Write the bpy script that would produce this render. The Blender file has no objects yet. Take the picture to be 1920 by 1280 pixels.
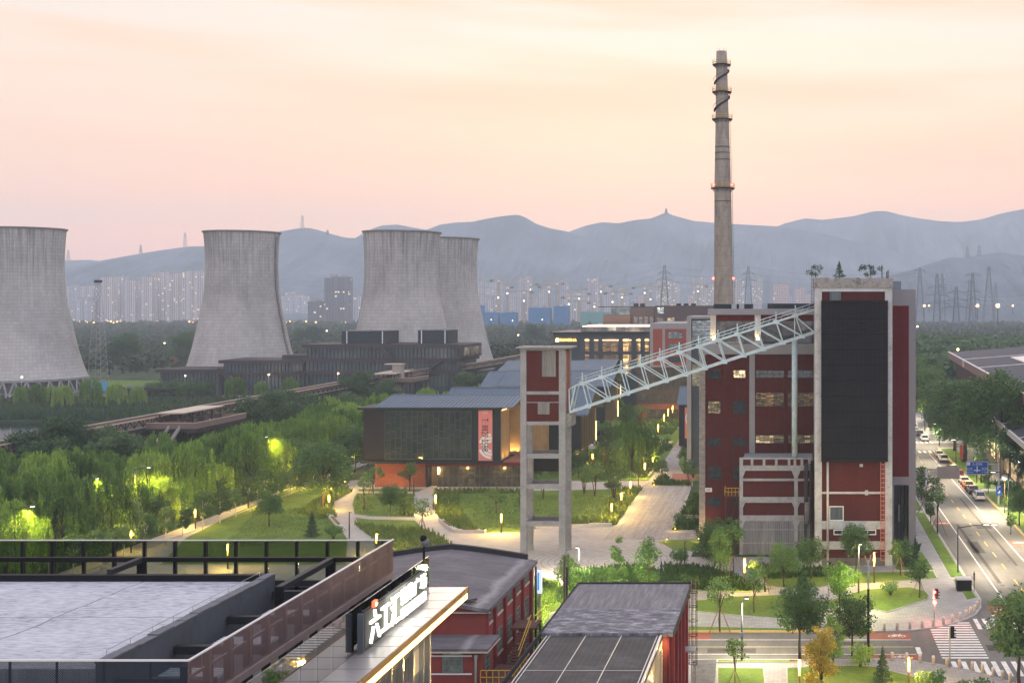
import bpy, math, random
import numpy as np
from mathutils import Vector, Matrix
random.seed(7)
R = math.radians
scene = bpy.context.scene
COL = scene.collection
CAMZ, FPX, CX, CY = 36.0, 2200.0, 1490.0, 565.0   # survey constants read off the photograph (1920 px frame)
def PT(px, py, D):
 return ((px - CX) / FPX * D, D, CAMZ - (py - CY) * D / FPX)
def G(px, py, z=0.0):
 D = (CAMZ - z) * FPX / (py - CY)
 return ((px - CX) / FPX * D, D)
def X(px, D):
 return (px - CX) / FPX * D
def Z(py, D):
 return CAMZ - (py - CY) * D / FPX
MATS = {}
class NT:
 def __init__(self, name):
  self.m = bpy.data.materials.new(name)
  self.m.use_nodes = True
  self.t = self.m.node_tree
  self.b = self.t.nodes.get('Principled BSDF')
  self.out = self.t.nodes.get('Material Output')
 def n(self, typ, **kw):
  nd = self.t.nodes.new(typ)
  for k, v in kw.items():
   if k.startswith('i_'):
    nd.inputs[k[2:].replace('_', ' ')].default_value = v
   else:
    setattr(nd, k, v)
  return nd
 def l(self, a, b):
  self.t.links.new(a, b)
 def math(self, op, a, b=None, c=None):
  nd = self.t.nodes.new('ShaderNodeMath'); nd.operation = op
  for i, v in enumerate((a, b, c)):
   if v is None: continue
   if isinstance(v, (int, float)): nd.inputs[i].default_value = v
   else: self.l(v, nd.inputs[i])
  return nd.outputs[0]
 def obj(self):
  if not hasattr(self, '_o'):
   self._o = self.n('ShaderNodeTexCoord').outputs['Object']
  return self._o
 def sep(self, v):
  s = self.n('ShaderNodeSeparateXYZ'); self.l(v, s.inputs[0]); return s.outputs
 def comb(self, x, y, z):
  c = self.n('ShaderNodeCombineXYZ')
  for i, v in enumerate((x, y, z)):
   if isinstance(v, (int, float)): c.inputs[i].default_value = v
   else: self.l(v, c.inputs[i])
  return c.outputs[0]
 def noise(self, vec, scale, detail=4.0, rough=0.6, dim='3D', w=None):
  nd = self.n('ShaderNodeTexNoise'); nd.noise_dimensions = dim
  nd.inputs['Scale'].default_value = scale
  nd.inputs['Detail'].default_value = detail
  nd.inputs['Roughness'].default_value = rough
  if vec is not None: self.l(vec, nd.inputs['Vector'])
  if w is not None: self.l(w, nd.inputs['W'])
  return nd.outputs[0]
 def ramp(self, fac, stops):
  nd = self.n('ShaderNodeValToRGB')
  e = nd.color_ramp.elements
  while len(e) < len(stops): e.new(0.5)
  for i, (p, c) in enumerate(stops):
   e[i].position = p; e[i].color = (*c, 1) if len(c) == 3 else c
  if fac is not None: self.l(fac, nd.inputs[0])
  return nd.outputs[0]
 def mix(self, f, a, b, typ='MIX'):
  nd = self.n('ShaderNodeMix'); nd.data_type = 'RGBA'; nd.blend_type = typ
  for s, v in ((0, f), (6, a), (7, b)):
   if isinstance(v, (int, float)): nd.inputs[s].default_value = v
   elif isinstance(v, tuple): nd.inputs[s].default_value = (*v, 1) if len(v) == 3 else v
   else: self.l(v, nd.inputs[s])
  return nd.outputs[2]
 def bump(self, h, strength=0.3, dist=0.05):
  nd = self.n('ShaderNodeBump'); nd.inputs['Strength'].default_value = strength
  nd.inputs['Distance'].default_value = dist
  self.l(h, nd.inputs['Height']); self.l(nd.outputs[0], self.b.inputs['Normal'])
 def base(self, c):
  if isinstance(c, tuple): self.b.inputs['Base Color'].default_value = (*c, 1)
  else: self.l(c, self.b.inputs['Base Color'])
 def set(self, rough=0.7, metal=0.0, spec=None):
  self.b.inputs['Roughness'].default_value = rough
  self.b.inputs['Metallic'].default_value = metal
  self.b.inputs['Specular IOR Level'].default_value = 0.16 if spec is None else spec
  return self.m
def M(name, col=None, var=0.25, scale=0.6, rough=0.75, metal=0.0, col2=None, bump=0.0, fine=6.0, spec=None):
 """plain surface with uneven tone: a coarse and a fine noise between two tones of its colour"""
 if name in MATS: return MATS[name]
 k = NT(name)
 o = k.obj()
 n1 = k.noise(o, scale, 5, 0.65)
 n2 = k.noise(o, scale * fine, 3, 0.6)
 f = k.math('ADD', k.math('MULTIPLY', n1, 0.65), k.math('MULTIPLY', n2, 0.35))
 d = col2 or tuple(c * (1 - var) for c in col)
 u = tuple(min(1, c * (1 + var * 0.6)) for c in col)
 c = k.ramp(f, [(0.30, d), (0.5, col), (0.72, u)])
 k.base(c)
 if bump: k.bump(n2, bump, 0.03)
 MATS[name] = k.set(rough, metal, spec)
 return MATS[name]
def EMIT(name, col, s):
 if name in MATS: return MATS[name]
 k = NT(name)
 k.base(tuple(min(1, c) for c in col))
 k.b.inputs['Emission Color'].default_value = (*col, 1)
 k.b.inputs['Emission Strength'].default_value = s
 MATS[name] = k.m
 return k.m
def GLASS(name, tint, refl=0.2, trans=0.8, rough=0.02):
 """thin sheet glass: tinted see-through plus a fresnel-weighted mirror"""
 if name in MATS: return MATS[name]
 k = NT(name)
 tr = k.n('ShaderNodeBsdfTransparent'); tr.inputs[0].default_value = (*[c * trans for c in tint], 1)
 gl = k.n('ShaderNodeBsdfGlossy'); gl.inputs['Roughness'].default_value = rough
 gl.inputs['Color'].default_value = (0.9, 0.93, 0.95, 1)
 lw = k.n('ShaderNodeLayerWeight'); lw.inputs['Blend'].default_value = 0.25
 f = k.math('ADD', k.math('MULTIPLY', lw.outputs['Fresnel'], 0.9), refl)
 mx = k.n('ShaderNodeMixShader'); k.l(f, mx.inputs[0]); k.l(tr.outputs[0], mx.inputs[1]); k.l(gl.outputs[0], mx.inputs[2])
 k.l(mx.outputs[0], k.out.inputs['Surface'])
 MATS[name] = k.m
 return k.m
def PANE(name, dark=(0.02, 0.03, 0.04), lit=None, s=0.0, blob=1.4, rough=0.06):
 """window of a room: dark glass with reflections; where the room is lit, uneven lamps inside"""
 if name in MATS: return MATS[name]
 k = NT(name)
 o = k.obj()
 n = k.noise(o, blob, 3, 0.7)
 k.base(k.ramp(n, [(0.35, dark), (0.65, tuple(min(1, c * 2.2 + 0.01) for c in dark))]))
 if lit:
  s_ = k.sep(o); wn = k.n('ShaderNodeTexWhiteNoise'); u = k.math('ADD', s_[0], s_[1])
  k.l(k.comb(k.math('FLOOR', k.math('MULTIPLY', u, blob * 0.7)), k.math('FLOOR', k.math('MULTIPLY', s_[2], blob * 2.6)), 0.0), wn.inputs['Vector'])
  room = k.n('ShaderNodeTexWhiteNoise'); k.l(k.comb(k.math('FLOOR', k.math('MULTIPLY', u, 0.31)), 3.0, 0.0), room.inputs['Vector'])
  f = k.math('MULTIPLY', k.math('ADD', 0.10, k.math('POWER', wn.outputs[0], 3.0)), k.math('MULTIPLY', k.ramp(n, [(0.30, (0.35, 0.35, 0.35)), (0.62, (1, 1, 1))]), k.math('ADD', 0.08, k.math('MULTIPLY', k.math('POWER', room.outputs[0], 2.0), 1.9))))
  k.b.inputs['Emission Color'].default_value = (*lit, 1)
  k.l(k.math('MULTIPLY', f, s), k.b.inputs['Emission Strength'])
 MATS[name] = k.set(rough, 0, 0.6)
 return MATS[name]
def BRICK(name, col, mortar, bw=0.9, bh=0.28, var=0.25, msize=0.012):
 if name in MATS: return MATS[name]
 k = NT(name)
 s = k.sep(k.obj())
 uv = k.comb(k.math('ADD', s[0], s[1]), s[2], 0.0)
 b = k.n('ShaderNodeTexBrick'); k.l(uv, b.inputs['Vector'])
 b.inputs['Scale'].default_value = 1.0
 b.inputs['Brick Width'].default_value = bw; b.inputs['Row Height'].default_value = bh
 b.inputs['Mortar Size'].default_value = msize
 b.inputs['Color1'].default_value = (*col, 1)
 b.inputs['Color2'].default_value = (*[c * (1 - var) for c in col], 1)
 b.inputs['Mortar'].default_value = (*mortar, 1)
 n = k.noise(k.obj(), 0.35, 5, 0.7)
 c = k.mix(k.ramp(n, [(0.3, (0, 0, 0)), (0.75, (0.5, 0.5, 0.5))]), b.outputs['Color'], tuple(c * 0.6 for c in col))
 st = k.noise(k.comb(k.math('MULTIPLY', k.math('ADD', s[0], s[1]), 1.6), k.math('MULTIPLY', s[2], 0.12), 0.0), 1.0, 4, 0.7)
 c = k.mix(k.ramp(st, [(0.45, (0, 0, 0)), (0.75, (0.6, 0.6, 0.6))]), c, tuple(x * 0.55 + 0.02 for x in col))
 k.base(c)
 k.bump(b.outputs['Fac'], -0.25, 0.02)
 MATS[name] = k.set(0.85)
 return MATS[name]
def CORR(name, col, pitch=0.3, depth=0.5, rough=0.5, metal=0.0, axis='XY'):
 """corrugated or ribbed sheet: real ridges as bump, streaky weathering"""
 if name in MATS: return MATS[name]
 k = NT(name)
 s = k.sep(k.obj())
 u = {'XY': lambda: k.math('ADD', s[0], s[1]), 'X': lambda: s[0], 'Y': lambda: s[1]}[axis]()
 w = k.math('SINE', k.math('MULTIPLY', u, 2 * math.pi / pitch))
 st = k.noise(k.comb(k.math('MULTIPLY', u, 1.3), k.math('MULTIPLY', s[2], 0.15), k.math('MULTIPLY', s[1], 0.1)), 1.0, 5, 0.7)
 k.base(k.ramp(st, [(0.3, tuple(c * 0.7 for c in col)), (0.55, col), (0.75, tuple(min(1, c * 1.2) for c in col))]))
 k.bump(w, depth, pitch * 0.3)
 MATS[name] = k.set(rough, metal)
 return MATS[name]
def LEAF(name, dark, mid, light, trans=0.25, hang=False):
 if name in MATS: return MATS[name]
 k = NT(name)
 oi = k.n('ShaderNodeObjectInfo')
 vec = k.obj()
 if hang: q_ = k.sep(vec); vec = k.comb(k.math('MULTIPLY', q_[0], 2.2), k.math('MULTIPLY', q_[1], 2.2), k.math('MULTIPLY', q_[2], 0.35))
 n = k.noise(vec, 0.55, 3, 0.7)
 nf = k.noise(k.obj(), 5.0, 2, 0.6)
 f = k.math('ADD', k.math('ADD', k.math('MULTIPLY', n, 0.55), k.math('MULTIPLY', nf, 0.35)), k.math('MULTIPLY', k.math('SUBTRACT', oi.outputs['Random'], 0.5), 0.28))
 c = k.ramp(f, [(0.25, dark), (0.45, mid), (0.72, light)])
 k.base(c)
 k.set(0.6, 0, 0.12)
 tl = k.n('ShaderNodeBsdfTranslucent'); k.l(c, tl.inputs[0])
 mx = k.n('ShaderNodeMixShader'); mx.inputs[0].default_value = trans
 k.l(k.b.outputs[0], mx.inputs[1]); k.l(tl.outputs[0], mx.inputs[2]); k.l(mx.outputs[0], k.out.inputs['Surface'])
 MATS[name] = k.m
 return k.m
class MB:
 def __init__(self):
  self.v = []; self.f = []; self.s = []
 def add(self, vs, fs, smooth=False):
  o = len(self.v); self.v += vs
  self.f += [[i + o for i in f] for f in fs]; self.s += [smooth] * len(fs)
 def box(self, x0, x1, y0, y1, z0, z1):
  x0, x1 = min(x0, x1), max(x0, x1); y0, y1 = min(y0, y1), max(y0, y1); z0, z1 = min(z0, z1), max(z0, z1)
  self.add([(x0, y0, z0), (x1, y0, z0), (x1, y1, z0), (x0, y1, z0), (x0, y0, z1), (x1, y0, z1), (x1, y1, z1), (x0, y1, z1)],
                 [(0, 3, 2, 1), (4, 5, 6, 7), (0, 1, 5, 4), (1, 2, 6, 5), (2, 3, 7, 6), (3, 0, 4, 7)])
  return self
 def tube(self, pts, rad, n=8, cap=True, smooth=True):
  pts = [Vector(p) for p in pts]
  if isinstance(rad, (int, float)): rad = [rad] * len(pts)
  vs = []; fs = []
  for i, p in enumerate(pts):
   a = pts[max(i - 1, 0)]; b = pts[min(i + 1, len(pts) - 1)]
   d = (b - a).normalized()
   u = d.cross(Vector((0, 0, 1)))
   if u.length < 1e-3: u = Vector((1, 0, 0))
   u.normalize(); w = d.cross(u)
   for k in range(n):
    t = 2 * math.pi * (k + 0.5) / n
    q = p + (u * math.cos(t) + w * math.sin(t)) * rad[i]
    vs.append(tuple(q))
  for i in range(len(pts) - 1):
   for k in range(n):
    a = i * n + k; b = i * n + (k + 1) % n
    fs.append((a, b, b + n, a + n))
  self.add(vs, fs, smooth)
  if cap:
   o = len(self.v) - len(vs)
   self.f.append([o + k for k in range(n)][::-1]); self.s.append(False)
   e = o + (len(pts) - 1) * n
   self.f.append([e + k for k in range(n)]); self.s.append(False)
  return self
 def beam(self, p0, p1, w, h):
  """rectangular bar: w across, h in the plane that holds the vertical"""
  a, b = Vector(p0), Vector(p1)
  d = (b - a).normalized()
  u = d.cross(Vector((0, 0, 1)))
  if u.length < 1e-3: u = Vector((1, 0, 0))
  u.normalize(); t = u.cross(d)
  vs = []
  for p in (a, b):
   for s1, s2 in ((-1, -1), (1, -1), (1, 1), (-1, 1)):
    vs.append(tuple(p + u * (s1 * w / 2) + t * (s2 * h / 2)))
  self.add(vs, [(0, 1, 5, 4), (1, 2, 6, 5), (2, 3, 7, 6), (3, 0, 4, 7), (3, 2, 1, 0), (4, 5, 6, 7)])
  return self
 def prism(self, poly, z0, z1):
  n = len(poly)
  a = sum(poly[i][0] * poly[(i + 1) % n][1] - poly[(i + 1) % n][0] * poly[i][1] for i in range(n))
  if a < 0: poly = poly[::-1]
  vs = [(x, y, z0) for x, y in poly] + [(x, y, z1) for x, y in poly]
  fs = [tuple(range(n))[::-1], tuple(range(n, 2 * n))]
  fs += [(i, (i + 1) % n, (i + 1) % n + n, i + n) for i in range(n)]
  self.add(vs, fs); return self
 def extr(self, poly, axis, a0, a1):
  """profile poly in the plane across axis ('x': (y,z); 'y': (x,z)) extruded from a0 to a1"""
  n = len(poly)
  mk = (lambda a, p: (a, p[0], p[1])) if axis == 'x' else (lambda a, p: (p[0], a, p[1]))
  vs = [mk(a0, p) for p in poly] + [mk(a1, p) for p in poly]
  fs = [tuple(range(n)), tuple(range(n, 2 * n))[::-1]] + [(i, i + n, (i + 1) % n + n, (i + 1) % n) for i in range(n)]
  self.add(vs, fs); return self
 def quad(self, a, b, c, d):
  self.add([a, b, c, d], [(0, 1, 2, 3)]); return self
 def lathe(self, prof, n=24, c=(0, 0), smooth=True, cap=True):
  vs = []; fs = []
  for r, z in prof:
   for k in range(n):
    t = 2 * math.pi * k / n
    vs.append((c[0] + r * math.cos(t), c[1] + r * math.sin(t), z))
  for i in range(len(prof) - 1):
   for k in range(n):
    a = i * n + k; b = i * n + (k + 1) % n
    fs.append((a, b, b + n, a + n))
  self.add(vs, fs, smooth)
  if cap:
   o = len(self.v) - len(vs); e = o + (len(prof) - 1) * n
   self.f.append([o + k for k in range(n)][::-1]); self.s.append(False)
   self.f.append([e + k for k in range(n)]); self.s.append(False)
  return self
 def sphere(self, c, r, n=12, m=7, sz=1.0):
  prof = [(max(0.001, r * math.sin(math.pi * i / m)), -r * sz * math.cos(math.pi * i / m)) for i in range(m + 1)]
  o = len(self.v)
  self.lathe(prof, n, (c[0], c[1]), True, False)
  self.v[o:] = [(x, y, z + c[2]) for x, y, z in self.v[o:]]
  return self
 def build(self, name, mat, parent=None, loc=None):
  me = bpy.data.meshes.new(name)
  off = Vector((0, 0, 0))
  if parent is not None:
   p = parent
   while p is not None:
    off += p.location; p = p.parent
  elif loc is not None:
   off = Vector(loc)
  ox, oy, oz = off
  me.from_pydata([(x - ox, y - oy, z - oz) for x, y, z in self.v], [], self.f)
  if any(self.s): me.polygons.foreach_set('use_smooth', self.s)
  me.materials.append(mat)
  me.validate(); me.update()
  o = bpy.data.objects.new(name, me); COL.objects.link(o)
  if parent is not None: o.parent = parent
  elif loc is not None: o.location = loc
  return o
def recalc(o):
 import bmesh
 bm = bmesh.new(); bm.from_mesh(o.data); bmesh.ops.recalc_face_normals(bm, faces=bm.faces); bm.to_mesh(o.data); bm.free()
def tag(o, label=None, cat=None, group=None, kind=None):
 if label: o['label'] = label
 if cat: o['category'] = cat
 if group: o['group'] = group
 if kind: o['kind'] = kind
 return o
def thing(name, label, cat, loc=(0, 0, 0), group=None):
 o = bpy.data.objects.new(name, None); COL.objects.link(o)
 o.location = loc; o.empty_display_size = 0.5
 return tag(o, label, cat, group)
def struct(mb, name, mat):
 return tag(mb.build(name, mat), kind='structure')
KIDS = {}
def copy_tree(o, loc=None, rotz=None, scale=None, label=None, group=None, parent=None, kids=None):
 c = o.copy(); COL.objects.link(c)
 if parent is not None: c.parent = parent
 if loc is not None: c.location = loc
 if rotz is not None: c.rotation_euler = (0, 0, rotz)
 if scale is not None: c.scale = (scale, scale, scale) if isinstance(scale, (int, float)) else scale
 if label: c['label'] = label
 if group: c['group'] = group
 for ch in (kids if kids is not None else list(o.children)):
  copy_tree(ch, parent=c)
 return c
def np_mesh(name, V, F, mat, parent=None, smooth=False, mats=None, midx=None):
 """V (n,3), F (m,k) arrays -> one mesh object"""
 me = bpy.data.meshes.new(name)
 V = np.asarray(V, np.float32); F = np.asarray(F, np.int32); k = F.shape[1]
 me.vertices.add(len(V)); me.vertices.foreach_set('co', V.ravel())
 me.loops.add(F.size); me.loops.foreach_set('vertex_index', F.ravel())
 me.polygons.add(len(F))
 me.polygons.foreach_set('loop_start', np.arange(0, F.size, k, dtype=np.int32))
 me.polygons.foreach_set('loop_total', np.full(len(F), k, np.int32))
 if smooth: me.polygons.foreach_set('use_smooth', np.ones(len(F), bool))
 for m in (mats or [mat]): me.materials.append(m)
 if midx is not None: me.polygons.foreach_set('material_index', np.asarray(midx, np.int32))
 me.update(calc_edges=True); me.validate()
 o = bpy.data.objects.new(name, me); COL.objects.link(o)
 if parent is not None: o.parent = parent
 return o
_dg = None
def text_mesh(name, body, size, mat, parent=None, depth=0.03, align='CENTER', space=1.0, fit=None, bold=0.0):
 """lettering as a real extruded mesh lying in the local XY plane"""
 cu = bpy.data.curves.new(name, 'FONT')
 cu.body = body; cu.size = size; cu.extrude = depth; cu.align_x = align; cu.align_y = 'CENTER'
 cu.space_character = space; cu.resolution_u = 2; cu.offset = bold
 t = bpy.data.objects.new(name, cu); COL.objects.link(t)
 dg = bpy.context.evaluated_depsgraph_get(); dg.update()
 me = bpy.data.meshes.new_from_object(t.evaluated_get(dg))
 bpy.data.objects.remove(t);
 me.materials.clear(); me.materials.append(mat)
 if fit and len(me.vertices):
  co = np.empty(len(me.vertices) * 3, np.float32); me.vertices.foreach_get('co', co); co = co.reshape(-1, 3)
  mn, mx = co.min(0), co.max(0)
  co[:, 0] = (co[:, 0] - (mn[0] + mx[0]) / 2) * (fit[0] / max(1e-3, mx[0] - mn[0]))
  co[:, 1] = (co[:, 1] - (mn[1] + mx[1]) / 2) * (fit[1] / max(1e-3, mx[1] - mn[1]))
  me.vertices.foreach_set('co', co.ravel()); me.update()
 o = bpy.data.objects.new(name, me); COL.objects.link(o)
 if parent is not None: o.parent = parent
 return o
def place(o, world, rot):
 """put a child at a world position (parents are unrotated here)"""
 off = Vector((0, 0, 0)); p = o.parent
 while p is not None: off += p.location; p = p.parent
 o.location = Vector(world) - off; o.rotation_euler = rot
 return o
def lamp(kind, loc, energy, col, parent=None, size=0.2, spot=None, rot=(0, 0, 0), blend=0.6):
 d = bpy.data.lights.new('lamp_light', kind); d.energy = energy; d.color = col
 if kind == 'AREA': d.size = size
 else: d.shadow_soft_size = size
 if kind == 'SPOT': d.spot_size = R(spot or 120); d.spot_blend = blend
 o = bpy.data.objects.new('lamp_light', d); COL.objects.link(o)
 if parent is not None:
  o.parent = parent; off = Vector((0, 0, 0)); p = parent
  while p is not None: off += p.location; p = p.parent
  o.location = Vector(loc) - off
 else: o.location = loc
 o.rotation_euler = rot
 return o
def window(parent, x0, x1, z0, z1, y, nx=2, nz=2, pane=None, frame=None, side='front', t=0.06, name='window', fw=0.07):
 """window in a wall: frame and glazing bars as one part, its glass as a sub-part. side 'front' faces -Y at depth y; 'right' faces +X at x=y, x0..x1 running along Y"""
 f = MB(); p = MB()
 def bx(mb, a0, a1, c0, c1, d0, d1):
  if side == 'front': mb.box(a0, a1, y - d1, y - d0, c0, c1)
  else: mb.box(y + d0, y + d1, a0, a1, c0, c1)
 bx(f, x0, x1, z0, z0 + fw, 0.004, t); bx(f, x0, x1, z1 - fw, z1, 0.004, t)
 bx(f, x0, x0 + fw, z0 + fw, z1 - fw, 0.004, t); bx(f, x1 - fw, x1, z0 + fw, z1 - fw, 0.004, t)
 for i in range(1, nx):
  a = x0 + (x1 - x0) * i / nx; bx(f, a - fw * 0.35, a + fw * 0.35, z0 + fw, z1 - fw, 0.012, t - 0.01)
 for i in range(1, nz):
  c = z0 + (z1 - z0) * i / nz; bx(f, x0 + fw, x1 - fw, c - fw * 0.35, c + fw * 0.35, 0.012, t - 0.014)
 bx(p, x0 + fw, x1 - fw, z0 + fw, z1 - fw, 0.006, 0.02)
 fo = f.build(name, frame or DARKFRAME, parent)
 p.build('pane', pane or PANE_DARK, fo)
 return fo
DARKFRAME = M('dark_window_frame', (0.035, 0.04, 0.045), 0.2, 2)
PANE_DARK = PANE('dark_pane', (0.018, 0.026, 0.032))
PANE_LIT = PANE('lit_pane', (0.03, 0.03, 0.03), (1.0, 0.72, 0.36), 2.0, 1.9)
PANE_AMBER = PANE('amber_pane', (0.02, 0.025, 0.03), (1.0, 0.55, 0.18), 1.1, 2.0)
PANE_WHITE = PANE('white_lit_pane', (0.05, 0.06, 0.07), (0.85, 0.95, 0.9), 1.3, 1.6)
CONC = M('aged_concrete', (0.275, 0.275, 0.275), 0.35, 0.5, 0.9, bump=0.3)
CONC_D = M('dark_concrete', (0.13, 0.125, 0.12), 0.35, 0.5, 0.9, bump=0.3)
STEEL_D = M('dark_steel', (0.022, 0.024, 0.028), 0.25, 1.0, 0.6, 0.0, spec=0.2)
STEEL_G = M('grey_steel', (0.32, 0.33, 0.34), 0.2, 1.5, 0.45, 0.4)
BLACK = M('black_metal', (0.008, 0.009, 0.011), 0.2, 2, 0.6, spec=0.12)
WHITE = M('white_paint', (0.72, 0.72, 0.70), 0.1, 1.5, 0.6)
GREYPAINT = M('grey_render', (0.27, 0.265, 0.27), 0.12, 0.4, 0.85)
RED = BRICK('red_painted_brick', (0.10, 0.0185, 0.0155), (0.06, 0.012, 0.010), 0.5, 0.16, 0.2)
REDP = BRICK('red_plaster', (0.27, 0.062, 0.050), (0.21, 0.050, 0.042), 1.6, 0.5, 0.15, 0.006)
REDD = M('dark_red_paint', (0.11, 0.016, 0.015), 0.2, 0.6, 0.8)
ORANGEBRICK = BRICK('orange_brick', (0.33, 0.10, 0.055), (0.22, 0.12, 0.09), 0.5, 0.16, 0.35)
OCHRE = M('ochre_paint', (0.55, 0.33, 0.04), 0.2, 2, 0.6)
YELLOW = M('yellow_paint', (0.65, 0.40, 0.02), 0.2, 2, 0.6)
CYANSTEEL = M('pale_cyan_steel', (0.48, 0.59, 0.62), 0.3, 0.9, 0.6, 0.0, col2=(0.30, 0.38, 0.37), fine=9)
BARK = M('bark', (0.07, 0.055, 0.042), 0.4, 3, 0.9)
BARKW = M('whitewashed_bark', (0.5, 0.48, 0.43), 0.3, 3, 0.9)
STAKE = M('wooden_stake', (0.22, 0.15, 0.09), 0.3, 3, 0.9)
cam = bpy.data.cameras.new('camera'); cam_o = bpy.data.objects.new('camera', cam); COL.objects.link(cam_o)
cam_o.location = (0, 0, CAMZ); cam_o.rotation_euler = (R(90), 0, 0)
cam.sensor_width = 36.0; cam.lens = FPX / 1920 * 36.0
cam.shift_x = (960 - CX) / 1920; cam.shift_y = -(640 - CY) / 1920
cam.clip_start = 0.5; cam.clip_end = 30000
scene.camera = cam_o
w = bpy.data.worlds.new('World'); scene.world = w; w.use_nodes = True
nt = w.node_tree; nt.nodes.clear()
class WK(NT):
 def __init__(s): s.t = nt
k = WK()
gen = k.n('ShaderNodeTexCoord').outputs['Generated']
nrm = k.n('ShaderNodeVectorMath'); nrm.operation = 'NORMALIZE'; k.l(gen, nrm.inputs[0])
d = k.sep(nrm.outputs[0])
zz = k.math('MAXIMUM', d[2], 0.0)
az = k.math('ARCTAN2', d[0], d[1])
wv = k.comb(k.math('MULTIPLY', az, 2.2), k.math('MULTIPLY', zz, 13.0), 3.7)
wn = k.noise(wv, 1.3, 6, 0.55)
wn2 = k.noise(k.comb(k.math('MULTIPLY', az, 2.4), k.math('MULTIPLY', zz, 26.0), 4.1), 1.0, 5, 0.5)
zr = k.math('ADD', zz, k.math('MULTIPLY', k.math('SUBTRACT', wn, 0.5), 0.09))
front = k.ramp(zr, [(0.0, (1.02, 0.50, 0.34)), (0.045, (1.10, 0.51, 0.29)), (0.085, (1.06, 0.53, 0.30)), (0.13, (0.95, 0.585, 0.36)),
     (0.19, (0.86, 0.67, 0.49)), (0.25, (0.75, 0.68, 0.59)), (0.42, (0.80, 0.82, 0.92)), (0.75, (0.86, 0.97, 1.20)), (1.0, (0.86, 0.98, 1.25))])
backc = k.ramp(zz, [(0.0, (0.90, 0.88, 1.04)), (0.15, (1.10, 1.06, 1.20)), (0.4, (1.05, 1.12, 1.36)), (1.0, (0.86, 0.98, 1.25))])
fy = k.ramp(d[1], [(0.0, (0, 0, 0)), (0.55, (1, 1, 1))])
sky = k.mix(fy, backc, front)
glow = k.math('POWER', k.math('MAXIMUM', k.math('ADD', k.math('MULTIPLY', d[1], 0.985), k.math('ADD', k.math('MULTIPLY', d[0], -0.06), k.math('MULTIPLY', zz, 0.17))), 0.0), 26.0)
sky = k.mix(k.math('MULTIPLY', glow, 0.10), sky, (1.0, 0.92, 0.86), 'SCREEN')
left = k.ramp(k.math('MULTIPLY', d[0], -1.0), [(0.25, (0, 0, 0)), (0.62, (0.28, 0.28, 0.28))])
sky = k.mix(k.math('MULTIPLY', left, k.ramp(zz, [(0.04, (0.6, 0.6, 0.6)), (0.2, (2.0, 2.0, 2.0))])), sky, (0.70, 0.61, 0.585))
wisp = k.ramp(wn2, [(0.45, (0, 0, 0)), (0.66, (0.75, 0.75, 0.75))])
sky = k.mix(wisp, sky, (0.90, 0.54, 0.36))
nis = k.n('ShaderNodeTexSky'); nis.sky_type = 'NISHITA'; nis.sun_disc = False
nis.sun_elevation = R(2.0); nis.sun_rotation = R(-8); nis.altitude = 60; nis.dust_density = 3.0
b1 = k.n('ShaderNodeBackground'); k.l(sky, b1.inputs[0]); b1.inputs[1].default_value = 0.93
b2 = k.n('ShaderNodeBackground'); k.l(nis.outputs[0], b2.inputs[0]); b2.inputs[1].default_value = 0.01
ad = k.n('ShaderNodeAddShader'); k.l(b1.outputs[0], ad.inputs[0]); k.l(b2.outputs[0], ad.inputs[1])
wo = k.n('ShaderNodeOutputWorld'); k.l(ad.outputs[0], wo.inputs['Surface'])
sd = bpy.data.lights.new('sun', 'SUN'); sd.energy = 0.5; sd.angle = R(20); sd.color = (1.0, 0.78, 0.6)
so = bpy.data.objects.new('sun', sd); COL.objects.link(so)
so.rotation_euler = (R(-78), 0, R(8))   # light arrives low from the sunset side (+Y)
vs = scene.view_settings
vs.view_transform = 'Standard'; vs.look = 'None'; vs.exposure = 0.62; vs.gamma = 1.0
scene.display_settings.display_device = 'sRGB'
cy = scene.cycles
cy.use_denoising = True
try: cy.denoiser = 'OPENIMAGEDENOISE'
except Exception: pass
cy.max_bounces = 6; cy.diffuse_bounces = 2; cy.glossy_bounces = 3; cy.transmission_bounces = 4
cy.transparent_max_bounces = 12; cy.volume_bounces = 2
cy.sample_clamp_indirect = 4.0
cy.caustics_reflective = False; cy.caustics_refractive = False
HAZE_DENSITY = 2.2e-4
hz = NT('haze_air')
hz.t.nodes.remove(hz.b)
pv = hz.n('ShaderNodeVolumePrincipled')
pv.inputs['Color'].default_value = (0.80, 0.91, 1.0, 1); pv.inputs['Density'].default_value = HAZE_DENSITY
pv.inputs['Anisotropy'].default_value = 0.0
hz.l(pv.outputs[0], hz.out.inputs['Volume'])
hm = MB().box(-3700, 1800, -160, 4850, -8.0, 400)
tag(hm.build('haze', hz.m), kind='stuff')
gm = NT('ground_cover')
o = gm.obj()
gn = gm.noise(o, 0.012, 5, 0.7); gf = gm.noise(o, 0.25, 4, 0.7)
gm.base(gm.ramp(gm.math('ADD', gm.math('MULTIPLY', gn, 0.6), gm.math('MULTIPLY', gf, 0.4)),
 [(0.32, (0.030, 0.050, 0.022)), (0.48, (0.045, 0.070, 0.030)), (0.6, (0.075, 0.088, 0.045)), (0.75, (0.10, 0.095, 0.07))]))
gm.set(0.95, 0, 0.1)
struct(MB().quad((-3650, -150, 0), (1750, -150, 0), (1750, 4800, 0), (-3650, 4800, 0)), 'ground', gm.m)
mt = NT('hazed_mountain')
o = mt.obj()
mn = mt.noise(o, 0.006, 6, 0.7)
mt.base(mt.ramp(mn, [(0.35, (0.07, 0.085, 0.11)), (0.55, (0.12, 0.14, 0.175)), (0.7, (0.18, 0.20, 0.235))]))  # blue-grey slope tones carry some of the haze in their colour
mt.set(0.95, 0, 0.05)
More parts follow.
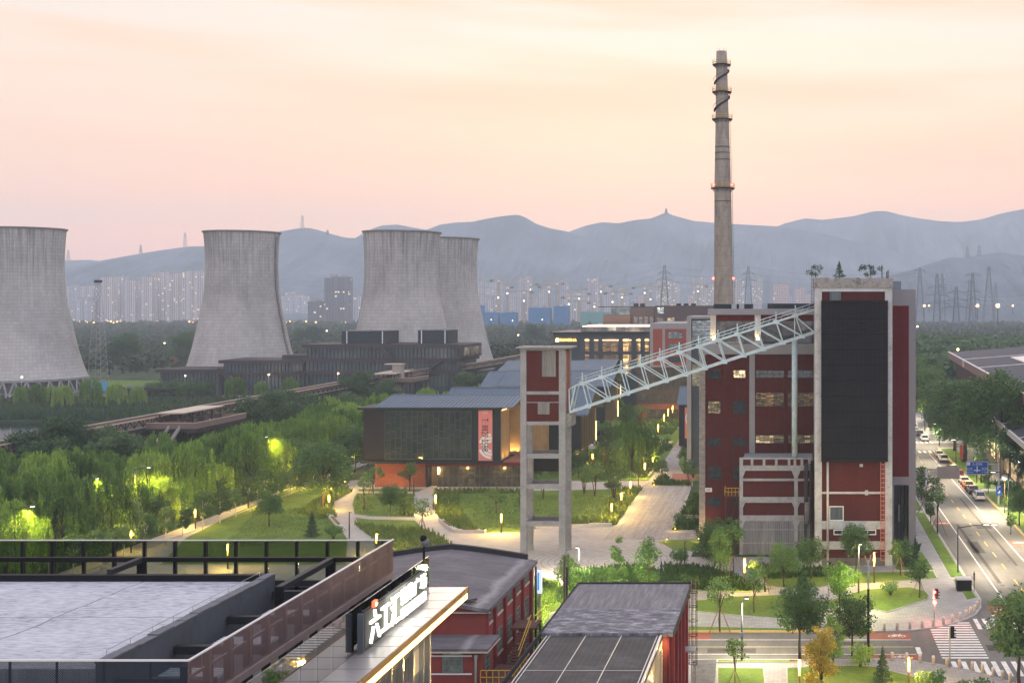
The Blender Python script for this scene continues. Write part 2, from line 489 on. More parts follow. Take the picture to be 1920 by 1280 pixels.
def ridge(name, pts, D, foot, depth_f=1100, depth_b=900, seed=1):
 D *= 0.7; depth_f *= 0.6; depth_b *= 0.6
 rng = np.random.RandomState(seed)
 px = np.array([p[0] for p in pts], float); py = np.array([p[1] for p in pts], float)
 n = 420
 xs = np.linspace(px[0], px[-1], n)
 ys = np.interp(xs, px, py)
 ker = np.array([1, 2, 3, 2, 1.]); ker /= ker.sum()
 ys = np.convolve(np.pad(ys, 2, 'edge'), ker, 'valid')
 def fbm(m, oct=5, seed=0):
  r = np.random.RandomState(seed); out = np.zeros(m)
  for q in range(oct):
   c = r.rand(4 * 2 ** q + 2); out += np.interp(np.linspace(0, 4 * 2 ** q, m), np.arange(len(c)), c) * 0.55 ** q
  return out - out.mean()
 ys = ys + fbm(n, 7, seed) * 1.3
 top = np.maximum(CAMZ - (ys - CY) * D / FPX, 5)
 rows = 61
 def vnoise(m1, m2, cells, r):
  g = r.rand(cells[0] + 2, cells[1] + 2); u = np.linspace(0, cells[0], m1); v = np.linspace(0, cells[1], m2)
  i = u.astype(int).clip(0, cells[0]); j = v.astype(int).clip(0, cells[1]); a = (u - i)[:, None]; b = (v - j)[None]
  a = a * a * (3 - 2 * a); b = b * b * (3 - 2 * b)
  return g[i][:, j] * (1 - a) * (1 - b) + g[i + 1][:, j] * a * (1 - b) + g[i][:, j + 1] * (1 - a) * b + g[i + 1][:, j + 1] * a * b
 cx_n = max(6, int((px[-1] - px[0]) / 34))
 gul = sum(np.abs(vnoise(rows, n, (3 * 2 ** q, cx_n * 2 ** q), rng) - 0.5) * 0.5 ** q for q in range(4))
 gul = gul - gul.mean()
 V = [];
 spur = [fbm(n, 6, seed * 31 + 5) for _ in range(2)]
 for j in range(rows):
  t = -1 + 2 * j / (rows - 1)
  Y = D + (t * depth_b if t > 0 else t * depth_f)
  fall = 1 - abs(t) ** (0.85 if t < 0 else 1.0)
  xw = (xs - CX) / FPX * D
  h = top * fall
  sp = np.roll(spur[0], int(6 * abs(t) * 3)) * abs(t) * (1 - abs(t)) * 2.2
  h = h * (1 + np.clip(sp, -0.6, 0.45)) * (1 + np.clip(gul[j] * 1.3, -0.3, 0.3) * min(1, abs(t) * 1.1))
  edge = np.minimum(np.linspace(0, 1, n) * 12, 1) * np.minimum(np.linspace(1, 0, n) * 12, 1)
  h = h * (0.25 + 0.75 * edge) - 2 * (abs(t) > 0.97)
  V.append(np.stack([xw, np.full(n, Y), h], 1))
 V = np.concatenate(V)
 i = np.arange((rows - 1) * n).reshape(rows - 1, n)[:, :-1].ravel()
 F = np.stack([i, i + 1, i + 1 + n, i + n], 1)
 return tag(np_mesh(name, V, F, mt.m, smooth=True), kind='structure')
ridge('mountain', [(-400, 500), (-100, 492), (60, 489), (118, 488), (170, 487), (210, 492), (330, 505), (430, 520)], 5300, 0, seed=11)
ridge('mountain', [(-500, 540), (60, 512), (120, 503), (180, 490), (235, 480), (300, 469), (350, 462), (385, 461), (450, 453), (500, 441), (525, 434), (555, 429), (577, 427), (600, 432), (625, 440), (650, 446), (690, 447), (730, 455), (800, 480), (900, 515), (980, 540)], 4300, 0, seed=2)
ridge('mountain', [(560, 500), (640, 462), (690, 432), (715, 423), (745, 421), (775, 427), (800, 431), (825, 421), (855, 417), (885, 416), (915, 410), (940, 406), (970, 403), (985, 408), (1005, 420), (1030, 428), (1062, 434), (1100, 446), (1170, 468), (1260, 500), (1400, 540)], 4700, 0, seed=3)
ridge('mountain', [(980, 480), (1040, 446), (1072, 433), (1100, 423), (1128, 417), (1160, 419), (1190, 413), (1220, 410), (1240, 402), (1249, 398), (1262, 404), (1300, 414), (1345, 418), (1400, 421), (1450, 424), (1500, 430), (1560, 442), (1640, 462), (1720, 482), (1800, 510)], 5100, 0, seed=4)
ridge('mountain', [(1330, 470), (1440, 432), (1470, 419), (1510, 409), (1540, 412), (1575, 408), (1600, 405), (1640, 396), (1662, 396), (1692, 404), (1725, 410), (1760, 415), (1800, 417), (1840, 412), (1880, 400), (1920, 392), (2000, 388), (2300, 420)], 5900, 0, seed=5)
ridge('mountain', [(1560, 545), (1640, 522), (1700, 509), (1740, 495), (1780, 483), (1810, 482), (1835, 485), (1880, 500), (1960, 530), (2100, 555)], 3000, 0, 700, 600, seed=6)
ridge('mountain', [(1700, 520), (1770, 492), (1830, 479), (1872, 473), (1920, 479), (2000, 492), (2200, 530)], 3400, 0, 700, 600, seed=8)
pg = thing('pagoda', 'tiny tiered pagoda silhouetted on the mountain peak left of the chimney', 'pagoda', (X(1249, 3570), 3570, Z(399, 3570) - 3))
m = MB(); zc = pg.location.z
cxp, cyp = pg.location.x, 3570
for i, (r, h) in enumerate(((6.3, 5), (5.2, 4.2), (4.2, 3.5), (3.2, 3.5))):
 m.lathe([(r * 0.75, zc), (r * 0.75, zc + h * 0.75), (r * 1.15, zc + h * 0.75), (r * 0.6, zc + h)], 8, (cxp, cyp), False); zc += h
m.build('tower_body', CONC_D, pg)
MB().tube([(cxp, cyp, zc - 0.5), (cxp, cyp, zc + 5)], [0.8, 0.2], 6).build('spire', CONC_D, pg)
L_BROAD = LEAF('leaf_broad', (0.041, 0.082, 0.026), (0.095, 0.175, 0.054), (0.192, 0.293, 0.090))
L_DARK = LEAF('leaf_dark', (0.030, 0.061, 0.030), (0.066, 0.121, 0.050), (0.132, 0.203, 0.081))
L_WILLOW = LEAF('leaf_willow', (0.032, 0.075, 0.016), (0.15, 0.27, 0.048), (0.38, 0.52, 0.10), 0.3, True)
L_YOUNG = LEAF('leaf_young', (0.053, 0.109, 0.034), (0.122, 0.225, 0.064), (0.225, 0.356, 0.104), 0.3)
L_YELLOW = LEAF('leaf_yellowing', (0.165, 0.165, 0.027), (0.360, 0.300, 0.045), (0.600, 0.450, 0.075), 0.35)
L_CONIFER = LEAF('needle_dark', (0.015, 0.037, 0.022), (0.034, 0.071, 0.041), (0.066, 0.112, 0.060), 0.1)
L_RUST = LEAF('leaf_rusty', (0.094, 0.075, 0.034), (0.188, 0.140, 0.056), (0.281, 0.225, 0.094), 0.25)
def leaf_quads(C, size, rng, aspect=0.6, updir=None, vertical=False):
 """one slightly folded-looking quad per centre"""
 n = len(C)
 if vertical:
  a = rng.rand(n) * 2 * np.pi
  t = np.stack([np.cos(a), np.sin(a), np.zeros(n)], 1)
  u = np.stack([rng.randn(n) * 0.16, rng.randn(n) * 0.16, -np.ones(n)], 1)
 else:
  nrm = rng.randn(n, 3)
  if updir is not None: nrm = nrm * 0.75 + updir
  nrm /= np.linalg.norm(nrm, axis=1, keepdims=True) + 1e-9
  r = rng.randn(n, 3)
  t = np.cross(nrm, r); t /= np.linalg.norm(t, axis=1, keepdims=True) + 1e-9
  u = np.cross(nrm, t)
 s = (size * (0.6 + 0.8 * rng.rand(n)))[:, None]
 V = np.stack([C - u * s * 0.5, C + t * s * 0.5 * aspect - u * s * 0.05, C + u * s * 0.5, C - t * s * 0.5 * aspect - u * s * 0.05], 1).reshape(-1, 3)
 F = np.arange(4 * n).reshape(n, 4)
 return V, F
def clump_leaves(centres, radii, per, size, rng, squash=0.8, aspect=0.6):
 Cs = []; U = []
 for c, r in zip(centres, radii):
  n = max(6, int(per * r * r))
  v = rng.randn(n, 3); v /= np.linalg.norm(v, axis=1, keepdims=True)
  rad = r * (0.45 + 0.55 * rng.rand(n) ** 0.5) * (1 + 0.25 * rng.randn(n).clip(-1, 1))
  p = v * rad[:, None]; p[:, 2] *= squash
  Cs.append(np.array(c) + p); U.append(v * 0.6 + np.array([0, 0, 0.5]))
 C = np.concatenate(Cs); U = np.concatenate(U)
 return leaf_quads(C, size, rng, aspect, U)
PROTO_AT = (0, -100, -200)    # prototypes are re-placed: the first use moves the prototype itself
def broadleaf(name, seed, H, Rad, base, tr, leaves, lsize, leafmat, nclump=22, cr=0.42, barkmat=None, shape=0.0, limbs=7, lean=0.0, forked=1):
 rng = np.random.RandomState(seed)
 root = thing(name, None, 'tree')
 cz = (base + H) / 2; hz_ = (H - base) / 2
 cen = []; rad = []
 while len(cen) < nclump:
  v = rng.randn(3); v /= np.linalg.norm(v); r = (0.35 + 0.6 * rng.rand() ** 0.6)
  z = v[2] * r
  taper = 1 - shape * (z + 1) / 2
  p = np.array([v[0] * r * Rad * taper, v[1] * r * Rad * taper, cz + z * hz_])
  cen.append(p); rad.append(min(Rad, hz_) * cr * (0.6 + 0.7 * rng.rand()) * (taper * 0.6 + 0.4))
 tot = sum(r * r for r in rad)
 V, F = clump_leaves(cen, rad, leaves / tot, lsize, rng)
 m = MB()
 for q in range(forked):
  a = 2 * math.pi * q / forked + 0.5; off = 0.0 if forked == 1 else Rad * 0.35
  top = Vector((lean + off * math.cos(a), off * math.sin(a), base + (H - base) * 0.65))
  pts = [Vector((0.05 * q, 0, -0.15)), Vector((0.08 + off * 0.25 * math.cos(a), 0.04 + off * 0.25 * math.sin(a), base * 0.55)), Vector((lean * 0.4 + off * 0.6 * math.cos(a), off * 0.6 * math.sin(a), base + (H - base) * 0.25)), top]
  m.tube(pts, [tr * 1.15, tr * 0.85, tr * 0.6, tr * 0.18], 7)
 order = rng.permutation(len(cen))[:limbs]
 for i in order:
  c = cen[i]; z0 = base * 0.8 + (H - base) * 0.35 * rng.rand()
  z0 = min(z0, c[2] - 0.1 * H) if c[2] > base else z0
  m.tube([Vector((0.03, 0.02, max(z0, base * 0.6))), Vector((c[0] * 0.45, c[1] * 0.45, (z0 + c[2]) / 2 + 0.05 * H)), Vector(c)], [tr * 0.45, tr * 0.28, tr * 0.08], 5)
 np_mesh('crown', V, F, leafmat, root)
 tk = m.build('trunk', barkmat or BARK, root)
 return root
def add_stakes(root, h=1.9, spread=1.0):
 """the three props that hold a newly planted tree"""
 for q in range(3):
  a = 2 * math.pi * q / 3 + 0.4
  MB().tube([(spread * math.cos(a), spread * math.sin(a), -0.05), (0.07 * math.cos(a), 0.07 * math.sin(a), h)], 0.04, 5).build('stake', STAKE, root)
 return root
def willow(seed, H, Rad, strands, leafmat):
 rng = np.random.RandomState(seed)
 root = thing('willow_tree', None, 'tree')
 Cs = []
 lock = []
 for q in range(strands // 8): lock.append((rng.rand() * 2 * np.pi, Rad * rng.rand() ** 0.55, 0.75 + 0.45 * rng.rand()))
 for q in range(strands):
  la, lr, lz = lock[q % len(lock)]
  a = la + rng.randn() * 0.11 / max(0.25, lr / Rad); r = max(0.05, lr + rng.randn() * 0.15)
  lob = 1 + 0.18 * math.sin(3 * a + seed) + 0.1 * math.sin(5 * a + 2 * seed)
  r *= lob
  zt = H * (0.62 + 0.38 * math.sqrt(max(0, 1 - (r / (Rad * 1.25)) ** 2))) * (0.95 + 0.05 * rng.rand()) * (0.72 + 0.28 * lz)
  ln = lz * (1.6 + 3.4 * (r / Rad) + 1.4 * rng.rand()) * H / 9.5
  n = int(ln / 0.19)
  t = np.linspace(0, 1, n)
  out = 0.35 * np.sin(t * 1.6)
  wob = 0.06 * np.cumsum(rng.randn(n)) * 0.35
  Cs.append(np.stack([(r + out) * np.cos(a) + wob + rng.randn(n) * 0.05, (r + out) * np.sin(a) + wob * 0.5 + rng.randn(n) * 0.05, np.maximum(zt - ln * t ** 0.95, 0.5) + rng.randn(n) * 0.03], 1))
 C = np.concatenate(Cs)
 V, F = leaf_quads(C, 0.5, rng, 0.30, vertical=True)
 m = MB()
 m.tube([(0, 0, -0.1), (0.1, 0.05, H * 0.22), (-0.05, 0.1, H * 0.45), (0.1, 0, H * 0.8)], [0.26, 0.22, 0.16, 0.05], 7)
 for q in range(6):
  a = q * 1.05 + seed; r = Rad * 0.65
  m.tube([(0, 0, H * 0.3), (r * 0.5 * math.cos(a), r * 0.5 * math.sin(a), H * 0.68), (r * math.cos(a), r * math.sin(a), H * 0.78)], [0.13, 0.08, 0.02], 5)
 np_mesh('crown', V, F, leafmat, root)
 m.build('trunk', BARK, root)
 return root
def conifer(name, seed, H, Rad, leafmat, n=2600, size=0.22):
 rng = np.random.RandomState(seed)
 root = thing(name, None, 'tree')
 t = rng.rand(n) ** 0.7
 z = 0.25 + (H - 0.25) * (1 - t)
 layer = 0.75 + 0.25 * np.cos(z * 2 * np.pi / 0.62)
 r = Rad * t * layer * (0.35 + 0.65 * rng.rand(n) ** 0.4)
 a = rng.rand(n) * 2 * np.pi
 C = np.stack([r * np.cos(a), r * np.sin(a), z - r * 0.25], 1)
 U = np.stack([np.cos(a), np.sin(a), np.full(n, 0.6)], 1)
 V, F = leaf_quads(C, size, rng, 0.4, U)
 np_mesh('crown', V, F, leafmat, root)
 MB().tube([(0, 0, -0.1), (0, 0, H * 0.9)], [0.11, 0.02], 6).build('trunk', BARK, root)
 return root
def shrub(name, seed, H, Rad, leafmat, n=900, size=0.16, cat='shrub'):
 rng = np.random.RandomState(seed)
 root = thing(name, None, cat)
 cen = []; rad = []
 for _ in range(9):
  a = rng.rand() * 6.28; r = Rad * 0.65 * rng.rand() ** 0.5
  cen.append((r * math.cos(a), r * math.sin(a), H * (0.3 + 0.45 * rng.rand()))); rad.append(min(Rad, H) * (0.3 + 0.2 * rng.rand()))
 V, F = clump_leaves(cen, rad, n / sum(r * r for r in rad), size, rng)
 np_mesh('foliage', V, F, leafmat, root)
 m = MB()
 for c in cen[:6]:
  m.tube([(0, 0, -0.05), (c[0] * 0.4, c[1] * 0.4, c[2] * 0.5), c], [0.035, 0.025, 0.01], 4)
 m.build('stem', BARK, root)
 return root
USED = set()
LAB = {}
def put(proto, x, y, label, group=None, s=1.0, z=0.0, rot=None, name=None, kids=None, cat=None):
 """first use moves the prototype itself; later ones copy it with its parts"""
 rot = random.random() * 6.28 if rot is None else rot
 if proto.name not in USED:
  USED.add(proto.name); o = proto
  o.location = (x, y, z); o.rotation_euler = (0, 0, rot); o.scale = (s, s, s) if not isinstance(s, tuple) else s
  if group: o['group'] = group
  o['label'] = label
 else:
  o = copy_tree(proto, (x, y, z), rot, s, label, group, kids=kids)
  if not group and 'group' in o.keys(): del o['group']
 if cat: o['category'] = cat
 return o
WIL = [willow(1, 9.6, 3.1, 300, L_WILLOW), willow(2, 8.6, 2.9, 270, L_WILLOW), willow(3, 10.4, 3.4, 320, L_WILLOW)]
STREETTREE = [broadleaf('street_tree', 21, 5.6, 1.7, 1.9, 0.13, 2600, 0.26, L_BROAD, 14, barkmat=BARKW), broadleaf('street_tree', 22, 5.0, 1.5, 1.7, 0.11, 2200, 0.26, L_BROAD, 12, barkmat=BARKW)]
BIGTREE = [broadleaf('large_tree', 31, 13, 6.0, 3.0, 0.42, 15000, 0.42, L_DARK, 40, 0.36), broadleaf('large_tree', 32, 11, 6.6, 2.6, 0.40, 14000, 0.42, L_DARK, 40, 0.34), broadleaf('large_tree', 33, 15, 6.2, 3.2, 0.45, 17000, 0.42, L_BROAD, 46, 0.34)]
MIDTREE = [broadleaf('leafy_tree', 41, 7.5, 2.6, 2.2, 0.17, 6000, 0.26, L_BROAD, 24, 0.4), broadleaf('leafy_tree', 42, 6.6, 2.4, 1.9, 0.16, 5200, 0.26, L_YOUNG, 22, 0.42), broadleaf('leafy_tree', 43, 8.6, 2.2, 2.2, 0.18, 6000, 0.25, L_BROAD, 26, 0.4, shape=0.5)]
YOUNG = [add_stakes(broadleaf('young_tree', 51, 4.6, 1.25, 1.7, 0.07, 750, 0.2, L_YOUNG, 12, 0.42)), add_stakes(broadleaf('young_tree', 52, 5.2, 1.1, 1.9, 0.07, 620, 0.2, L_YOUNG, 12, 0.4, shape=0.4)), add_stakes(broadleaf('young_tree', 53, 4.2, 1.5, 1.5, 0.08, 1100, 0.2, L_BROAD, 12, 0.45))]
LITTREE = broadleaf('leafy_tree', 44, 6.4, 2.3, 1.4, 0.15, 5600, 0.24, L_WILLOW, 26, 0.38)  # brighter leaf puts the lamplight into the crown colour
LITSHRUB = shrub('shrub', 94, 1.6, 1.3, L_WILLOW, 1500, 0.17)  # lamplit look of the bush put into its leaf colour
MULTI = [broadleaf('multi_stem_tree', 61, 5.4, 2.0, 2.0, 0.09, 2600, 0.22, L_BROAD, 16, 0.4, forked=3), broadleaf('multi_stem_tree', 62, 5.0, 2.2, 1.8, 0.09, 2800, 0.22, L_BROAD, 16, 0.4, forked=4)]
POPLAR = [broadleaf('slender_tree', 71, 8.5, 1.6, 1.2, 0.12, 3600, 0.24, L_YOUNG, 22, 0.5, shape=0.35), broadleaf('slender_tree', 72, 7.2, 1.3, 1.0, 0.1, 2800, 0.22, L_YOUNG, 20, 0.5, shape=0.55)]
CONI = [conifer('conifer', 81, 4.2, 1.5, L_CONIFER), conifer('conifer', 82, 5.6, 1.3, L_CONIFER)]
SHRUB = [shrub('shrub', 91, 1.5, 1.1, L_YOUNG), shrub('shrub', 92, 1.2, 1.0, L_BROAD), shrub('shrub', 93, 1.8, 1.2, L_WILLOW)]
YELLOWTREE = broadleaf('yellowing_tree', 101, 8.2, 1.9, 1.0, 0.12, 5200, 0.2, L_YELLOW, 28, 0.38, shape=0.6)
RUSTTREE = broadleaf('rust_tree', 102, 5.5, 2.2, 1.4, 0.13, 2200, 0.32, L_RUST, 16, 0.42)
ct = NT('cooling_tower_concrete')
s = ct.sep(ct.obj())
ang = ct.math('ARCTAN2', s[1], s[0])
vl = ct.math('LESS_THAN', ct.math('FRACT', ct.math('MULTIPLY', ang, 44 / math.pi)), 0.10)
hl = ct.math('LESS_THAN', ct.math('FRACT', ct.math('MULTIPLY', s[2], 1 / 1.35)), 0.16)
grid = ct.math('MAXIMUM', vl, hl)
cellv = ct.comb(ct.math('FLOOR', ct.math('MULTIPLY', ang, 44 / math.pi)), ct.math('FLOOR', ct.math('MULTIPLY', s[2], 1 / 1.35)), 0.0)
wn_ = ct.n('ShaderNodeTexWhiteNoise'); ct.l(cellv, wn_.inputs['Vector'])
sh_ = ct.n('ShaderNodeVectorMath'); ct.l(ct.obj(), sh_.inputs[0]); ct.l(ct.comb(ct.math('MULTIPLY', ct.n('ShaderNodeObjectInfo').outputs['Random'], 300.0), 0.0, 0.0), sh_.inputs[1])
big = ct.noise(sh_.outputs[0], 0.055, 6, 0.7)
oi_ = ct.n('ShaderNodeObjectInfo').outputs['Random']
stk = ct.noise(ct.comb(ct.math('MULTIPLY', ang, 16), ct.math('MULTIPLY', s[2], 0.035), ct.math('MULTIPLY', oi_, 37.0)), 1.0, 5, 0.7)
topf = ct.ramp(ct.math('DIVIDE', s[2], 66.0), [(0.45, (0, 0, 0)), (0.98, (1, 1, 1))])
base = ct.ramp(big, [(0.3, (0.305, 0.295, 0.285)), (0.5, (0.43, 0.415, 0.40)), (0.7, (0.52, 0.50, 0.48))])
base = ct.mix(ct.math('MULTIPLY', wn_.outputs[0], 0.22), base, (0.18, 0.17, 0.155))
base = ct.mix(ct.math('MULTIPLY', ct.math('MULTIPLY', ct.ramp(stk, [(0.42, (0, 0, 0)), (0.66, (1, 1, 1))]), topf), 0.75), base, (0.075, 0.075, 0.072))
base = ct.mix(ct.math('MULTIPLY', grid, 0.30), base, (0.16, 0.155, 0.145))
ct.base(base); ct.bump(grid, 0.25, 0.08); ct.set(0.92)
RIM = M('tower_rim_concrete', (0.20, 0.18, 0.155), 0.3, 0.3, 0.9)
PROF = [(25.6, 5.6), (25.2, 6.4), (23.6, 10), (22.0, 15), (20.5, 20.5), (18.9, 27.5), (17.4, 34), (16.35, 40), (15.95, 46), (15.8, 50), (15.9, 55), (16.2, 60), (16.6, 64.2), (16.75, 64.9)]
def smooth_prof(p, n=60):
 z = np.array([q[1] for q in p]); r = np.array([q[0] for q in p])
 zz_ = np.linspace(z[0], z[-1], n)
 rr = np.interp(zz_, z, r); ker = np.array([1, 2, 3, 2, 1.]) / 9
 pad = np.pad(rr, 2, 'reflect', reflect_type='odd')
 return list(zip(np.convolve(pad, ker, 'valid'), zz_))
def cooling_tower(px, D, label):
 x = X(px, D)
 t = thing('cooling_tower', label, 'cooling tower', (x, D, 0), 'cooling towers')
 p = smooth_prof(PROF)
 m = MB()
 m.lathe(p, 96, (x, D), True, False)
 m.lathe([(r - 0.5, z) for r, z in p][::-1], 96, (x, D), True, False)
 m.build('shell', ct.m, t)
 m = MB(); m.lathe([(16.7, 64.3), (17.25, 64.45), (17.25, 65.0), (16.2, 65.0), (16.2, 64.3)], 96, (x, D), False, False)
 rim = m.build('rim', RIM, t)
 m = MB(); m.lathe([(25.1, 5.0), (26.0, 5.0), (26.0, 5.9), (25.1, 5.9), (25.1, 5.0)], 96, (x, D), False, False)
 m.build('base_ring', CONC, t)
 legs = 0
 for i in range(36):
  a = 2 * math.pi * i / 36
  for sg in (-1, 1):
   b = a + sg * math.pi / 36 * 0.95
   if math.sin(a) < 0.35:   # legs on the side turned to the site
    MB().beam((x + 27.4 * math.cos(a + sg * 0.012), D + 27.4 * math.sin(a + sg * 0.012), 0), (x + 25.6 * math.cos(b), D + 25.6 * math.sin(b), 5.2), 0.55, 0.55).build('leg', CONC, t) if px < 100 else None
 m = MB(); m.lathe([(27.6, 0.0), (28.4, 0.0), (28.4, 0.9), (27.6, 0.9), (27.6, 0.0)], 72, (x, D), False, False)
 m.build('basin_wall', CONC, t)
 m = MB(); m.lathe([(24.0, 0.1), (24.0, 5.4)], 48, (x, D), False, True)
 m.build('fill_pack', CONC_D, t)
 return t
T1 = cooling_tower(46, 467, 'leftmost cooling tower, cut by the frame, standing on open leaning legs')
T2 = cooling_tower(454, 490, 'second cooling tower from the left, dark streaks under its rim')
T3 = cooling_tower(754, 490, 'cooling tower right of centre with a ladder up its left side')
T4 = cooling_tower(833, 540, 'rearmost cooling tower, partly hidden behind its neighbour')
def tower_ladder(t, a_deg):
 a = R(a_deg); x0, y0 = t.location.x, t.location.y; m = MB()
 pr = smooth_prof(PROF)
 for sg in (-0.018, 0.018):
  m.tube([(x0 + (r + 0.25) * math.cos(a + sg), y0 + (r + 0.25) * math.sin(a + sg), z) for r, z in pr[::3]] , 0.09, 4)
 for r, z in pr[::1]:
  m.beam((x0 + (r + 0.9) * math.cos(a - .02), y0 + (r + 0.9) * math.sin(a - .02), z), (x0 + (r + 0.9) * math.cos(a + .02), y0 + (r + 0.9) * math.sin(a + .02), z), 0.12, 0.12)
 m.tube([(x0 + (r + 0.9) * math.cos(a), y0 + (r + 0.9) * math.sin(a), z) for r, z in pr[::3]], 0.07, 4)
 m.build('ladder', STEEL_D, t)
tower_ladder(T3, 183); tower_ladder(T2, -3)
for t_, s_ in ((T1, 0.86), (T2, 0.875), (T3, 0.917), (T4, 0.917)): t_.scale = (s_, s_, 1)
dgt = text_mesh('number', '2', 5.0, BLACK, T1, 0.05); place(dgt, (T1.location.x - 13.5, T1.location.y - 15.8 + 1.3, 49.5), (R(90), 0, R(-35)))
D = 300; cx0 = X(1357, D);
ch = thing('chimney', 'tall tapering concrete chimney with ringed platforms and red lamps', 'chimney', (cx0, D, 0))
chm = NT('chimney_concrete'); s = chm.sep(chm.obj())
n1 = chm.noise(chm.comb(chm.math('MULTIPLY', s[0], 0.9), s[1], chm.math('MULTIPLY', s[2], 0.25)), 1.0, 6, 0.7)
hl = chm.math('LESS_THAN', chm.math('FRACT', chm.math('MULTIPLY', s[2], 0.4)), 0.06)
c = chm.ramp(n1, [(0.3, (0.16, 0.135, 0.11)), (0.5, (0.27, 0.235, 0.195)), (0.7, (0.34, 0.30, 0.25))])
chm.base(chm.mix(chm.math('MULTIPLY', hl, 0.35), c, (0.12, 0.11, 0.10))); chm.set(0.9)
ztop = Z(97, D)
def rad(z): return np.interp(z, [0, Z(570, D), Z(350, D), Z(222, D), ztop], [3.1, 2.50, 2.12, 1.68, 1.35])
def cxz(z): return cx0 + np.interp(z, [0, Z(570, D), ztop], [0.1, 0.0, -0.55])
def ctube(z0, z1, dr=0.0, n=24):
 m = MB(); zs = np.linspace(z0, z1, n)
 m.tube([(cxz(z), D, z) for z in zs], [rad(z) + dr for z in zs], 28); return m
ctube(0, ztop).build('shaft', chm.m, ch)
for py in (378, 276, 287, 300):
 ctube(Z(py, D) - 0.09, Z(py, D) + 0.09, 0.05, 2).build('band', STEEL_D, ch)
for py in (122, 173, 224, 353):
 z = Z(py, D); r = rad(z); x = cxz(z)
 pl = MB(); pl.lathe([(r - 0.05, z - 0.12), (r + 0.95, z - 0.12), (r + 0.95, z + 0.05), (r - 0.05, z + 0.05)], 24, (x, D), False, False)
 for q in range(12):
  a = q * math.pi / 6; pl.beam((x + r * math.cos(a), D + r * math.sin(a), z - 0.9), (x + (r + .9) * math.cos(a), D + (r + .9) * math.sin(a), z - 0.1), 0.1, 0.1)
 po = pl.build('platform', STEEL_D, ch)
 m = MB()
 for hz2 in (0.5, 1.05):
  m.tube([(x + (r + .92) * math.cos(a), D + (r + .92) * math.sin(a), z + hz2) for a in np.linspace(0, 2 * math.pi, 25)], 0.055, 5, False)
 for q in range(16):
  a = q * math.pi / 8; m.beam((x + (r + .92) * math.cos(a), D + (r + .92) * math.sin(a), z), (x + (r + .92) * math.cos(a), D + (r + .92) * math.sin(a), z + 1.05), 0.05, 0.05)
 m.build('railing', OCHRE, po)
for z0, z1, a0, a1 in ((Z(158, D), Z(130, D), R(180), R(390)), (Z(209, D), Z(180, D), R(180), R(380))):
 m = MB(); pts = []
 for i in range(30):
  f = i / 29; z = z0 + (z1 - z0) * f; a = a0 + (a1 - a0) * f; r = rad(z) + 0.3
  pts.append((cxz(z) + r * math.cos(a), D + r * math.sin(a), z))
 m.tube(pts, 0.26, 6); m.tube([(p[0] + (p[0] - cxz(p[2])) * 0.2, p[1] + (p[1] - D) * 0.2, p[2] + 0.9) for p in pts], 0.05, 4)
 m.build('spiral_stair', STEEL_D, ch)
m = MB(); lx = lambda z: cxz(z) + rad(z) + 0.28
for dy in (-0.25, 0.25):
 m.tube([(lx(z), D - 0.6 + dy, z) for z in np.linspace(30, Z(224, D), 20)], 0.05, 4)
for z in np.arange(30, Z(224, D), 1.1): m.beam((lx(z) + 0.35, D - 0.9, z), (lx(z) + 0.35, D - 0.3, z), 0.08, 0.08)
m.build('ladder', STEEL_D, ch)
m = MB()
for q in range(6):
 a = q * 1.05; m.beam((cxz(ztop) + 1.2 * math.cos(a), D + 1.2 * math.sin(a), ztop), (cxz(ztop) + 1.2 * math.cos(a), D + 1.2 * math.sin(a), ztop + 0.9), 0.05, 0.05)
m.build('lightning_rod', STEEL_D, ch)
REDLAMP = EMIT('red_beacon', (1.0, 0.08, 0.05), 9)
for px, py in ((1339, 522), (1374, 522), (1343, 347), (1371, 347)):
 z = Z(py, D); sg = -1 if px < 1357 else 1
 MB().sphere((cxz(z) + sg * (rad(z) + 0.15), D - 0.4, z), 0.30, 8, 6).build('beacon_lamp', REDLAMP, ch)
FD = 175.0; K = FPX / FD
bm_ = thing('red_office_block', 'long red painted workshop block with grey bands and glazed top floor', 'building', (0, FD, 0))
xl, xr = X(1311, FD), 3.2
zt = Z(648, FD)
STONE = BRICK('pale_stone_pilaster', (0.36, 0.33, 0.29), (0.26, 0.24, 0.21), 0.7, 0.32, 0.35)
MB().box(xl + 0.9, xr, FD, FD + 34, 0, zt).build('wall', RED, bm_)
MB().box(xl, xl + 0.9, FD - 0.12, FD + 34, 0, zt - 1.2).build('corner_pilaster', STONE, bm_)
zb0, zb1 = Z(664, FD), Z(645, FD)
MB().box(xl - 0.1, xr, FD - 0.22, FD + 34.1, zb0, zb1).build('grey_band', GREYPAINT, bm_)
MB().box(X(1405, FD), X(1415.5, FD), FD - 0.1, FD - 0.003, 9.0, zb0).build('grey_pilaster', GREYPAINT, bm_)
ux0 = X(1331, FD + 1.2); uz1 = Z(579, FD + 1.2)
MB().box(ux0 + 0.05, xr, FD + 1.5, FD + 33, zb1, uz1 - 0.4).build('top_storey_wall', REDD, bm_)
MB().box(ux0 - 0.3, xr, FD + 0.9, FD + 33.3, Z(590, FD + 1.2), uz1).build('cornice', GREYPAINT, bm_)
for a, b in ((1332, 1342.5), (1415, 1426.5)):
 MB().box(X(a, FD + 1.2), X(b, FD + 1.2), FD + 1.05, FD + 1.49, zb1, Z(590, FD + 1.2)).build('lit_pier', M('pier_paint', (0.48, 0.44, 0.38), 0.12, 1), bm_)
for a, b, nx in ((1343, 1414.5, 4), (1427, 1526.5, 6)):
 window(bm_, X(a, FD + 1.5), X(b, FD + 1.5), Z(644, FD + 1.5), Z(601, FD + 1.5), FD + 1.5, nx, 4, PANE('top_pane', (0.016, 0.024, 0.028), (1.0, 0.75, 0.45), 0.22, 0.45))
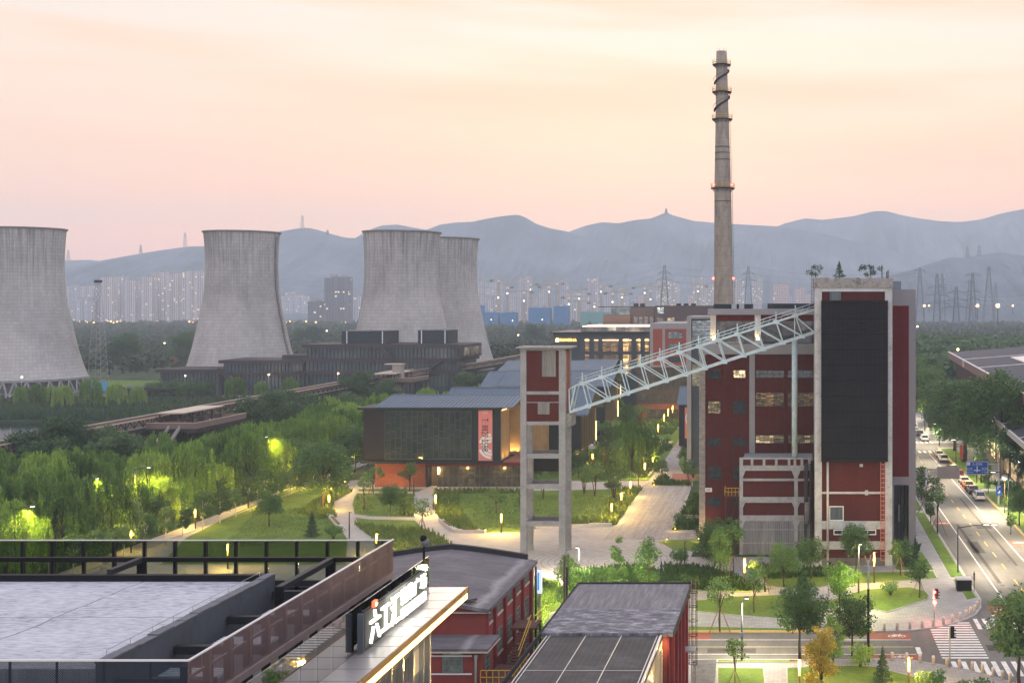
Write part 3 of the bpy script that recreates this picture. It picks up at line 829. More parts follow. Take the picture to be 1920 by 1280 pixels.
def upl(x, y, z, e, parent, col=(1.0, 0.62, 0.22), spot=70, rot=None):
 return lamp('SPOT', (x, y, z), e, col, parent, 0.12, spot, rot or (R(180 - 4), 0, 0))
upl(X(1337, FD), FD + 0.72, zb1 + 0.25, 330, bm_, (1.0, 0.72, 0.36), 60, (R(162), 0, 0)); upl(X(1421, FD), FD + 0.72, zb1 + 0.25, 330, bm_, (1.0, 0.72, 0.36), 60, (R(162), 0, 0))
rows = [(693.5, 709), (752, 775), (820, 836.5), (874, 898.5), (932, 948.5)]
for i, (a, b) in enumerate(rows):
 z1, z0 = Z(a, FD), Z(b, FD)
 window(bm_, X(1327.5, FD), X(1351.5, FD), z0, z1, FD, 4, 2 + (b - a > 20), PANE_LIT if i == 1 else PANE_DARK)
 window(bm_, X(1375, FD), X(1398.5, FD), z0, z1, FD, 4, 2 + (b - a > 20), PANE_LIT if i == 0 else PANE_DARK)
rows2 = [(693.5, 708.5), (735.5, 762), (815, 831)]
for i, (a, b) in enumerate(rows2):
 z1, z0 = Z(a, FD), Z(b, FD)
 window(bm_, X(1416.5, FD), X(1470.5, FD), z0, z1, FD, 7, 2 + (i == 1), [PANE_DARK, PANE_AMBER, PANE_LIT][i] if i else PANE('curtained_pane', (0.05, 0.055, 0.06)))
 window(bm_, X(1477, FD), X(1526.5, FD), z0, z1, FD, 7, 2 + (i == 1), [PANE('curtained_pane', (0.05, 0.055, 0.06)), PANE_AMBER, PANE_LIT][i])
for (a, b) in ((894, 905),):
 m = MB().box(X(1322.5, FD), X(1335, FD), FD - 0.12, FD - 0.02, Z(921.5, FD), Z(914, FD))
 sg_ = m.build('number_plate', WHITE, bm_)
 tx = text_mesh('lettering', 'N1', 0.45, BLACK, sg_, 0.01); place(tx, (X(1328.5, FD), FD - 0.14, Z(917.8, FD)), (R(90), 0, 0))
for a, b, y0, y1, mt_ in ((1338, 1409, 570, 579, M('roof_screen', (0.03, 0.038, 0.045), 0.2, 1)), (1440, 1526, 569, 578, M('roof_screen', (0.03, 0.038, 0.045), 0.2, 1)), (1428, 1439, 568.5, 578, M('pale_plant_box', (0.30, 0.36, 0.40), 0.15, 1))):
 MB().box(X(a, FD + 4), X(b, FD + 4), FD + 4, FD + 12, uz1, Z(y0, FD + 4)).build('roof_plant', mt_, bm_)
for px in (1372, 1386):
 MB().box(X(px, FD + 3), X(px + 9, FD + 3), FD + 2.5, FD + 3.7, uz1, uz1 + 0.75).build('air_unit', M('ac_unit_paint', (0.35, 0.37, 0.38), 0.1, 2), bm_)
TD = 159.4; KT = FPX / TD
tw = thing('screened_tower', 'tall white concrete framed tower filled with a black ribbed screen', 'tower', (8, TD, 0))
DIST = M('distressed_concrete', (0.42, 0.425, 0.43), 0.4, 0.7, 0.9, col2=(0.24, 0.225, 0.21), bump=0.6, fine=5)
DIST_D = M('stained_concrete', (0.26, 0.25, 0.24), 0.5, 0.9, 0.9, col2=(0.07, 0.068, 0.065), bump=0.6, fine=4)
tx0, tx1 = X(1527.5, TD), X(1673, TD); pw = 13.5 / KT
ztp = Z(520, TD)
MB().box(tx0 + 0.15, tx1 - 0.15, TD + 0.35, TD + 10.3, 0, ztp - 1.2).build('wall', RED, tw)
for a in (tx0, tx1 - pw):
 MB().box(a, a + pw, TD, TD + 0.9, 0, ztp - 1.4).build('pillar', DIST, tw)
 MB().box(a + 0.05, a + pw - 0.05, TD + 9.4, TD + 10.4, 0, ztp - 1.4).build('pillar', DIST, tw)
m = MB()
for i in range(26):
 a = tx0 - 0.1 + (tx1 - tx0 + 0.2) * i / 26; b = tx0 - 0.1 + (tx1 - tx0 + 0.2) * (i + 1) / 26
 m.box(a, b, TD - 0.12 - random.random() * 0.05, TD + 10.5, ztp - 1.4 - random.random() * 0.06, ztp - random.random() * 0.18)
m.build('parapet', DIST_D, tw)
MB().box(tx0 + pw, tx1 - pw, TD + 0.1, TD + 0.34, Z(546.5, TD), ztp - 1.42).build('top_beam', M('washed_blue_concrete', (0.52, 0.55, 0.58), 0.2, 0.6), tw)
MB().box(X(1556, TD), X(1577, TD), TD + 0.24, TD + 0.33, Z(563, TD), Z(547, TD)).build('shutter', CORR('grey_shutter', (0.14, 0.17, 0.18), 0.25), tw)
sx0, sx1 = X(1541.5, TD), X(1662.5, TD)
scr = NT('black_screen'); s = scr.sep(scr.obj())
g1 = scr.math('LESS_THAN', scr.math('FRACT', scr.math('MULTIPLY', s[0], 1 / 0.62)), 0.1)
g2 = scr.math('LESS_THAN', scr.math('FRACT', scr.math('MULTIPLY', s[2], 1 / 0.32)), 0.25)
g3 = scr.math('LESS_THAN', scr.math('FRACT', scr.math('MULTIPLY', s[2], 1 / 2.1)), 0.06)
nz = scr.noise(scr.obj(), 0.4, 5, 0.7)
c = scr.ramp(nz, [(0.3, (0.005, 0.0055, 0.008)), (0.7, (0.012, 0.0125, 0.016))])
c = scr.mix(scr.math('MULTIPLY', g2, 0.5), c, (0.006, 0.006, 0.008)); c = scr.mix(scr.math('MULTIPLY', g1, 0.4), c, (0.022, 0.023, 0.027)); c = scr.mix(g3, c, (0.003, 0.003, 0.004))
scr.base(c); scr.bump(g2, 0.5, 0.06); scr.set(0.7, 0.0, 0.1)
MB().box(sx0, sx1, TD - 0.55, TD + 0.3, Z(862, TD), Z(563.5, TD)).build('screen', scr.m, tw)
m = MB()
for q in (sx0 - 0.12, sx1): m.box(q, q + 0.12, TD - 0.62, TD - 0.01, Z(862, TD), Z(563, TD))
m.box(sx0 - 0.12, sx1 + 0.12, TD - 0.62, TD - 0.01, Z(864.5, TD), Z(862.2, TD))
m.build('screen_frame', BLACK, tw)
PALEB = M('pale_band', (0.44, 0.45, 0.45), 0.3, 0.6, 0.9, col2=(0.25, 0.25, 0.25))
for a, b in ((922, 926), (977, 992), (1015, 1030)):
 MB().box(tx0 + pw, tx1 - pw, TD + 0.2, TD + 0.345, Z(b, TD), Z(a, TD)).build('string_course', PALEB, tw)
MB().box(tx0 + pw, tx1 - pw, TD + 0.12, TD + 0.346, 0, Z(1046, TD)).build('plinth', CONC_D, tw)
lw_ = window(tw, X(1555, TD), X(1582, TD), Z(977, TD) + 0.03, Z(949, TD), TD + 0.34, 1, 1, CORR('grey_louvre', (0.10, 0.12, 0.13), 0.2), WHITE, fw=0.12, t=0.14)
lw2 = window(tw, X(1563, TD), X(1643, TD), Z(1003, TD), Z(993, TD), TD + 0.34, 5, 1, PANE_DARK, WHITE, fw=0.12, t=0.14)
MB().tube([(X(1552, TD), TD + 0.16, Z(864, TD)), (X(1552, TD), TD + 0.16, Z(1050, TD))], 0.17, 8).build('downpipe', M('cream_pipe', (0.5, 0.47, 0.40), 0.2, 1), tw)
m = MB(); lx0, lx1 = X(1651.5, TD), X(1659.5, TD)
LADRED = M('pale_red_ladder', (0.55, 0.22, 0.18), 0.2, 1)
for a in (lx0, lx1): m.beam((a, TD + 0.02, Z(1050, TD)), (a, TD + 0.02, Z(864, TD)), 0.09, 0.09)
for z in np.arange(Z(1050, TD), Z(866, TD), 0.62): m.beam((lx0, TD + 0.0, z), (lx1, TD + 0.0, z), 0.08, 0.08)
m.beam(((lx0 + lx1) / 2, TD - 0.35, Z(1030, TD)), ((lx0 + lx1) / 2, TD - 0.35, Z(868, TD)), 0.06, 0.06)
m.build('ladder', LADRED, tw)
MB().box(X(1612, TD), X(1618, TD), TD + 0.1, TD + 0.33, Z(875, TD), Z(870, TD)).build('wall_box', PALEB, tw)
MB().box(X(1622, TD), X(1628, TD), TD + 0.1, TD + 0.19, Z(928, TD), Z(919, TD)).build('wall_box', PALEB, tw)
m = MB()
for dx in (-0.12, 0.12): m.beam((tx0 - 0.3 + dx, TD + 2.0, Z(572, TD)), (tx0 - 0.3 + dx, TD + 2.0, ztp + 0.9), 0.05, 0.05)
for z in np.arange(Z(572, TD), ztp + 0.8, 0.5): m.beam((tx0 - 0.45, TD + 2.0, z), (tx0 - 0.15, TD + 2.0, z), 0.05, 0.05)
m.build('roof_ladder', STEEL_D, tw)
for px, h in ((1654, 1.7), (1663, 0.8), (1665.5, 1.0)):
 m = MB().box(X(px, TD), X(px, TD) + 0.12, TD + 1, TD + 1.12, ztp - 0.2, ztp + h); m.build('vent_post', STEEL_D, tw)
RP = [broadleaf('rooftop_sapling', 111, 2.1, 0.95, 0.12, 0.05, 380, 0.2, L_DARK, 9, 0.45), conifer('rooftop_sapling', 112, 2.4, 1.15, L_BROAD, 700, 0.2), broadleaf('rooftop_sapling', 113, 2.1, 1.7, 0.12, 0.05, 620, 0.2, L_DARK, 12, 0.4)]
put(RP[0], X(1529, TD), TD + 0.5, 'sparse sapling sprouting at the left end of the tower parapet', z=ztp - 0.2)
put(RP[1], X(1574, TD), TD + 0.9, 'pointed bush growing on the tower parapet, left of centre', z=ztp - 0.15)
put(RP[2], X(1633, TD), TD + 1.0, 'wide open sapling growing near the right end of the tower parapet', z=ztp - 0.2)
BD = 170.0
rb = thing('grey_rear_block', 'grey rendered block with a tall red inset right of the screened tower', 'building', (15, BD, 0))
bx0, bx1 = 12.6, X(1717, BD)
GB = M('grey_block_render', (0.235, 0.225, 0.245), 0.08, 0.3, 0.85)
zbt, zlow = Z(542.5, BD), Z(909, BD)
MB().box(bx0, bx1, BD, BD + 34, zlow, zbt).build('wall', GB, rb)
MB().box(X(1704, BD), bx1, BD + 0.0, BD + 34, 0, zlow - 0.002).build('corner_pier', GB, rb)
MB().box(bx0, X(1676, BD), BD + 0.0, BD + 34, 0, zlow - 0.002).build('pier', GB, rb)
MB().box(X(1674, BD), X(1704, BD), BD - 0.06, BD - 0.002, Z(893, BD), Z(573, BD)).build('red_inset', BRICK('inset_brick', (0.13, 0.012, 0.018), (0.08, 0.008, 0.012), 0.4, 0.13, 0.2), rb)
MB().box(bx0, X(1692, BD), BD + 2, BD + 14, zbt, Z(526.5, BD)).build('lift_overrun', M('slate_render', (0.16, 0.2, 0.215), 0.1, 0.5), rb)
MB().box(X(1676, BD), X(1704, BD), BD + 3.0, BD + 33, 0.05, zlow - 0.003).build('recess_wall', M('recess_grey', (0.2, 0.2, 0.21), 0.15, 1), rb)
for px in (1683, 1690, 1697):
 MB().box(X(px, BD), X(px, BD) + 0.14, BD + 0.2, BD + 1.6, 0.05, zlow - 0.003).build('fin', STEEL_D, rb)
MB().box(X(1684, BD), X(1690, BD), BD + 1.9, BD + 2.4, 3.8, 6.2).build('notice_board', WHITE, rb)
AD = 167.0; KA = FPX / AD
an = thing('concrete_annex', 'low derelict annex with pale concrete frame, red panels and corrugated base', 'building', (-2.5, AD, 0))
ax0, ax1 = X(1386.5, AD), X(1520, AD)
zroof = Z(858, AD + 1) - 0.35
MB().box(ax0 + 0.2, 2.62, AD + 0.3, FD - 0.02, 0, zroof).build('wall', RED, an)
MB().box(ax0 + 0.4, 2.6, AD + 0.45, FD - 0.03, zroof, zroof + 0.12).build('gravel_roof', M('gravel_roof', (0.25, 0.27, 0.28), 0.4, 2.5, 0.95, bump=0.4), an)
DB = M('annex_concrete', (0.33, 0.335, 0.345), 0.4, 0.9, 0.9, col2=(0.2, 0.19, 0.185), bump=0.4)
MB().box(ax0, ax0 + 0.5, AD - 0.02, AD + 0.5, 0, Z(858, AD)).build('column', DB, an)
MB().box(X(1489, AD), X(1496, AD), AD - 0.08, AD + 0.5, 0, Z(873, AD)).build('column', DB, an)
for a, b in ((858, 861), (872.5, 882), (897, 901.5), (931.5, 942), (966, 976.5)):
 MB().box(ax0 + 0.5, ax1, AD + 0.03, AD + 0.5, Z(b, AD), Z(a, AD)).build('beam', DB, an)
for a, b in ((884, 897), (942, 955), (977, 990)):
 for px, sg in ((1393, 1), (1489, -1), (1496, 1)):
  x0 = X(px, AD); w_ = 5 / KA * sg
  MB().extr([(x0, Z(a - 2, AD)), (x0 + w_, Z(a - 2, AD)), (x0, Z(b - 3, AD))], 'y', AD + 0.0, AD + 0.4).build('haunch', DB, an)
for px in (1386.5, 1407.5, 1430, 1453, 1477, 1488, 1501, 1515):
 MB().box(X(px, AD), X(px + 5, AD), AD + 0.02, AD + 0.5, Z(872.4, AD), Z(861.1, AD)).build('parapet_stub', DB, an)
MB().box(ax0 + 0.5, ax1, AD + 0.18, AD + 0.48, Z(872.3, AD), Z(861.2, AD)).build('parapet_panel', RED, an)
MB().box(ax0 + 0.5, X(1519, AD), AD + 0.12, AD + 0.29, Z(1040, AD), Z(976.7, AD)).build('corrugated_cladding', CORR('grey_corrugated', (0.27, 0.28, 0.29), 0.32, 0.8), an)
m = MB()
for py in (992, 1017): m.box(ax0 + 0.5, X(1519, AD), AD + 0.06, AD + 0.118, Z(py + 1, AD), Z(py, AD))
m.build('cladding_rail', PALEB, an)
for px, r_ in ((1509, 0.12), (1513, 0.2), (1519, 0.1)):
 MB().tube([(X(px, AD), AD - 0.25, Z(868, AD)), (X(px, AD), AD - 0.25, Z(978 if px > 1510 else 1040, AD))], r_, 8).build('pipe', M('dark_pipe', (0.06, 0.055, 0.05), 0.4, 2), an)
MB().tube([(X(1514, AD), AD - 0.5, Z(940, AD)), (X(1514, AD), AD - 0.5, Z(980, AD))], 0.42, 10).build('duct', M('peeling_duct', (0.2, 0.2, 0.19), 0.5, 3, col2=(0.05, 0.05, 0.05)), an)
st = thing('access_stair', 'ochre railed steel access platform climbing the annex corner', 'staircase', (X(1372, AD), AD, 0))
m = MB(); rl = MB()
for py in (930, 1012):
 z = Z(py, AD); x0, x1 = X(1358.5, AD), X(1385, AD)
 m.box(x0, x1, AD + 0.5, AD + 2.5, z - 0.15, z)
 for hh in (0.55, 1.1): rl.beam((x0, AD + 0.5, z + hh), (x1, AD + 0.5, z + hh), 0.06, 0.06); rl.beam((x0, AD + 0.5, z + hh), (x0, AD + 2.5, z + hh), 0.06, 0.06)
 for i in range(5): rl.beam((x0 + (x1 - x0) * i / 4, AD + 0.5, z), (x0 + (x1 - x0) * i / 4, AD + 0.5, z + 1.1), 0.05, 0.05)
for px in (1360, 1384): m.beam((X(px, AD), AD + 0.6, 0), (X(px, AD), AD + 0.6, Z(930, AD)), 0.16, 0.16)
m.beam((X(1360, AD), AD + 1.5, Z(1012, AD)), (X(1383, AD), AD + 1.5, Z(930, AD)), 0.8, 0.12)
m.build('platform', M('rusty_steel', (0.09, 0.04, 0.03), 0.4, 2), st); rl.build('railing', OCHRE, st)
cv = thing('conveyor_truss', 'pale cyan steel lattice conveyor bridge sloping up to the screened tower', 'truss bridge', (-15, 167, 25))
Yf, Yb = 166.6, 169.4
def PF(px, py, Y=Yf): return Vector((X(px, 167), Y, Z(py, 167)))
LL0, LL1 = PF(1069, 772), PF(1527, 623); UL0, UL1 = PF(1080, 722), PF(1527, 580.5)
def along(a, b, px):
 t = (X(px, 167) - a.x) / (b.x - a.x); return a + (b - a) * t
def back(p): return Vector((p.x, Yb, p.z))
m = MB(); mb2 = MB();
for f in (lambda p: p, back):
 m.beam(f(LL0), f(LL1), 0.32, 0.36); m.beam(f(UL0), f(UL1), 0.25, 0.27)
m.build('chord', CYANSTEEL, cv)
lows = [1104 + 36.4 * i for i in range(12)]; ups = [1093 + 36.2 * i for i in range(12)]
for f in (lambda p: p, back):
 web = MB()
 for i in range(12):
  lo, up = along(LL0, LL1, lows[i]), along(UL0, UL1, ups[i])
  web.beam(f(lo), f(up), 0.13, 0.15)
  if i + 1 < 12: web.beam(f(along(UL0, UL1, ups[i])), f(along(LL0, LL1, lows[i + 1])), 0.13, 0.15)
 web.beam(f(LL0), f(PF(1068, 729)), 0.13, 0.15); web.beam(f(PF(1068, 729)), f(UL0), 0.13, 0.15); web.beam(f(LL0), f(UL0), 0.15, 0.17)
 web.beam(f(along(UL0, UL1, 1490)), f(LL1), 0.16, 0.18)
 web.beam(f(along(LL0, LL1, 1490)), f(along(UL0, UL1, 1490)), 0.13, 0.15)
 web.build('lattice_web', CYANSTEEL, cv)
cr = MB()
for i in range(12):
 lo, up = along(LL0, LL1, lows[i]), along(UL0, UL1, ups[i])
 cr.beam(lo, back(lo), 0.16, 0.16); cr.beam(up, back(up), 0.16, 0.16)
 if i + 1 < 12: cr.beam(lo, back(along(LL0, LL1, lows[i + 1])), 0.1, 0.1)
cr.build('cross_brace', CYANSTEEL, cv)
for i in range(12):
 for f in (lambda p: p,):
  for p in (along(LL0, LL1, lows[i]), along(UL0, UL1, ups[i])):
   MB().box(p.x - 0.4, p.x + 0.4, Yf - 0.24, Yf - 0.205, p.z - 0.28, p.z + 0.28).build('gusset_plate', CYANSTEEL, cv)
rl = MB()
for Y in (Yf, Yb):
 a, b = UL0 + Vector((0, 0, 0.95)), UL1 + Vector((0, 0, 0.95))
 a.y = b.y = Y
 rl.tube([a, b], 0.05, 5); rl.tube([a - Vector((0, 0, .45)), b - Vector((0, 0, .45))], 0.04, 5)
 for i in range(12):
  p = along(UL0, UL1, ups[i]); rl.beam((p.x, Y, p.z), (p.x, Y, p.z + 1.5 if Y == Yf else p.z + 1.0), 0.16 if Y == Yf else 0.07, 0.12)
 for i in range(36):
  p = along(UL0, UL1, 1085 + 440 * i / 36); q = along(UL0, UL1, 1085 + 440 * (i + 0.5) / 36); rl.beam((p.x, Y, p.z + 0.1), (q.x, Y, q.z + 0.95), 0.025, 0.025)
rl.build('handrail', CYANSTEEL, cv)
zc_ = along(LL0, LL1, 1490).z
MB().tube([(0, 168, zroof + 0.1), (0, 168, zc_ - 0.1)], 0.42, 14).build('support_column', CYANSTEEL, cv)
HD = 165.7; HB = 170.0
hf = thing('headframe', 'tall slim concrete headframe with red brick box on four stilts', 'tower', (-35.5, 168, 0))
hx = [(-38.75, -37.9), (-33.3, -32.4)]
ht = Z(653, HD)
for a, b in hx:
 MB().box(a, b, HD, HD + 0.85, 0, ht).build('leg', CONC, hf)
 MB().box(a, b, HB - 0.5, HB + 0.35, 0, ht).build('leg', CONC, hf)
z0b = Z(790, HD)
MB().box(-38.6, -32.55, HD + 0.18, HB + 0.2, z0b, ht - 0.35).build('brick_box', RED, hf)
MB().box(-32.549, -32.50, HD + 0.86, HB - 0.52, z0b + 0.1, ht - 0.4).build('side_brick', ORANGEBRICK, hf)
MB().box(-39.3, -31.7, HD - 0.5, HB + 0.9, ht, ht + 0.22).build('roof_slab', DIST_D, hf)
for a, b in ((653, 657), (733.5, 739.5), (790, 796.5)):
 MB().box(-37.88, -33.32, HD + 0.04, HD + 0.6, Z(b, HD), Z(a, HD)).build('beam', CONC, hf)
MB().box(-37.88, -33.32, HD + 0.1, HD + 0.175, Z(755, HD), Z(753.5, HD)).build('string_course', CONC, hf)
for py in (851, 908, 978):
 z1 = Z(py, HD); z0 = z1 - 0.62
 MB().box(-37.88, -33.32, HD + 0.05, HD + 0.65, z0, z1).build('beam', CONC, hf)
 MB().box(-37.88, -33.32, HB - 0.35, HB + 0.2, z0, z1).build('beam', CONC_D, hf)
 for a, b in hx: MB().box(a + 0.1, b - 0.1, HD + 0.86, HB - 0.51, z0, z1).build('beam', CONC, hf)
cs = CORR('old_corrugated', (0.26, 0.25, 0.235), 0.26, 0.8)
MB().box(X(1016, HD), X(1042, HD), HD + 0.05, HD + 0.17, Z(706, HD), Z(657.5, HD)).build('sheet_panel', cs, hf)
MB().box(X(1008, HD), X(1030, HD), HD + 0.05, HD + 0.17, Z(776.5, HD), Z(755.2, HD)).build('sheet_panel', cs, hf)
MB().box(-32.4, -31.6, HD + 0.5, HB - 0.5, Z(800, HD), Z(776, HD)).build('bracket', DIST_D, hf)
ROOFB = M('blue_grey_roof', (0.105, 0.14, 0.18), 0.15, 0.25, 0.6, 0.0, spec=0.25)
CLAD = M('charcoal_cladding', (0.020, 0.025, 0.032), 0.2, 0.5, 0.6)
CLADB = M('brown_black_cladding', (0.024, 0.021, 0.023), 0.25, 0.5, 0.6)
WARMWALL = M('lamplit_wall', (0.30, 0.20, 0.10), 0.3, 0.5, 0.7)  # warm tone with the lamplight put into the wall colour
WARM = (1.0, 0.62, 0.22)
LEDW = EMIT('warm_led', (1.0, 0.60, 0.18), 7)
def gable(root, x0, x1, y0, yr, y1, ze, zr, over=0.0):
 """ribbed two-pitch roof, ridge along X"""
 th = 0.25
 m = MB()
 m.extr([(y0, ze), (yr, zr), (y1, ze), (y1, ze - th), (yr, zr - th), (y0, ze - th)], 'x', x0, x1)
 n = int((x1 - x0) / 0.78)
 for i in range(n + 1):
  a = x0 + (x1 - x0) * i / n
  for ya, za, yb, zb in ((y0, ze, yr, zr), (y1, ze, yr, zr)):
   m.beam((a, ya, za + 0.04), (a, yb, zb + 0.04), 0.13, 0.16)
 m.beam((x0, yr, zr + 0.05), (x1, yr, zr + 0.05), 0.5, 0.14)
 r = m.build('roof', ROOFB, root); recalc(r)
 return r
MD = 226.0
mu = thing('gallery_hall', 'dark glazed gallery with pink banner, brick base and ribbed blue roof', 'building', (-70, MD, 0))
mx0, mx1 = X(682, MD), X(938, MD)
zu0, zu1 = Z(868, MD), Z(768, MD)
MB().box(mx0, mx1, MD, MD + 7.5, zu0 + 0.5, zu1).build('upper_wall', CLAD, mu)
MB().box(mx0 - 0.5, mx1 + 0.3, MD - 0.5, MD + 7.7, zu0, zu0 + 0.498).build('floor_edge', CLAD, mu)
MB().box(mx0 - 1.0, mx1 + 0.4, MD - 0.6, MD + 7.9, zu1 + 0.002, zu1 + 0.45).build('eaves', CLAD, mu)
MB().box(mx0, X(722, MD), MD - 0.08, MD - 0.004, zu0 + 0.6, zu1 - 0.2).build('cladding_panel', CLADB, mu)
gx0, gx1 = X(722, MD), X(884, MD)
cwf = MB(); cwp = MB().box(gx0, gx1, MD - 0.04, MD - 0.003, zu0 + 0.9, zu1 - 0.35)
random.seed(3)
cols = [gx0 + (gx1 - gx0) * i / 16 for i in range(17)]
zlo, zhi = zu0 + 0.9, zu1 - 0.35
for i, a in enumerate(cols): cwf.box(a - 0.05, a + 0.05, MD - 0.12, MD - 0.042, zlo, zhi)
for i in range(16):
 z = zlo + random.uniform(0.6, 2.2)
 while z < zhi - 0.4:
  cwf.box(cols[i] + 0.05, cols[i + 1] - 0.05, MD - 0.11, MD - 0.042, z - 0.045, z + 0.045); z += random.choice((1.3, 1.9, 2.6))
cwf.box(gx0, gx1, MD - 0.13, MD - 0.042, zhi, zhi + 0.12); cwf.box(gx0, gx1, MD - 0.16, MD - 0.042, zlo - 0.2, zlo)
cwo = cwf.build('curtain_wall', M('bronze_mullion', (0.10, 0.11, 0.105), 0.15, 1, 0.4, 0.5), mu)
cwp.build('pane', PANE('gallery_glass', (0.014, 0.022, 0.022), None, 0, 0.35), cwo)
PINK = M('pink_banner', (0.66, 0.235, 0.215), 0.08, 0.8, 0.8)
bn = MB().box(X(897.5, MD), X(923.5, MD), MD - 0.16, MD - 0.1, Z(865, MD), Z(766.5, MD)).build('banner', PINK, mu)
BW, BH = X(923.5, MD) - X(897.5, MD), Z(766.5, MD) - Z(865, MD)
bcx, bcz = (X(897.5, MD) + X(923.5, MD)) / 2, (Z(766.5, MD) + Z(865, MD)) / 2
def arc_rings(parent, c, radii, wdt, y, mat, clip, name='ring_motif'):
 m = MB()
 for r in radii:
  seg = 64
  for i in range(seg):
   a0, a1 = 2 * math.pi * i / seg, 2 * math.pi * (i + 1) / seg
   q = [(c[0] + rr * math.cos(a), c[1] + rr * math.sin(a)) for rr, a in ((r, a0), (r, a1), (r + wdt, a1), (r + wdt, a0))]
   if all(clip[0] <= p[0] <= clip[1] and clip[2] <= p[1] <= clip[3] for p in q):
    m.add([(p[0], y, p[1]) for p in q], [(0, 1, 2, 3)])
 return m.build(name, mat, parent)
bclip = (X(897.5, MD) + 0.05, X(923.5, MD) - 0.05, Z(865, MD) + 0.05, Z(766.5, MD) - 0.05)
arc_rings(bn, (X(921, MD), Z(836, MD)), [0.7, 1.32, 1.94], 0.48, MD - 0.166, WHITE, bclip)
t = text_mesh('lettering', 'T: 8829 5588', 1.0, M('banner_ink', (0.02, 0.015, 0.018), 0.1, 1), bn, 0.006, fit=(6.4, 1.28)); place(t, (X(909.8, MD), MD - 0.18, Z(814.5, MD)), (R(90), R(90), 0))
t = text_mesh('lettering', '六工汇', 0.6, WHITE, bn, 0.006, fit=(1.15, 0.6)); place(t, (X(909.5, MD), MD - 0.17, Z(772, MD)), (R(90), 0, 0))
MB().box(X(699, MD), X(795, MD), MD + 1.2, MD + 8, 0, zu0 - 0.002).build('brick_base', ORANGEBRICK, mu)
MB().box(X(795, MD) + 0.002, X(800, MD), MD + 1.0, MD + 8, 0, zu0 - 0.002).build('dark_pier', CLAD, mu)
MB().box(X(800, MD) + 0.01, X(815, MD), MD + 3.0, MD + 3.2, 0, zu0 - 0.004).build('door', M('bronze_door', (0.16, 0.13, 0.10), 0.2, 1), mu)
wf = window(mu, X(815, MD), X(976, MD), 0.05, zu0 - 0.5, MD + 1.6, 16, 2, PANE('shop_glass', (0.03, 0.028, 0.024), (1.0, 0.7, 0.35), 0.05, 1.2), M('bronze_mullion'), fw=0.12)
MB().box(X(815, MD) + .02, X(976, MD) - .02, MD + 1.66, MD + 8, 0, zu0 - 0.004).build('ground_floor', CLADB, mu)
MB().box(X(800, MD), X(978, MD), MD - 0.4, MD + 9.5, zu0 - 0.45, zu0 - 0.003).build('red_soffit', REDD, mu)
tz = zu0 + 0.02
MB().box(mx1 + 0.3, X(978, MD), MD + 1, MD + 14, tz - 0.02, tz + 0.2).build('terrace', M('terrace_brick', (0.28, 0.12, 0.085), 0.25, 1.5), mu)
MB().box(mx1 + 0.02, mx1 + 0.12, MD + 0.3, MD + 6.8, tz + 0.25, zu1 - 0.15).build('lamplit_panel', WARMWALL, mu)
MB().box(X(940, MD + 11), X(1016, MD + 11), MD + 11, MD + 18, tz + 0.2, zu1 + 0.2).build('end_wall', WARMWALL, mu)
MB().box(mx0 + 0.5, X(940, MD + 11) - 0.01, MD + 7.72, MD + 18, 0, zu1 - 0.1).build('rear_wall', CLAD, mu)
gable(mu, X(703, MD), X(962, MD), MD - 0.2, MD + 10, MD + 20.5, zu1 + 0.5, Z(740, MD + 10))
MB().box(mx1 + 0.2, mx1 + 0.35, MD + 0.4, MD + 6.6, zu1 - 0.12, zu1 - 0.04).build('led_strip', LEDW, mu)
for y in (MD + 1.5, MD + 4.5): lamp('SPOT', (mx1 + 0.7, y, tz + 0.35), 420, WARM, mu, 0.1, 100, (R(170), R(-8), 0))
for px in (946, 957, 968): lamp('SPOT', (X(px, MD + 10), MD + 10.3, tz + 0.4), 420, WARM, mu, 0.1, 100, (R(168), 0, 0))
wl = MB().box(X(818, MD) - 0.1, X(818, MD) + 0.12, MD + 1.2, MD + 1.5, 2.6, 3.9).build('wall_lamp', LEDW, mu)
lamp('POINT', (X(818, MD), MD + 0.8, 3.2), 220, WARM, mu, 0.15)
lamp('POINT', (X(870, MD), MD + 0.6, 3.6), 90, WARM, mu, 0.3); lamp('POINT', (X(940, MD), MD + 0.6, 3.6), 90, WARM, mu, 0.3)
lamp('SPOT', (X(745, MD), MD - 2.2, 0.4), 260, (1.0, 0.55, 0.2), mu, 0.2, 110, (R(125), 0, 0))
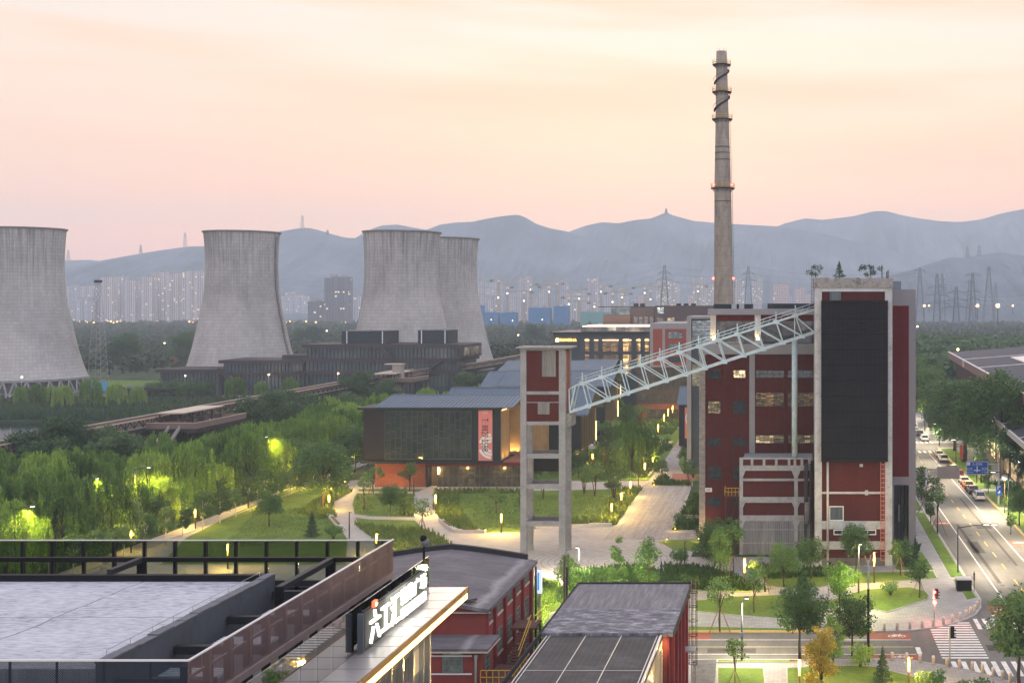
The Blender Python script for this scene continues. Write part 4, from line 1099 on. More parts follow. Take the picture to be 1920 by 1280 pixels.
def hall(name, label, x0, x1, y0, y1, zlow, ze, zr, xroof0=None, lit=True, triangle=False):
 h = thing(name, label, 'building', ((x0 + x1) / 2, y0, 0))
 yr = (y0 + y1) / 2
 m = MB(); m.extr([(y0, zlow), (y1, zlow), (y1, ze - 0.4), (yr, zr - 0.5), (y0, ze - 0.4)], 'x', x0, x1)
 recalc(m.build('wall', CLAD, h))
 MB().box(x0 + 1.5, x1 - 1.5, y0 + 1.5, y1 - 1.5, 0, zlow - 0.002).build('base', CLADB, h)
 gable(h, x0 - 0.4, x1 + 1.6, y0 - 0.7, yr, y1 + 0.7, ze - 0.35, zr)
 if lit:
  MB().box(x1 + 0.01, x1 + 0.1, y1 - 2.2, y1 - 0.6, zlow + 0.3, ze - 0.6).build('lamplit_panel', WARMWALL, h)  # warm coloured strip standing in for lamplight on the dark gable
  MB().box(x1 + 0.11, x1 + 0.2, y1 - 0.95, y1 - 0.75, zlow + 0.3, zlow + 4.5).build('led_strip', LEDW, h)
  lamp('SPOT', (x1 + 0.9, y1 - 1.4, zlow + 0.4), 500, WARM, h, 0.15, 90, (R(172), R(-6), 0))
  m = MB()
  for q in range(5): m.box(x1 + 0.015, x1 + 0.07, y0 + 1 + q * (y1 - y0 - 4) / 5, y0 + 1.9 + q * (y1 - y0 - 4) / 5, zlow + 0.4, ze - 1)
  m.build('cladding_panel', CLADB, h)
 return h
h2 = hall('pitched_hall', 'dark pitched hall behind the gallery, lamplit gable end facing right', X(852, 257), -45.0, 247, 266, 4.5, 12.6, 17.2)
MB().box(X(903, 252), X(950, 252), 250.2, 255.4, 14.1, 15.6).build('skylight', BLACK, h2).rotation_euler = (0, 0, 0)
hall('pitched_hall', 'long blue roofed hall two rows behind the gallery and headframe', X(955, 309), -48.2, 298, 320, 4.5, 14.9, 17.8)
hall('pitched_hall', 'short stepped hall at the left end of the second roof row', X(921, 309), X(953, 309), 300, 318, 4.5, 14.6, 17.6, lit=False)
hall('pitched_hall', 'rear hall with narrow roof left of the gap, behind the headframe', X(956, 366), X(1096, 366), 352, 380, 4.5, 15.3, 17.6)
hall('pitched_hall', 'rear hall with lit gable, farthest right of the blue roofs', X(1103, 366), X(1151, 366), 352, 380, 4.5, 15.3, 18.0)
pv_ = hall('pitched_pavilion', 'grey pavilion with pink ring banner beside the red office block', X(1273, 288), -14.0, 288, 302, 0.6, 11.2, 14.6, lit=False)
PV = 287.9
b2_ = MB().box(X(1284, PV), X(1312, PV), PV - 0.12, PV - 0.02, Z(821.5, PV), Z(763.5, PV)).build('banner', M('coral_banner', (0.72, 0.22, 0.15), 0.08, 0.8), pv_)
arc_rings(b2_, (X(1303, PV), Z(784.5, PV)), [0.75, 1.2, 1.65, 2.1], 0.24, PV - 0.126, WHITE, (X(1284, PV) + .05, X(1312, PV) - .02, Z(800, PV), Z(764, PV)))
for tx_, py, wd_, hg in (('六工汇', 813, 1.3, 0.42), ('SHOPPING', 788, 2.6, 0.5), ('VILLAGE', 795, 2.4, 0.5), ('MARKET', 801.5, 2.0, 0.45)):
 t = text_mesh('lettering', tx_, 0.5, M('banner_ink', (0.02, 0.015, 0.018), 0.1, 1), b2_, 0.006, fit=(wd_, hg)); place(t, (X(1302, PV), PV - 0.14, Z(py, PV)), (R(90), 0, 0))
def lit_windows(root, x0, x1, z0, z1, y, nx, nz, pane, frac=0.7, nxp=1, nzp=2):
 w_ = (x1 - x0) / nx; h_ = (z1 - z0) / nz
 for i in range(nx):
  for j in range(nz):
   window(root, x0 + w_ * (i + (1 - frac) / 2), x0 + w_ * (i + 1 - (1 - frac) / 2), z0 + h_ * j + 0.25, z0 + h_ * (j + 1) - 0.25, y, nxp, nzp, pane)
HDp = 400.0
ho = thing('hotel_block', 'dark hotel block with tall lit windows and golden name sign', 'building', (X(1125, HDp), HDp, 0))
DARKT = M('dark_teal_cladding', (0.05, 0.065, 0.08), 0.2, 0.3, 0.6)
MB().box(X(1037, HDp), X(1232, HDp), HDp, HDp + 30, 0, Z(624, HDp)).build('wall', DARKT, ho)
MB().box(X(1034, HDp), X(1222, HDp), HDp - 1.2, HDp + 30, Z(624, HDp) + .002, Z(622.3, HDp)).build('roof_edge', CLADB, ho)
MB().box(X(1084, HDp), X(1225, HDp), HDp + 5, HDp + 28, Z(622, HDp), Z(613, HDp)).build('penthouse', PANE('penthouse_glass', (0.07, 0.075, 0.08), (1, .8, .5), 0.3, 0.4), ho)
MB().box(X(1088, HDp), X(1220, HDp), HDp + 3.6, HDp + 28.4, Z(613, HDp) + 0.003, Z(611.2, HDp)).build('lit_canopy', EMIT('canopy_light', (1.0, 0.78, 0.62), 0.9), ho)
wins = [(1096.5, 1105), (1114, 1122), (1129.5, 1160), (1168, 1184), (1193, 1201), (1209, 1217)]
for a, b in wins:
 for py1, py0 in ((634, 659), (664, 700)):
  window(ho, X(a, HDp), X(b, HDp), Z(py0, HDp), Z(py1, HDp), HDp, max(1, int((b - a) / 5)), 3, PANE('hotel_pane', (0.10, 0.06, 0.03), (1.0, 0.58, 0.22), 1.5, 0.75))
for a, b in wins:
 MB().box(X(a, HDp), X(b, HDp), HDp - 0.3, HDp - 0.1, Z(638, HDp), Z(637, HDp)).build('led_strip', EMIT('hotel_led', (1.0, 0.7, 0.3), 3.0), ho)
sg = thing('hotel_sign', 'glowing golden hotel name sign under the dark roof edge', 'sign', (X(1060, HDp), HDp - 0.6, Z(636, HDp)))
GOLD = EMIT('gold_letters', (1.0, 0.55, 0.12), 4.5)
bp = MB().box(X(1037.5, HDp), X(1083, HDp), HDp - 0.4, HDp - 0.02, Z(643, HDp), Z(630, HDp)).build('backboard', M('sign_board', (0.10, 0.075, 0.05), 0.2, 1), sg)
t = text_mesh('lettering', 'SHANGRI-LA', 1.2, GOLD, sg, 0.04, fit=(5.7, 0.95)); place(t, (X(1065.5, HDp), HDp - 0.5, Z(637, HDp)), (R(90), 0, 0))
m = MB(); ex, ez = X(1045.5, HDp), Z(637, HDp)
m.extr([(ex - 0.5, ez - 0.6), (ex + 0.5, ez - 0.6), (ex + 0.55, ez + 0.15), (ex + 0.25, ez + 0.6), (ex, ez + 0.3), (ex - 0.25, ez + 0.6), (ex - 0.55, ez + 0.15)], 'y', HDp - 0.55, HDp - 0.45)
m.build('emblem', EMIT('emblem_light', (1.0, 0.8, 0.35), 7), sg)
ub = thing('brown_tower_block', 'stepped brown block with flat roof behind the hotel', 'building', (X(1180, 430), 430, 0))
BROWN = M('brown_cladding', (0.15, 0.10, 0.075), 0.15, 0.3, 0.7); BROWN2 = M('dark_brown_cladding', (0.10, 0.078, 0.075), 0.15, 0.3, 0.7)
UD = 430.0
MB().box(X(1131, UD), X(1182, UD), UD, UD + 20, 0, Z(590, UD)).build('lower_wall', BROWN, ub)
MB().box(X(1180, UD) , X(1226, UD), UD + 1, UD + 24, 0, Z(576, UD)).build('upper_wall', BROWN2, ub)
MB().box(X(1121, UD), X(1226, UD), UD + 1.2, UD + 24, Z(576, UD) + .003, Z(574.5, UD)).build('flat_roof', CLADB, ub)
MB().box(X(1142, UD), X(1180, UD), UD + 4, UD + 4.2, Z(590, UD) + .003, Z(577.5, UD)).build('roof_glass', PANE('roof_glass', (0.12, 0.2, 0.22), (1.0, .8, .55), 0.8, 0.3), ub)
lit_windows(ub, X(1186, UD), X(1226, UD), Z(609, UD), Z(592, UD), UD + 1, 4, 1, PANE('brown_pane', (0.12, 0.11, 0.10)), 0.75)
bb = thing('brown_slab_block', 'wide plain brown roof block in front of the chimney foot', 'building', (X(1280, 400), 410, 0))
MB().box(X(1228, 410), X(1345, 410), 410, 440, 0, Z(573, 410)).build('wall', BROWN2, bb)
for a, b, pn in ((1251, 1265, PANE_LIT), (1232, 1244, PANE('brown_pane')), (1282, 1289, PANE_LIT)):
 window(bb, X(a, 410), X(b, 410), Z(606, 410), Z(595, 410), 410, 2, 2, pn)
window(bb, X(1232, 410), X(1245, 410), Z(588, 410), Z(576, 410), 410, 2, 2, PANE_WHITE)
for px in (1188, 1200, 1268, 1282, 1296):
 m = MB().box(X(px, 415), X(px + 8, 415), 415, 417, Z(573, 410) if px > 1228 else Z(575, 430), Z(571, 410) + 0.4); m.build('roof_plant', STEEL_D, bb if px > 1228 else ub)
RDp = 357.0
ro = thing('red_grid_block', 'red panelled block framed in grey over a dark glazed lower half', 'building', (X(1250, RDp), RDp, 0))
zsp = Z(688, RDp)
MB().box(X(1194, RDp), X(1292, RDp), RDp, RDp + 36, 0, zsp).build('lower_wall', M('bronze_wall', (0.075, 0.055, 0.05), 0.2, 0.3), ro)
MB().box(X(1219, RDp), X(1318, RDp), RDp - 0.5, RDp + 36, zsp + .002, Z(606, RDp)).build('grey_frame', GREYPAINT, ro)
for a, b in ((1225, 1242), (1247.5, 1287)):
 MB().box(X(a, RDp), X(b, RDp), RDp - 0.62, RDp - 0.502, zsp + 0.6, Z(616.5, RDp)).build('red_panel', M('muted_red_panel', (0.26, 0.062, 0.048), 0.12, 0.4), ro)
for py1, py0, pn in ((621.5, 634.5, PANE_WHITE), (644, 656, PANE_WHITE), (668, 679, PANE_DARK)):
 window(ro, X(1253, RDp), X(1281, RDp), Z(py0, RDp), Z(py1, RDp), RDp - 0.62, 3, 3, pn)
for py1, py0 in ((695, 731), (737, 754)):
 lit_windows(ro, X(1197, RDp), X(1290, RDp), Z(py0, RDp), Z(py1, RDp), RDp, 4, 1, PANE('bronze_glass', (0.03, 0.03, 0.03), (1.0, .8, .5), 0.15, 0.3), 0.9, 4, 2)
MB().box(X(1194, RDp) - .1, X(1292, RDp), RDp - 0.5, RDp - 0.003, 0, Z(757, RDp)).build('brick_base', M('dull_red_brick', (0.20, 0.07, 0.05), 0.2, 1), ro)
window(ro, X(1214, RDp), X(1272, RDp), Z(785, RDp), Z(767, RDp), RDp - 0.5, 6, 2, PANE('cafe_glass', (0.02, 0.022, 0.02), (1.0, .7, .35), 0.35, 0.4), STEEL_D)
GDp = 245.0
go = thing('glass_link_block', 'grey framed glass link with white glittering interior beside the truss', 'building', (X(1310, GDp), GDp, 0))
MB().box(X(1296.5, GDp), X(1338, GDp), GDp + 0.4, GDp + 18, 0, Z(594, GDp)).build('core', DARKT, go)
MB().box(X(1288, GDp), X(1296, GDp), GDp, GDp + 18, 0, Z(593, GDp)).build('grey_frame', GREYPAINT, go)
MB().box(X(1296, GDp) + .002, X(1338, GDp), GDp, GDp + 18, Z(597.5, GDp), Z(593, GDp)).build('roof_edge', GREYPAINT, go)
window(go, X(1297, GDp), X(1335, GDp), Z(640, GDp), Z(600, GDp), GDp + 0.4, 2, 4, PANE('glitter_glass', (0.08, 0.10, 0.11), (0.8, 0.95, 1.0), 1.6, 1.5))
window(go, X(1297, GDp), X(1316, GDp), Z(724, GDp), Z(682, GDp), GDp + 0.4, 2, 3, PANE('glitter_glass_warm', (0.12, 0.12, 0.08), (0.95, 0.95, 0.7), 1.4, 1.2))
ED = 432.0
eb = thing('exhibition_building', 'long low dark glass and brown building in front of the cooling towers', 'building', (X(600, ED), ED, 0))
EBR = M('umber_cladding', (0.05, 0.042, 0.044), 0.15, 0.2, 0.7)
EGL = PANE('dark_band_glass', (0.022, 0.034, 0.045), (1, 0.85, 0.6), 0.04, 0.08, 0.25)
def wing(x0, x1, y0, y1, z0, z1, nx):
 b = MB().box(x0, x1, y0, y1, z0, z1 - 1.2).build('glass_storey', EGL, eb)
 MB().box(x0 - 1.5, x1 + 1.0, y0 - 1.4, y1 + 1, z1 - 1.198, z1).build('roof_edge', EBR, eb)
 m = MB()
 for i in range(nx + 1): m.box(x0 + (x1 - x0) * i / nx - 0.12, x0 + (x1 - x0) * i / nx + 0.12, y0 - 0.2, y0 - 0.004, z0, z1 - 1.2)
 m.build('mullion', STEEL_D, b)
wing(X(302, ED), X(411, ED), ED, ED + 18, 0, Z(692, ED), 16)
wing(X(414, ED), X(566, ED), ED + 2, ED + 20, 0, Z(697, ED), 22)
wing(X(418, ED), X(566, ED), ED + 1, ED + 20, Z(697, ED) + .01, Z(675, ED), 22)
wing(X(568, ED), X(862, ED), ED + 2, ED + 24, 0, Z(695, ED), 40)
wing(X(571, ED), X(860, ED), ED + 1, ED + 24, Z(695, ED) + .01, Z(672, ED), 40)
wing(X(574, ED), X(858, ED), ED + 1.5, ED + 24, Z(672, ED) + .01, Z(645.5, ED), 40)
for a, b, c in ((629, 717, 621.5), (774, 832, 620)):
 bx_ = MB().box(X(a, ED), X(b, ED), ED + 6, ED + 18, Z(645, ED), Z(c, ED)).build('roof_box', M('slate_box', (0.03, 0.035, 0.045), 0.15, 0.5), eb)
 m = MB()
 for q in (0.1, 0.87): m.box(X(a, ED) + (X(b, ED) - X(a, ED)) * q, X(a, ED) + (X(b, ED) - X(a, ED)) * q + 0.35, ED + 5.9, ED + 5.997, Z(645, ED) + 0.01, Z(c, ED))
 m.build('light_strip', WHITE, bx_)
 for q in range(4): MB().box(X(a + 6 + q * 11, ED), X(a + 14 + q * 11, ED), ED + 9, ED + 12, Z(c, ED), Z(c - 3, ED) - random.random() * 0.4).build('air_unit', STEEL_G, bx_)
def stair_band(a, b, y):
 m = MB(); p0 = Vector((X(a[0], y), y, Z(a[1], y))); p1 = Vector((X(b[0], y), y, Z(b[1], y)))
 m.beam(p0, p1, 1.5, 1.5); m.build('stair', EBR, eb)
stair_band((408, 693), (468, 727), ED - 1.2); stair_band((716, 655), (737, 675), ED - 0.6); stair_band((805, 690), (828, 674), ED - 1.2)
MB().box(X(861, ED), X(873, ED), ED - 3, ED + 22, Z(671, ED), Z(646, ED)).build('end_wing', EBR, eb)
MB().box(X(873, ED) + .005, X(873, ED) + 0.1, ED - 2, ED + 21, Z(666, ED), Z(651, ED)).build('end_glass', PANE('end_glass', (0.10, 0.08, 0.06), (1, .8, .5), 0.25, 0.3), eb)
for px in (835, 850): MB().box(X(px, ED), X(px, ED) + 1.6, ED + 8, ED + 10, 9, Z(671, ED) - 0.003).build('pier', M('pale_brick_pier', (0.30, 0.16, 0.12), 0.15, 1), eb)
MB().box(X(520, ED), X(570, ED), ED + 4, ED + 14, Z(675, ED), Z(666.5, ED)).build('roof_box', EBR, eb)
gp = thing('glass_pavilion', 'small flat roofed glass pavilion between the cooling tower and the trees', 'pavilion', (X(300, 425), 425, 0))
MB().box(X(242, 425), X(330, 425), 424, 432, 0.05, 4.2).build('glass_wall', EGL, gp)
MB().box(X(224, 425), X(334, 425), 421, 434, 4.205, 5.0).build('roof', EBR, gp)
def lattice_mast(label, x, y, h, w0, w1, z0=0.0, r=0.12, bays=14, name='lattice_mast', cat='mast', arms=(), mat=None, group=None):
 t = thing(name, label, cat, (x, y, z0), group)
 m = MB()
 def c(q, f): w_ = w0 + (w1 - w0) * f; return (x + (w_ / 2) * (1, -1, -1, 1)[q], y + (w_ / 2) * (1, 1, -1, -1)[q], z0 + h * f)
 for q in range(4): m.beam(c(q, 0), c(q, 1), r * 1.5, r * 1.5)
 for i in range(bays):
  f0, f1 = i / bays, (i + 1) / bays
  for q in range(4):
   m.beam(c(q, f0), c((q + 1) % 4, f1), r, r); m.beam(c(q, f1), c((q + 1) % 4, f1), r * 0.8, r * 0.8)
 m.build('lattice', mat or STEEL_G, t)
 for f, L in arms:
  a = MB(); zz2 = z0 + h * f
  for sg in (-1, 1):
   a.beam((x, y, zz2), (x + sg * L, y, zz2 - 0.02 * h), r * 1.6, r * 1.6); a.beam((x, y, zz2 + 0.035 * h), (x + sg * L, y, zz2 - 0.02 * h), r * 1.2, r * 1.2)
   a.beam((x + sg * L, y, zz2 - 0.02 * h), (x + sg * L, y, zz2 - 0.055 * h), r, r)
  a.build('cross_arm', mat or STEEL_G, t)
 return t
lm = lattice_mast('slim grey lattice mast standing right of the leftmost cooling tower', X(184, 520), 520, Z(526, 520), 6.0, 1.5, 0, 0.09, 16)
MB().lathe([(0.3, Z(530, 520)), (1.6, Z(530, 520)), (1.6, Z(525, 520)), (0.3, Z(525, 520))], 10, (X(184, 520), 520), False).build('lamp_ring', STEEL_D, lm)
WD = M('grey_deck', (0.30, 0.27, 0.25), 0.2, 1); WR = M('brown_rail_mesh', (0.20, 0.14, 0.12), 0.2, 0.5); WS = M('black_brown_steel', (0.035, 0.028, 0.026), 0.3, 1)
CREAM = M('pale_coping', (0.5, 0.42, 0.33), 0.15, 1)
wk = thing('elevated_walkway', 'long steel elevated walkway with trussed parapets crossing the trees', 'walkway', (-143, 300, 0))
path = [(-143, y, 9.0) for y in range(120, 421, 10)] + [(-141.5, 428, 9.3), (-137, 434, 9.8), (-130, 437, 10.3), (-120, 440, 11.5), (-110, 443, 13.2), (-100, 446, 15.0), (-88, 450, 16.8), (-70, 455, 18.5)]
path = [Vector(p) for p in path]
def off(i, d):
 a = path[max(i - 1, 0)]; b = path[min(i + 1, len(path) - 1)]; t = (b - a); t.z = 0; t.normalize(); n = Vector((t.y, -t.x, 0)); return path[i] + n * d
dk = MB(); gd = MB(); rl = MB(); cp = MB(); ls2 = {-1: MB(), 1: MB()}
HWD = 2.2
for i in range(len(path) - 1):
 a0, a1, b0, b1 = off(i, -HWD), off(i, HWD), off(i + 1, -HWD), off(i + 1, HWD)
 dk.add([tuple(a0), tuple(a1), tuple(b1), tuple(b0)] + [tuple(q - Vector((0, 0, .35))) for q in (a0, a1, b1, b0)], [(0, 1, 2, 3), (7, 6, 5, 4), (0, 4, 5, 1), (1, 5, 6, 2), (2, 6, 7, 3), (3, 7, 4, 0)])
 for d in (-HWD, HWD):
  p, q = off(i, d), off(i + 1, d)
  gd.beam(p - Vector((0, 0, 0.9)), q - Vector((0, 0, 0.9)), 0.3, 0.9)
  cp.beam(p + Vector((0, 0, 1.55)), q + Vector((0, 0, 1.55)), 0.28, 0.16)
  rl.beam(p + Vector((0, 0, 0.72)), q + Vector((0, 0, 0.72)), 0.05, 1.4)
  ls = ls2[1 if d > 0 else -1]; L = (q - p).length; n = max(1, int(L / 3.3))
  for k_ in range(n):
   u, v = p.lerp(q, k_ / n), p.lerp(q, (k_ + 0.5) / n); w_ = p.lerp(q, (k_ + 1) / n)
   o_ = (p - path[i]).normalized() * 0.16
   ls.beam(u + o_ + Vector((0, 0, 0.0)), v + o_ + Vector((0, 0, 1.4)), 0.12, 0.16); ls.beam(v + o_ + Vector((0, 0, 1.4)), w_ + o_, 0.12, 0.16); ls.beam(u + o_, u + o_ + Vector((0, 0, 1.4)), 0.12, 0.14)
dk.build('deck', WD, wk); gd.build('girder', WS, wk); cp.build('coping', CREAM, wk); rl.build('parapet', WR, wk); [q.build('truss_bracing', WS, wk) for q in ls2.values()]
for i in range(0, len(path) - 1, 1):
 if i % 1 == 0 and path[i].y > 190:
  c = path[i]
  m = MB()
  for d in (-1.4, 1.4):
   q = off(i, d); m.tube([(q.x, q.y, 0), (q.x, q.y, q.z - 1.3)], 0.22, 6)
  m.beam(off(i, -1.5) - Vector((0, 0, 4)), off(i, 1.5) - Vector((0, 0, 4)), 0.2, 0.25)
  m.build('trestle', WS, wk)
m = MB()
for dz, dx, r_ in ((-2.2, -0.8, 0.45), (-2.3, 0.7, 0.55), (-3.2, 0.0, 0.35)):
 m.tube([(-143 + dx, 190, 9 + dz), (-143 + dx, 418, 9 + dz)], r_, 8)
m.build('pipe_run', M('rusty_pipe', (0.09, 0.05, 0.035), 0.4, 0.8), wk)
def station(label, y0, y1, x0, x1, cx0_, cx1_, cy0, cy1, z, tower=None):
 t = thing('viewing_platform', label, 'platform', ((x0 + x1) / 2, y0, 0))
 MB().box(x0, x1, y0, y1, z - 0.8, z).build('deck', WS, t)
 MB().box(x0 + 0.2, x1 - 0.2, y0 + 0.2, y1 - 0.2, z + 0.004, z + 0.06).build('paving', WD, t)
 m = MB();
 for a, b in (((x0, y0), (x1, y0)), ((x1, y0), (x1, y1)), ((x0, y1), (x1, y1))):
  m.beam((*a, z + 0.66), (*b, z + 0.66), 0.06, 1.2)
 m.build('parapet', WR, t)
 m = MB()
 for a, b in (((x0, y0), (x1, y0)), ((x1, y0), (x1, y1))):
  m.beam((*a, z + 1.33), (*b, z + 1.33), 0.16, 0.12)
 m.build('coping', CREAM, t)
 MB().box(cx0_, cx1_, cy0, cy1, z + 2.9, z + 3.15).build('canopy_roof', CREAM, t)
 n = max(2, int((cy1 - cy0) / 4.5))
 for i in range(n + 1):
  for cx_ in (cx0_ + 0.4, cx1_ - 0.4):
   yy = cy0 + 0.4 + (cy1 - cy0 - 0.8) * i / n
   MB().box(cx_ - 0.1, cx_ + 0.1, yy - 0.1, yy + 0.1, z + .06, z + 2.9).build('post', WS, t)
 for i in range(3):
  MB().box(cx0_ + 1.2, cx1_ - 1.2, cy0 + 2 + i * 5, cy0 + 3.6 + i * 5, z + 0.06, z + 1.1).build('planter', M('planter_timber', (0.13, 0.09, 0.07), 0.3, 2), t)
 for xx in (x0 + 2, x1 - 2):
  for yy in (y0 + 2, (y0 + y1) / 2, y1 - 2):
   MB().tube([(xx, yy, 0), (xx, yy, z - 0.8)], 0.25, 7).build('column', WS, t)
 if tower:
  a, b, c_, d_, zt_ = tower
  tw_ = MB().box(a, b, c_, d_, 0, zt_).build('lift_tower', M('stone_lift', (0.32, 0.29, 0.25), 0.15, 1), t)
  MB().box(a - 2.5, b + 0.3, c_ - 0.4, d_ + 0.3, zt_ + 0.003, zt_ + 0.25).build('roof', CREAM, tw_)
 return t
s1 = station('canopied viewing platform with stairs on the elevated walkway, nearest of two', 254, 277, -140.5, -129.5, -140.2, -134.4, 258, 276, 8.4)
m = MB(); rr = MB()
for q in range(18):
 f = q / 17; m.box(-135.2, -133.0, 253.8 - f * 9.0, 253.3 - f * 9.0, 8.2 - f * 6.2, 8.4 - f * 6.2)
for xx in (-135.25, -132.95):
 rr.beam((xx, 253.8, 8.9), (xx, 244.6, 2.7), 0.06, 1.0); m.beam((xx, 253.8, 8.0), (xx, 244.6, 1.7), 0.12, 0.4)
m.beam((-137, 244, 2.0), (-131, 244, 2.0), 2.4, 0.3); m.tube([(-136.5, 244, 0), (-136.5, 244, 1.9)], 0.2, 6)
m.build('stair', WS, s1); rr.build('stair_railing', M('pale_mesh_rail', (0.42, 0.38, 0.36), 0.15, 1), s1)
station('smaller canopied platform with a square lift tower farther along the walkway', 396, 412, -141, -128.5, -141, -133.5, 392, 410, 8.8, (-136.5, -133.4, 398, 401, 14.6))
ds = thing('timber_deck', 'weathered timber deck edge under the walkway at far left', 'deck', (-118, 190, 0))
MB().box(-129, -119.5, 181, 187, 4.2, 4.6).build('boards', M('weathered_timber', (0.33, 0.27, 0.23), 0.3, 1.2, 0.9), ds)
for xx in (-127, -121): MB().tube([(xx, 183, 0), (xx, 183, 4.2)], 0.2, 6).build('post', WS, ds)
MESHC = NT('perforated_mesh')
tr = MESHC.n('ShaderNodeBsdfTransparent'); MESHC.base((0.20, 0.135, 0.13)); MESHC.set(0.5, 0.3)
s = MESHC.sep(MESHC.obj())
u = MESHC.math('ADD', s[0], s[1])
ff = MESHC.math('ADD', MESHC.math('MULTIPLY', MESHC.math('SINE', MESHC.math('MULTIPLY', MESHC.math('ADD', u, s[2]), 2 * math.pi / 0.055)), 0.25),
               MESHC.math('MULTIPLY', MESHC.math('SINE', MESHC.math('MULTIPLY', MESHC.math('SUBTRACT', u, s[2]), 2 * math.pi / 0.055)), 0.25))
hole = MESHC.ramp(MESHC.math('ADD', ff, 0.5), [(0.45, (0, 0, 0)), (0.62, (1, 1, 1))])
mx = MESHC.n('ShaderNodeMixShader'); MESHC.l(hole, mx.inputs[0]); MESHC.l(MESHC.b.outputs[0], mx.inputs[1]); MESHC.l(tr.outputs[0], mx.inputs[2]); MESHC.l(mx.outputs[0], MESHC.out.inputs['Surface'])
RAILGL = GLASS('smoked_glass', (0.80, 0.86, 0.82), 0.07, 0.72, 0.05)
CLEARGL = GLASS('clear_glass', (0.80, 0.86, 0.84), 0.38, 0.8, 0.02)
WHITEGL = M('white_coping', (0.62, 0.60, 0.58), 0.1, 2, 0.5)
ml = thing('shopping_mall', 'foreground mall roof with pale slab, mauve mesh screens and lit canopy', 'building', (-25, 45, 0))
MALLW = M('mall_dark_wall', (0.05, 0.055, 0.066), 0.25, 0.4, 0.8)
RX = -19.6; ZR = 24.4
MB().box(-70, RX - 0.3, 38.4, 57.2, 0, 21.2).build('body', MALLW, ml)
MB().box(-70, RX - 0.1, 38.1, 57.3, 21.202, 21.5).build('roof_deck', M('deck_dark', (0.03, 0.033, 0.04), 0.3, 1), ml)
BXR = -23.25
memb = NT('roof_membrane'); o = memb.obj()
s_ = memb.sep(o)
n1 = memb.noise(memb.comb(memb.math('MULTIPLY', s_[0], 0.8), memb.math('MULTIPLY', s_[1], 2.4), 0.0), 2.4, 6, 0.62)
n2 = memb.noise(o, 0.25, 4, 0.6)
c = memb.ramp(memb.math('ADD', memb.math('MULTIPLY', n1, 0.7), memb.math('MULTIPLY', n2, 0.3)), [(0.36, (0.19, 0.20, 0.24)), (0.47, (0.36, 0.375, 0.42)), (0.62, (0.50, 0.51, 0.545))])
wob = memb.math('MULTIPLY', memb.math('SUBTRACT', memb.noise(o, 0.7, 3, 0.6), 0.5), 0.5)
j1 = memb.math('LESS_THAN', memb.math('ABSOLUTE', memb.math('ADD', memb.math('ADD', s_[0], 4.2), memb.math('ADD', wob, memb.math('MULTIPLY', s_[1], -0.03)))), 0.035)
j2 = memb.math('LESS_THAN', memb.math('ABSOLUTE', memb.math('ADD', s_[1], memb.math('ADD', -1.3, memb.math('MULTIPLY', wob, 0.4)))), 0.03)
c = memb.mix(memb.math('MULTIPLY', memb.math('MAXIMUM', j1, j2), 0.8), c, (0.10, 0.10, 0.11))
memb.base(c); memb.bump(n1, 0.35, 0.05); memb.set(0.7)
MB().box(-70, BXR - 0.35, 39.8, 52.2, 21.5, 23.55).build('penthouse_roof', memb.m, ml)
MB().box(BXR - 0.348, BXR, 39.6, 52.5, 21.5, 23.80).build('penthouse_wall', M('grey_cement_wall', (0.085, 0.092, 0.105), 0.3, 0.5, 0.9, bump=0.3), ml)
m = MB(); yy = 39.6
while yy < 52.4:
 L = 0.5 + random.random() * 0.8; m.box(BXR - 0.36 - random.random() * .03, BXR + 0.02 + random.random() * 0.03, yy, min(yy + L, 52.5), 23.802, 23.83 + random.random() * 0.05); yy += L
m.build('parapet_flashing', M('torn_flashing', (0.12, 0.125, 0.14), 0.4, 2, 0.7), ml)
MB().box(-70, BXR - 0.35, 52.202, 52.5, 21.5, 23.83).build('rear_parapet', BLACK, ml)
m = MB()
for i in range(9): m.tube([(BXR - 0.5, 40.5 + i * 1.45, 23.55), (BXR - 0.5, 40.5 + i * 1.45, 24.0)], 0.012, 4)
m.tube([(BXR - 0.5, 40.5, 23.98), (BXR - 0.5, 52.1, 23.98)], 0.012, 4); m.build('lightning_wire', STEEL_G, ml)
m = MB().box(-70, RX - 0.4, 55.0, 55.2, 23.8, 24.0); m.build('frame_beam', BLACK, ml)
for xx, y0 in ((-21.75, 49.6), (-30.7, 52.6), (-39.6, 52.6)):
 MB().box(xx - 0.13, xx + 0.13, y0, 54.998, 23.76, 24.0).build('frame_beam', STEEL_D, ml)
 MB().box(xx - 0.16, xx + 0.16, 55.02, 55.22, 21.5, 23.775).build('frame_post', BLACK, ml)
MB().box(-21.9, -21.6, 49.4, 49.597, 21.5, 24.0).build('frame_post', BLACK, ml)
for yy in (52.3, 48.1, 44.0, 40.2):
 MB().box(BXR + 0.03, RX - 0.25, yy - 0.14, yy + 0.14, 22.82, 23.12).build('void_beam', STEEL_D, ml)
for yy in (50.3, 46.2, 42.2):
 ac = thing('air_handling_unit', {50.3: 'pale louvred unit farthest back in the roof gap behind the mesh', 46.2: 'pale louvred unit in the middle of the roof gap behind the mesh', 42.2: 'pale louvred unit nearest in the roof gap behind the mesh'}[yy], 'air unit', (-21.8, yy, 21.5))
 MB().box(BXR + 0.35, -20.6, yy - 0.9, yy + 0.9, 21.5, 22.55).build('casing', M('unit_casing', (0.42, 0.48, 0.52), 0.1, 1), ac)
 m = MB()
 for q in range(7): m.box(BXR + 0.4, -20.65, yy - 0.85 + q * 0.25, yy - 0.72 + q * 0.25, 22.553, 22.60)
 m.build('louvre', M('unit_louvre', (0.55, 0.62, 0.66), 0.1, 1), ac)
n = 34
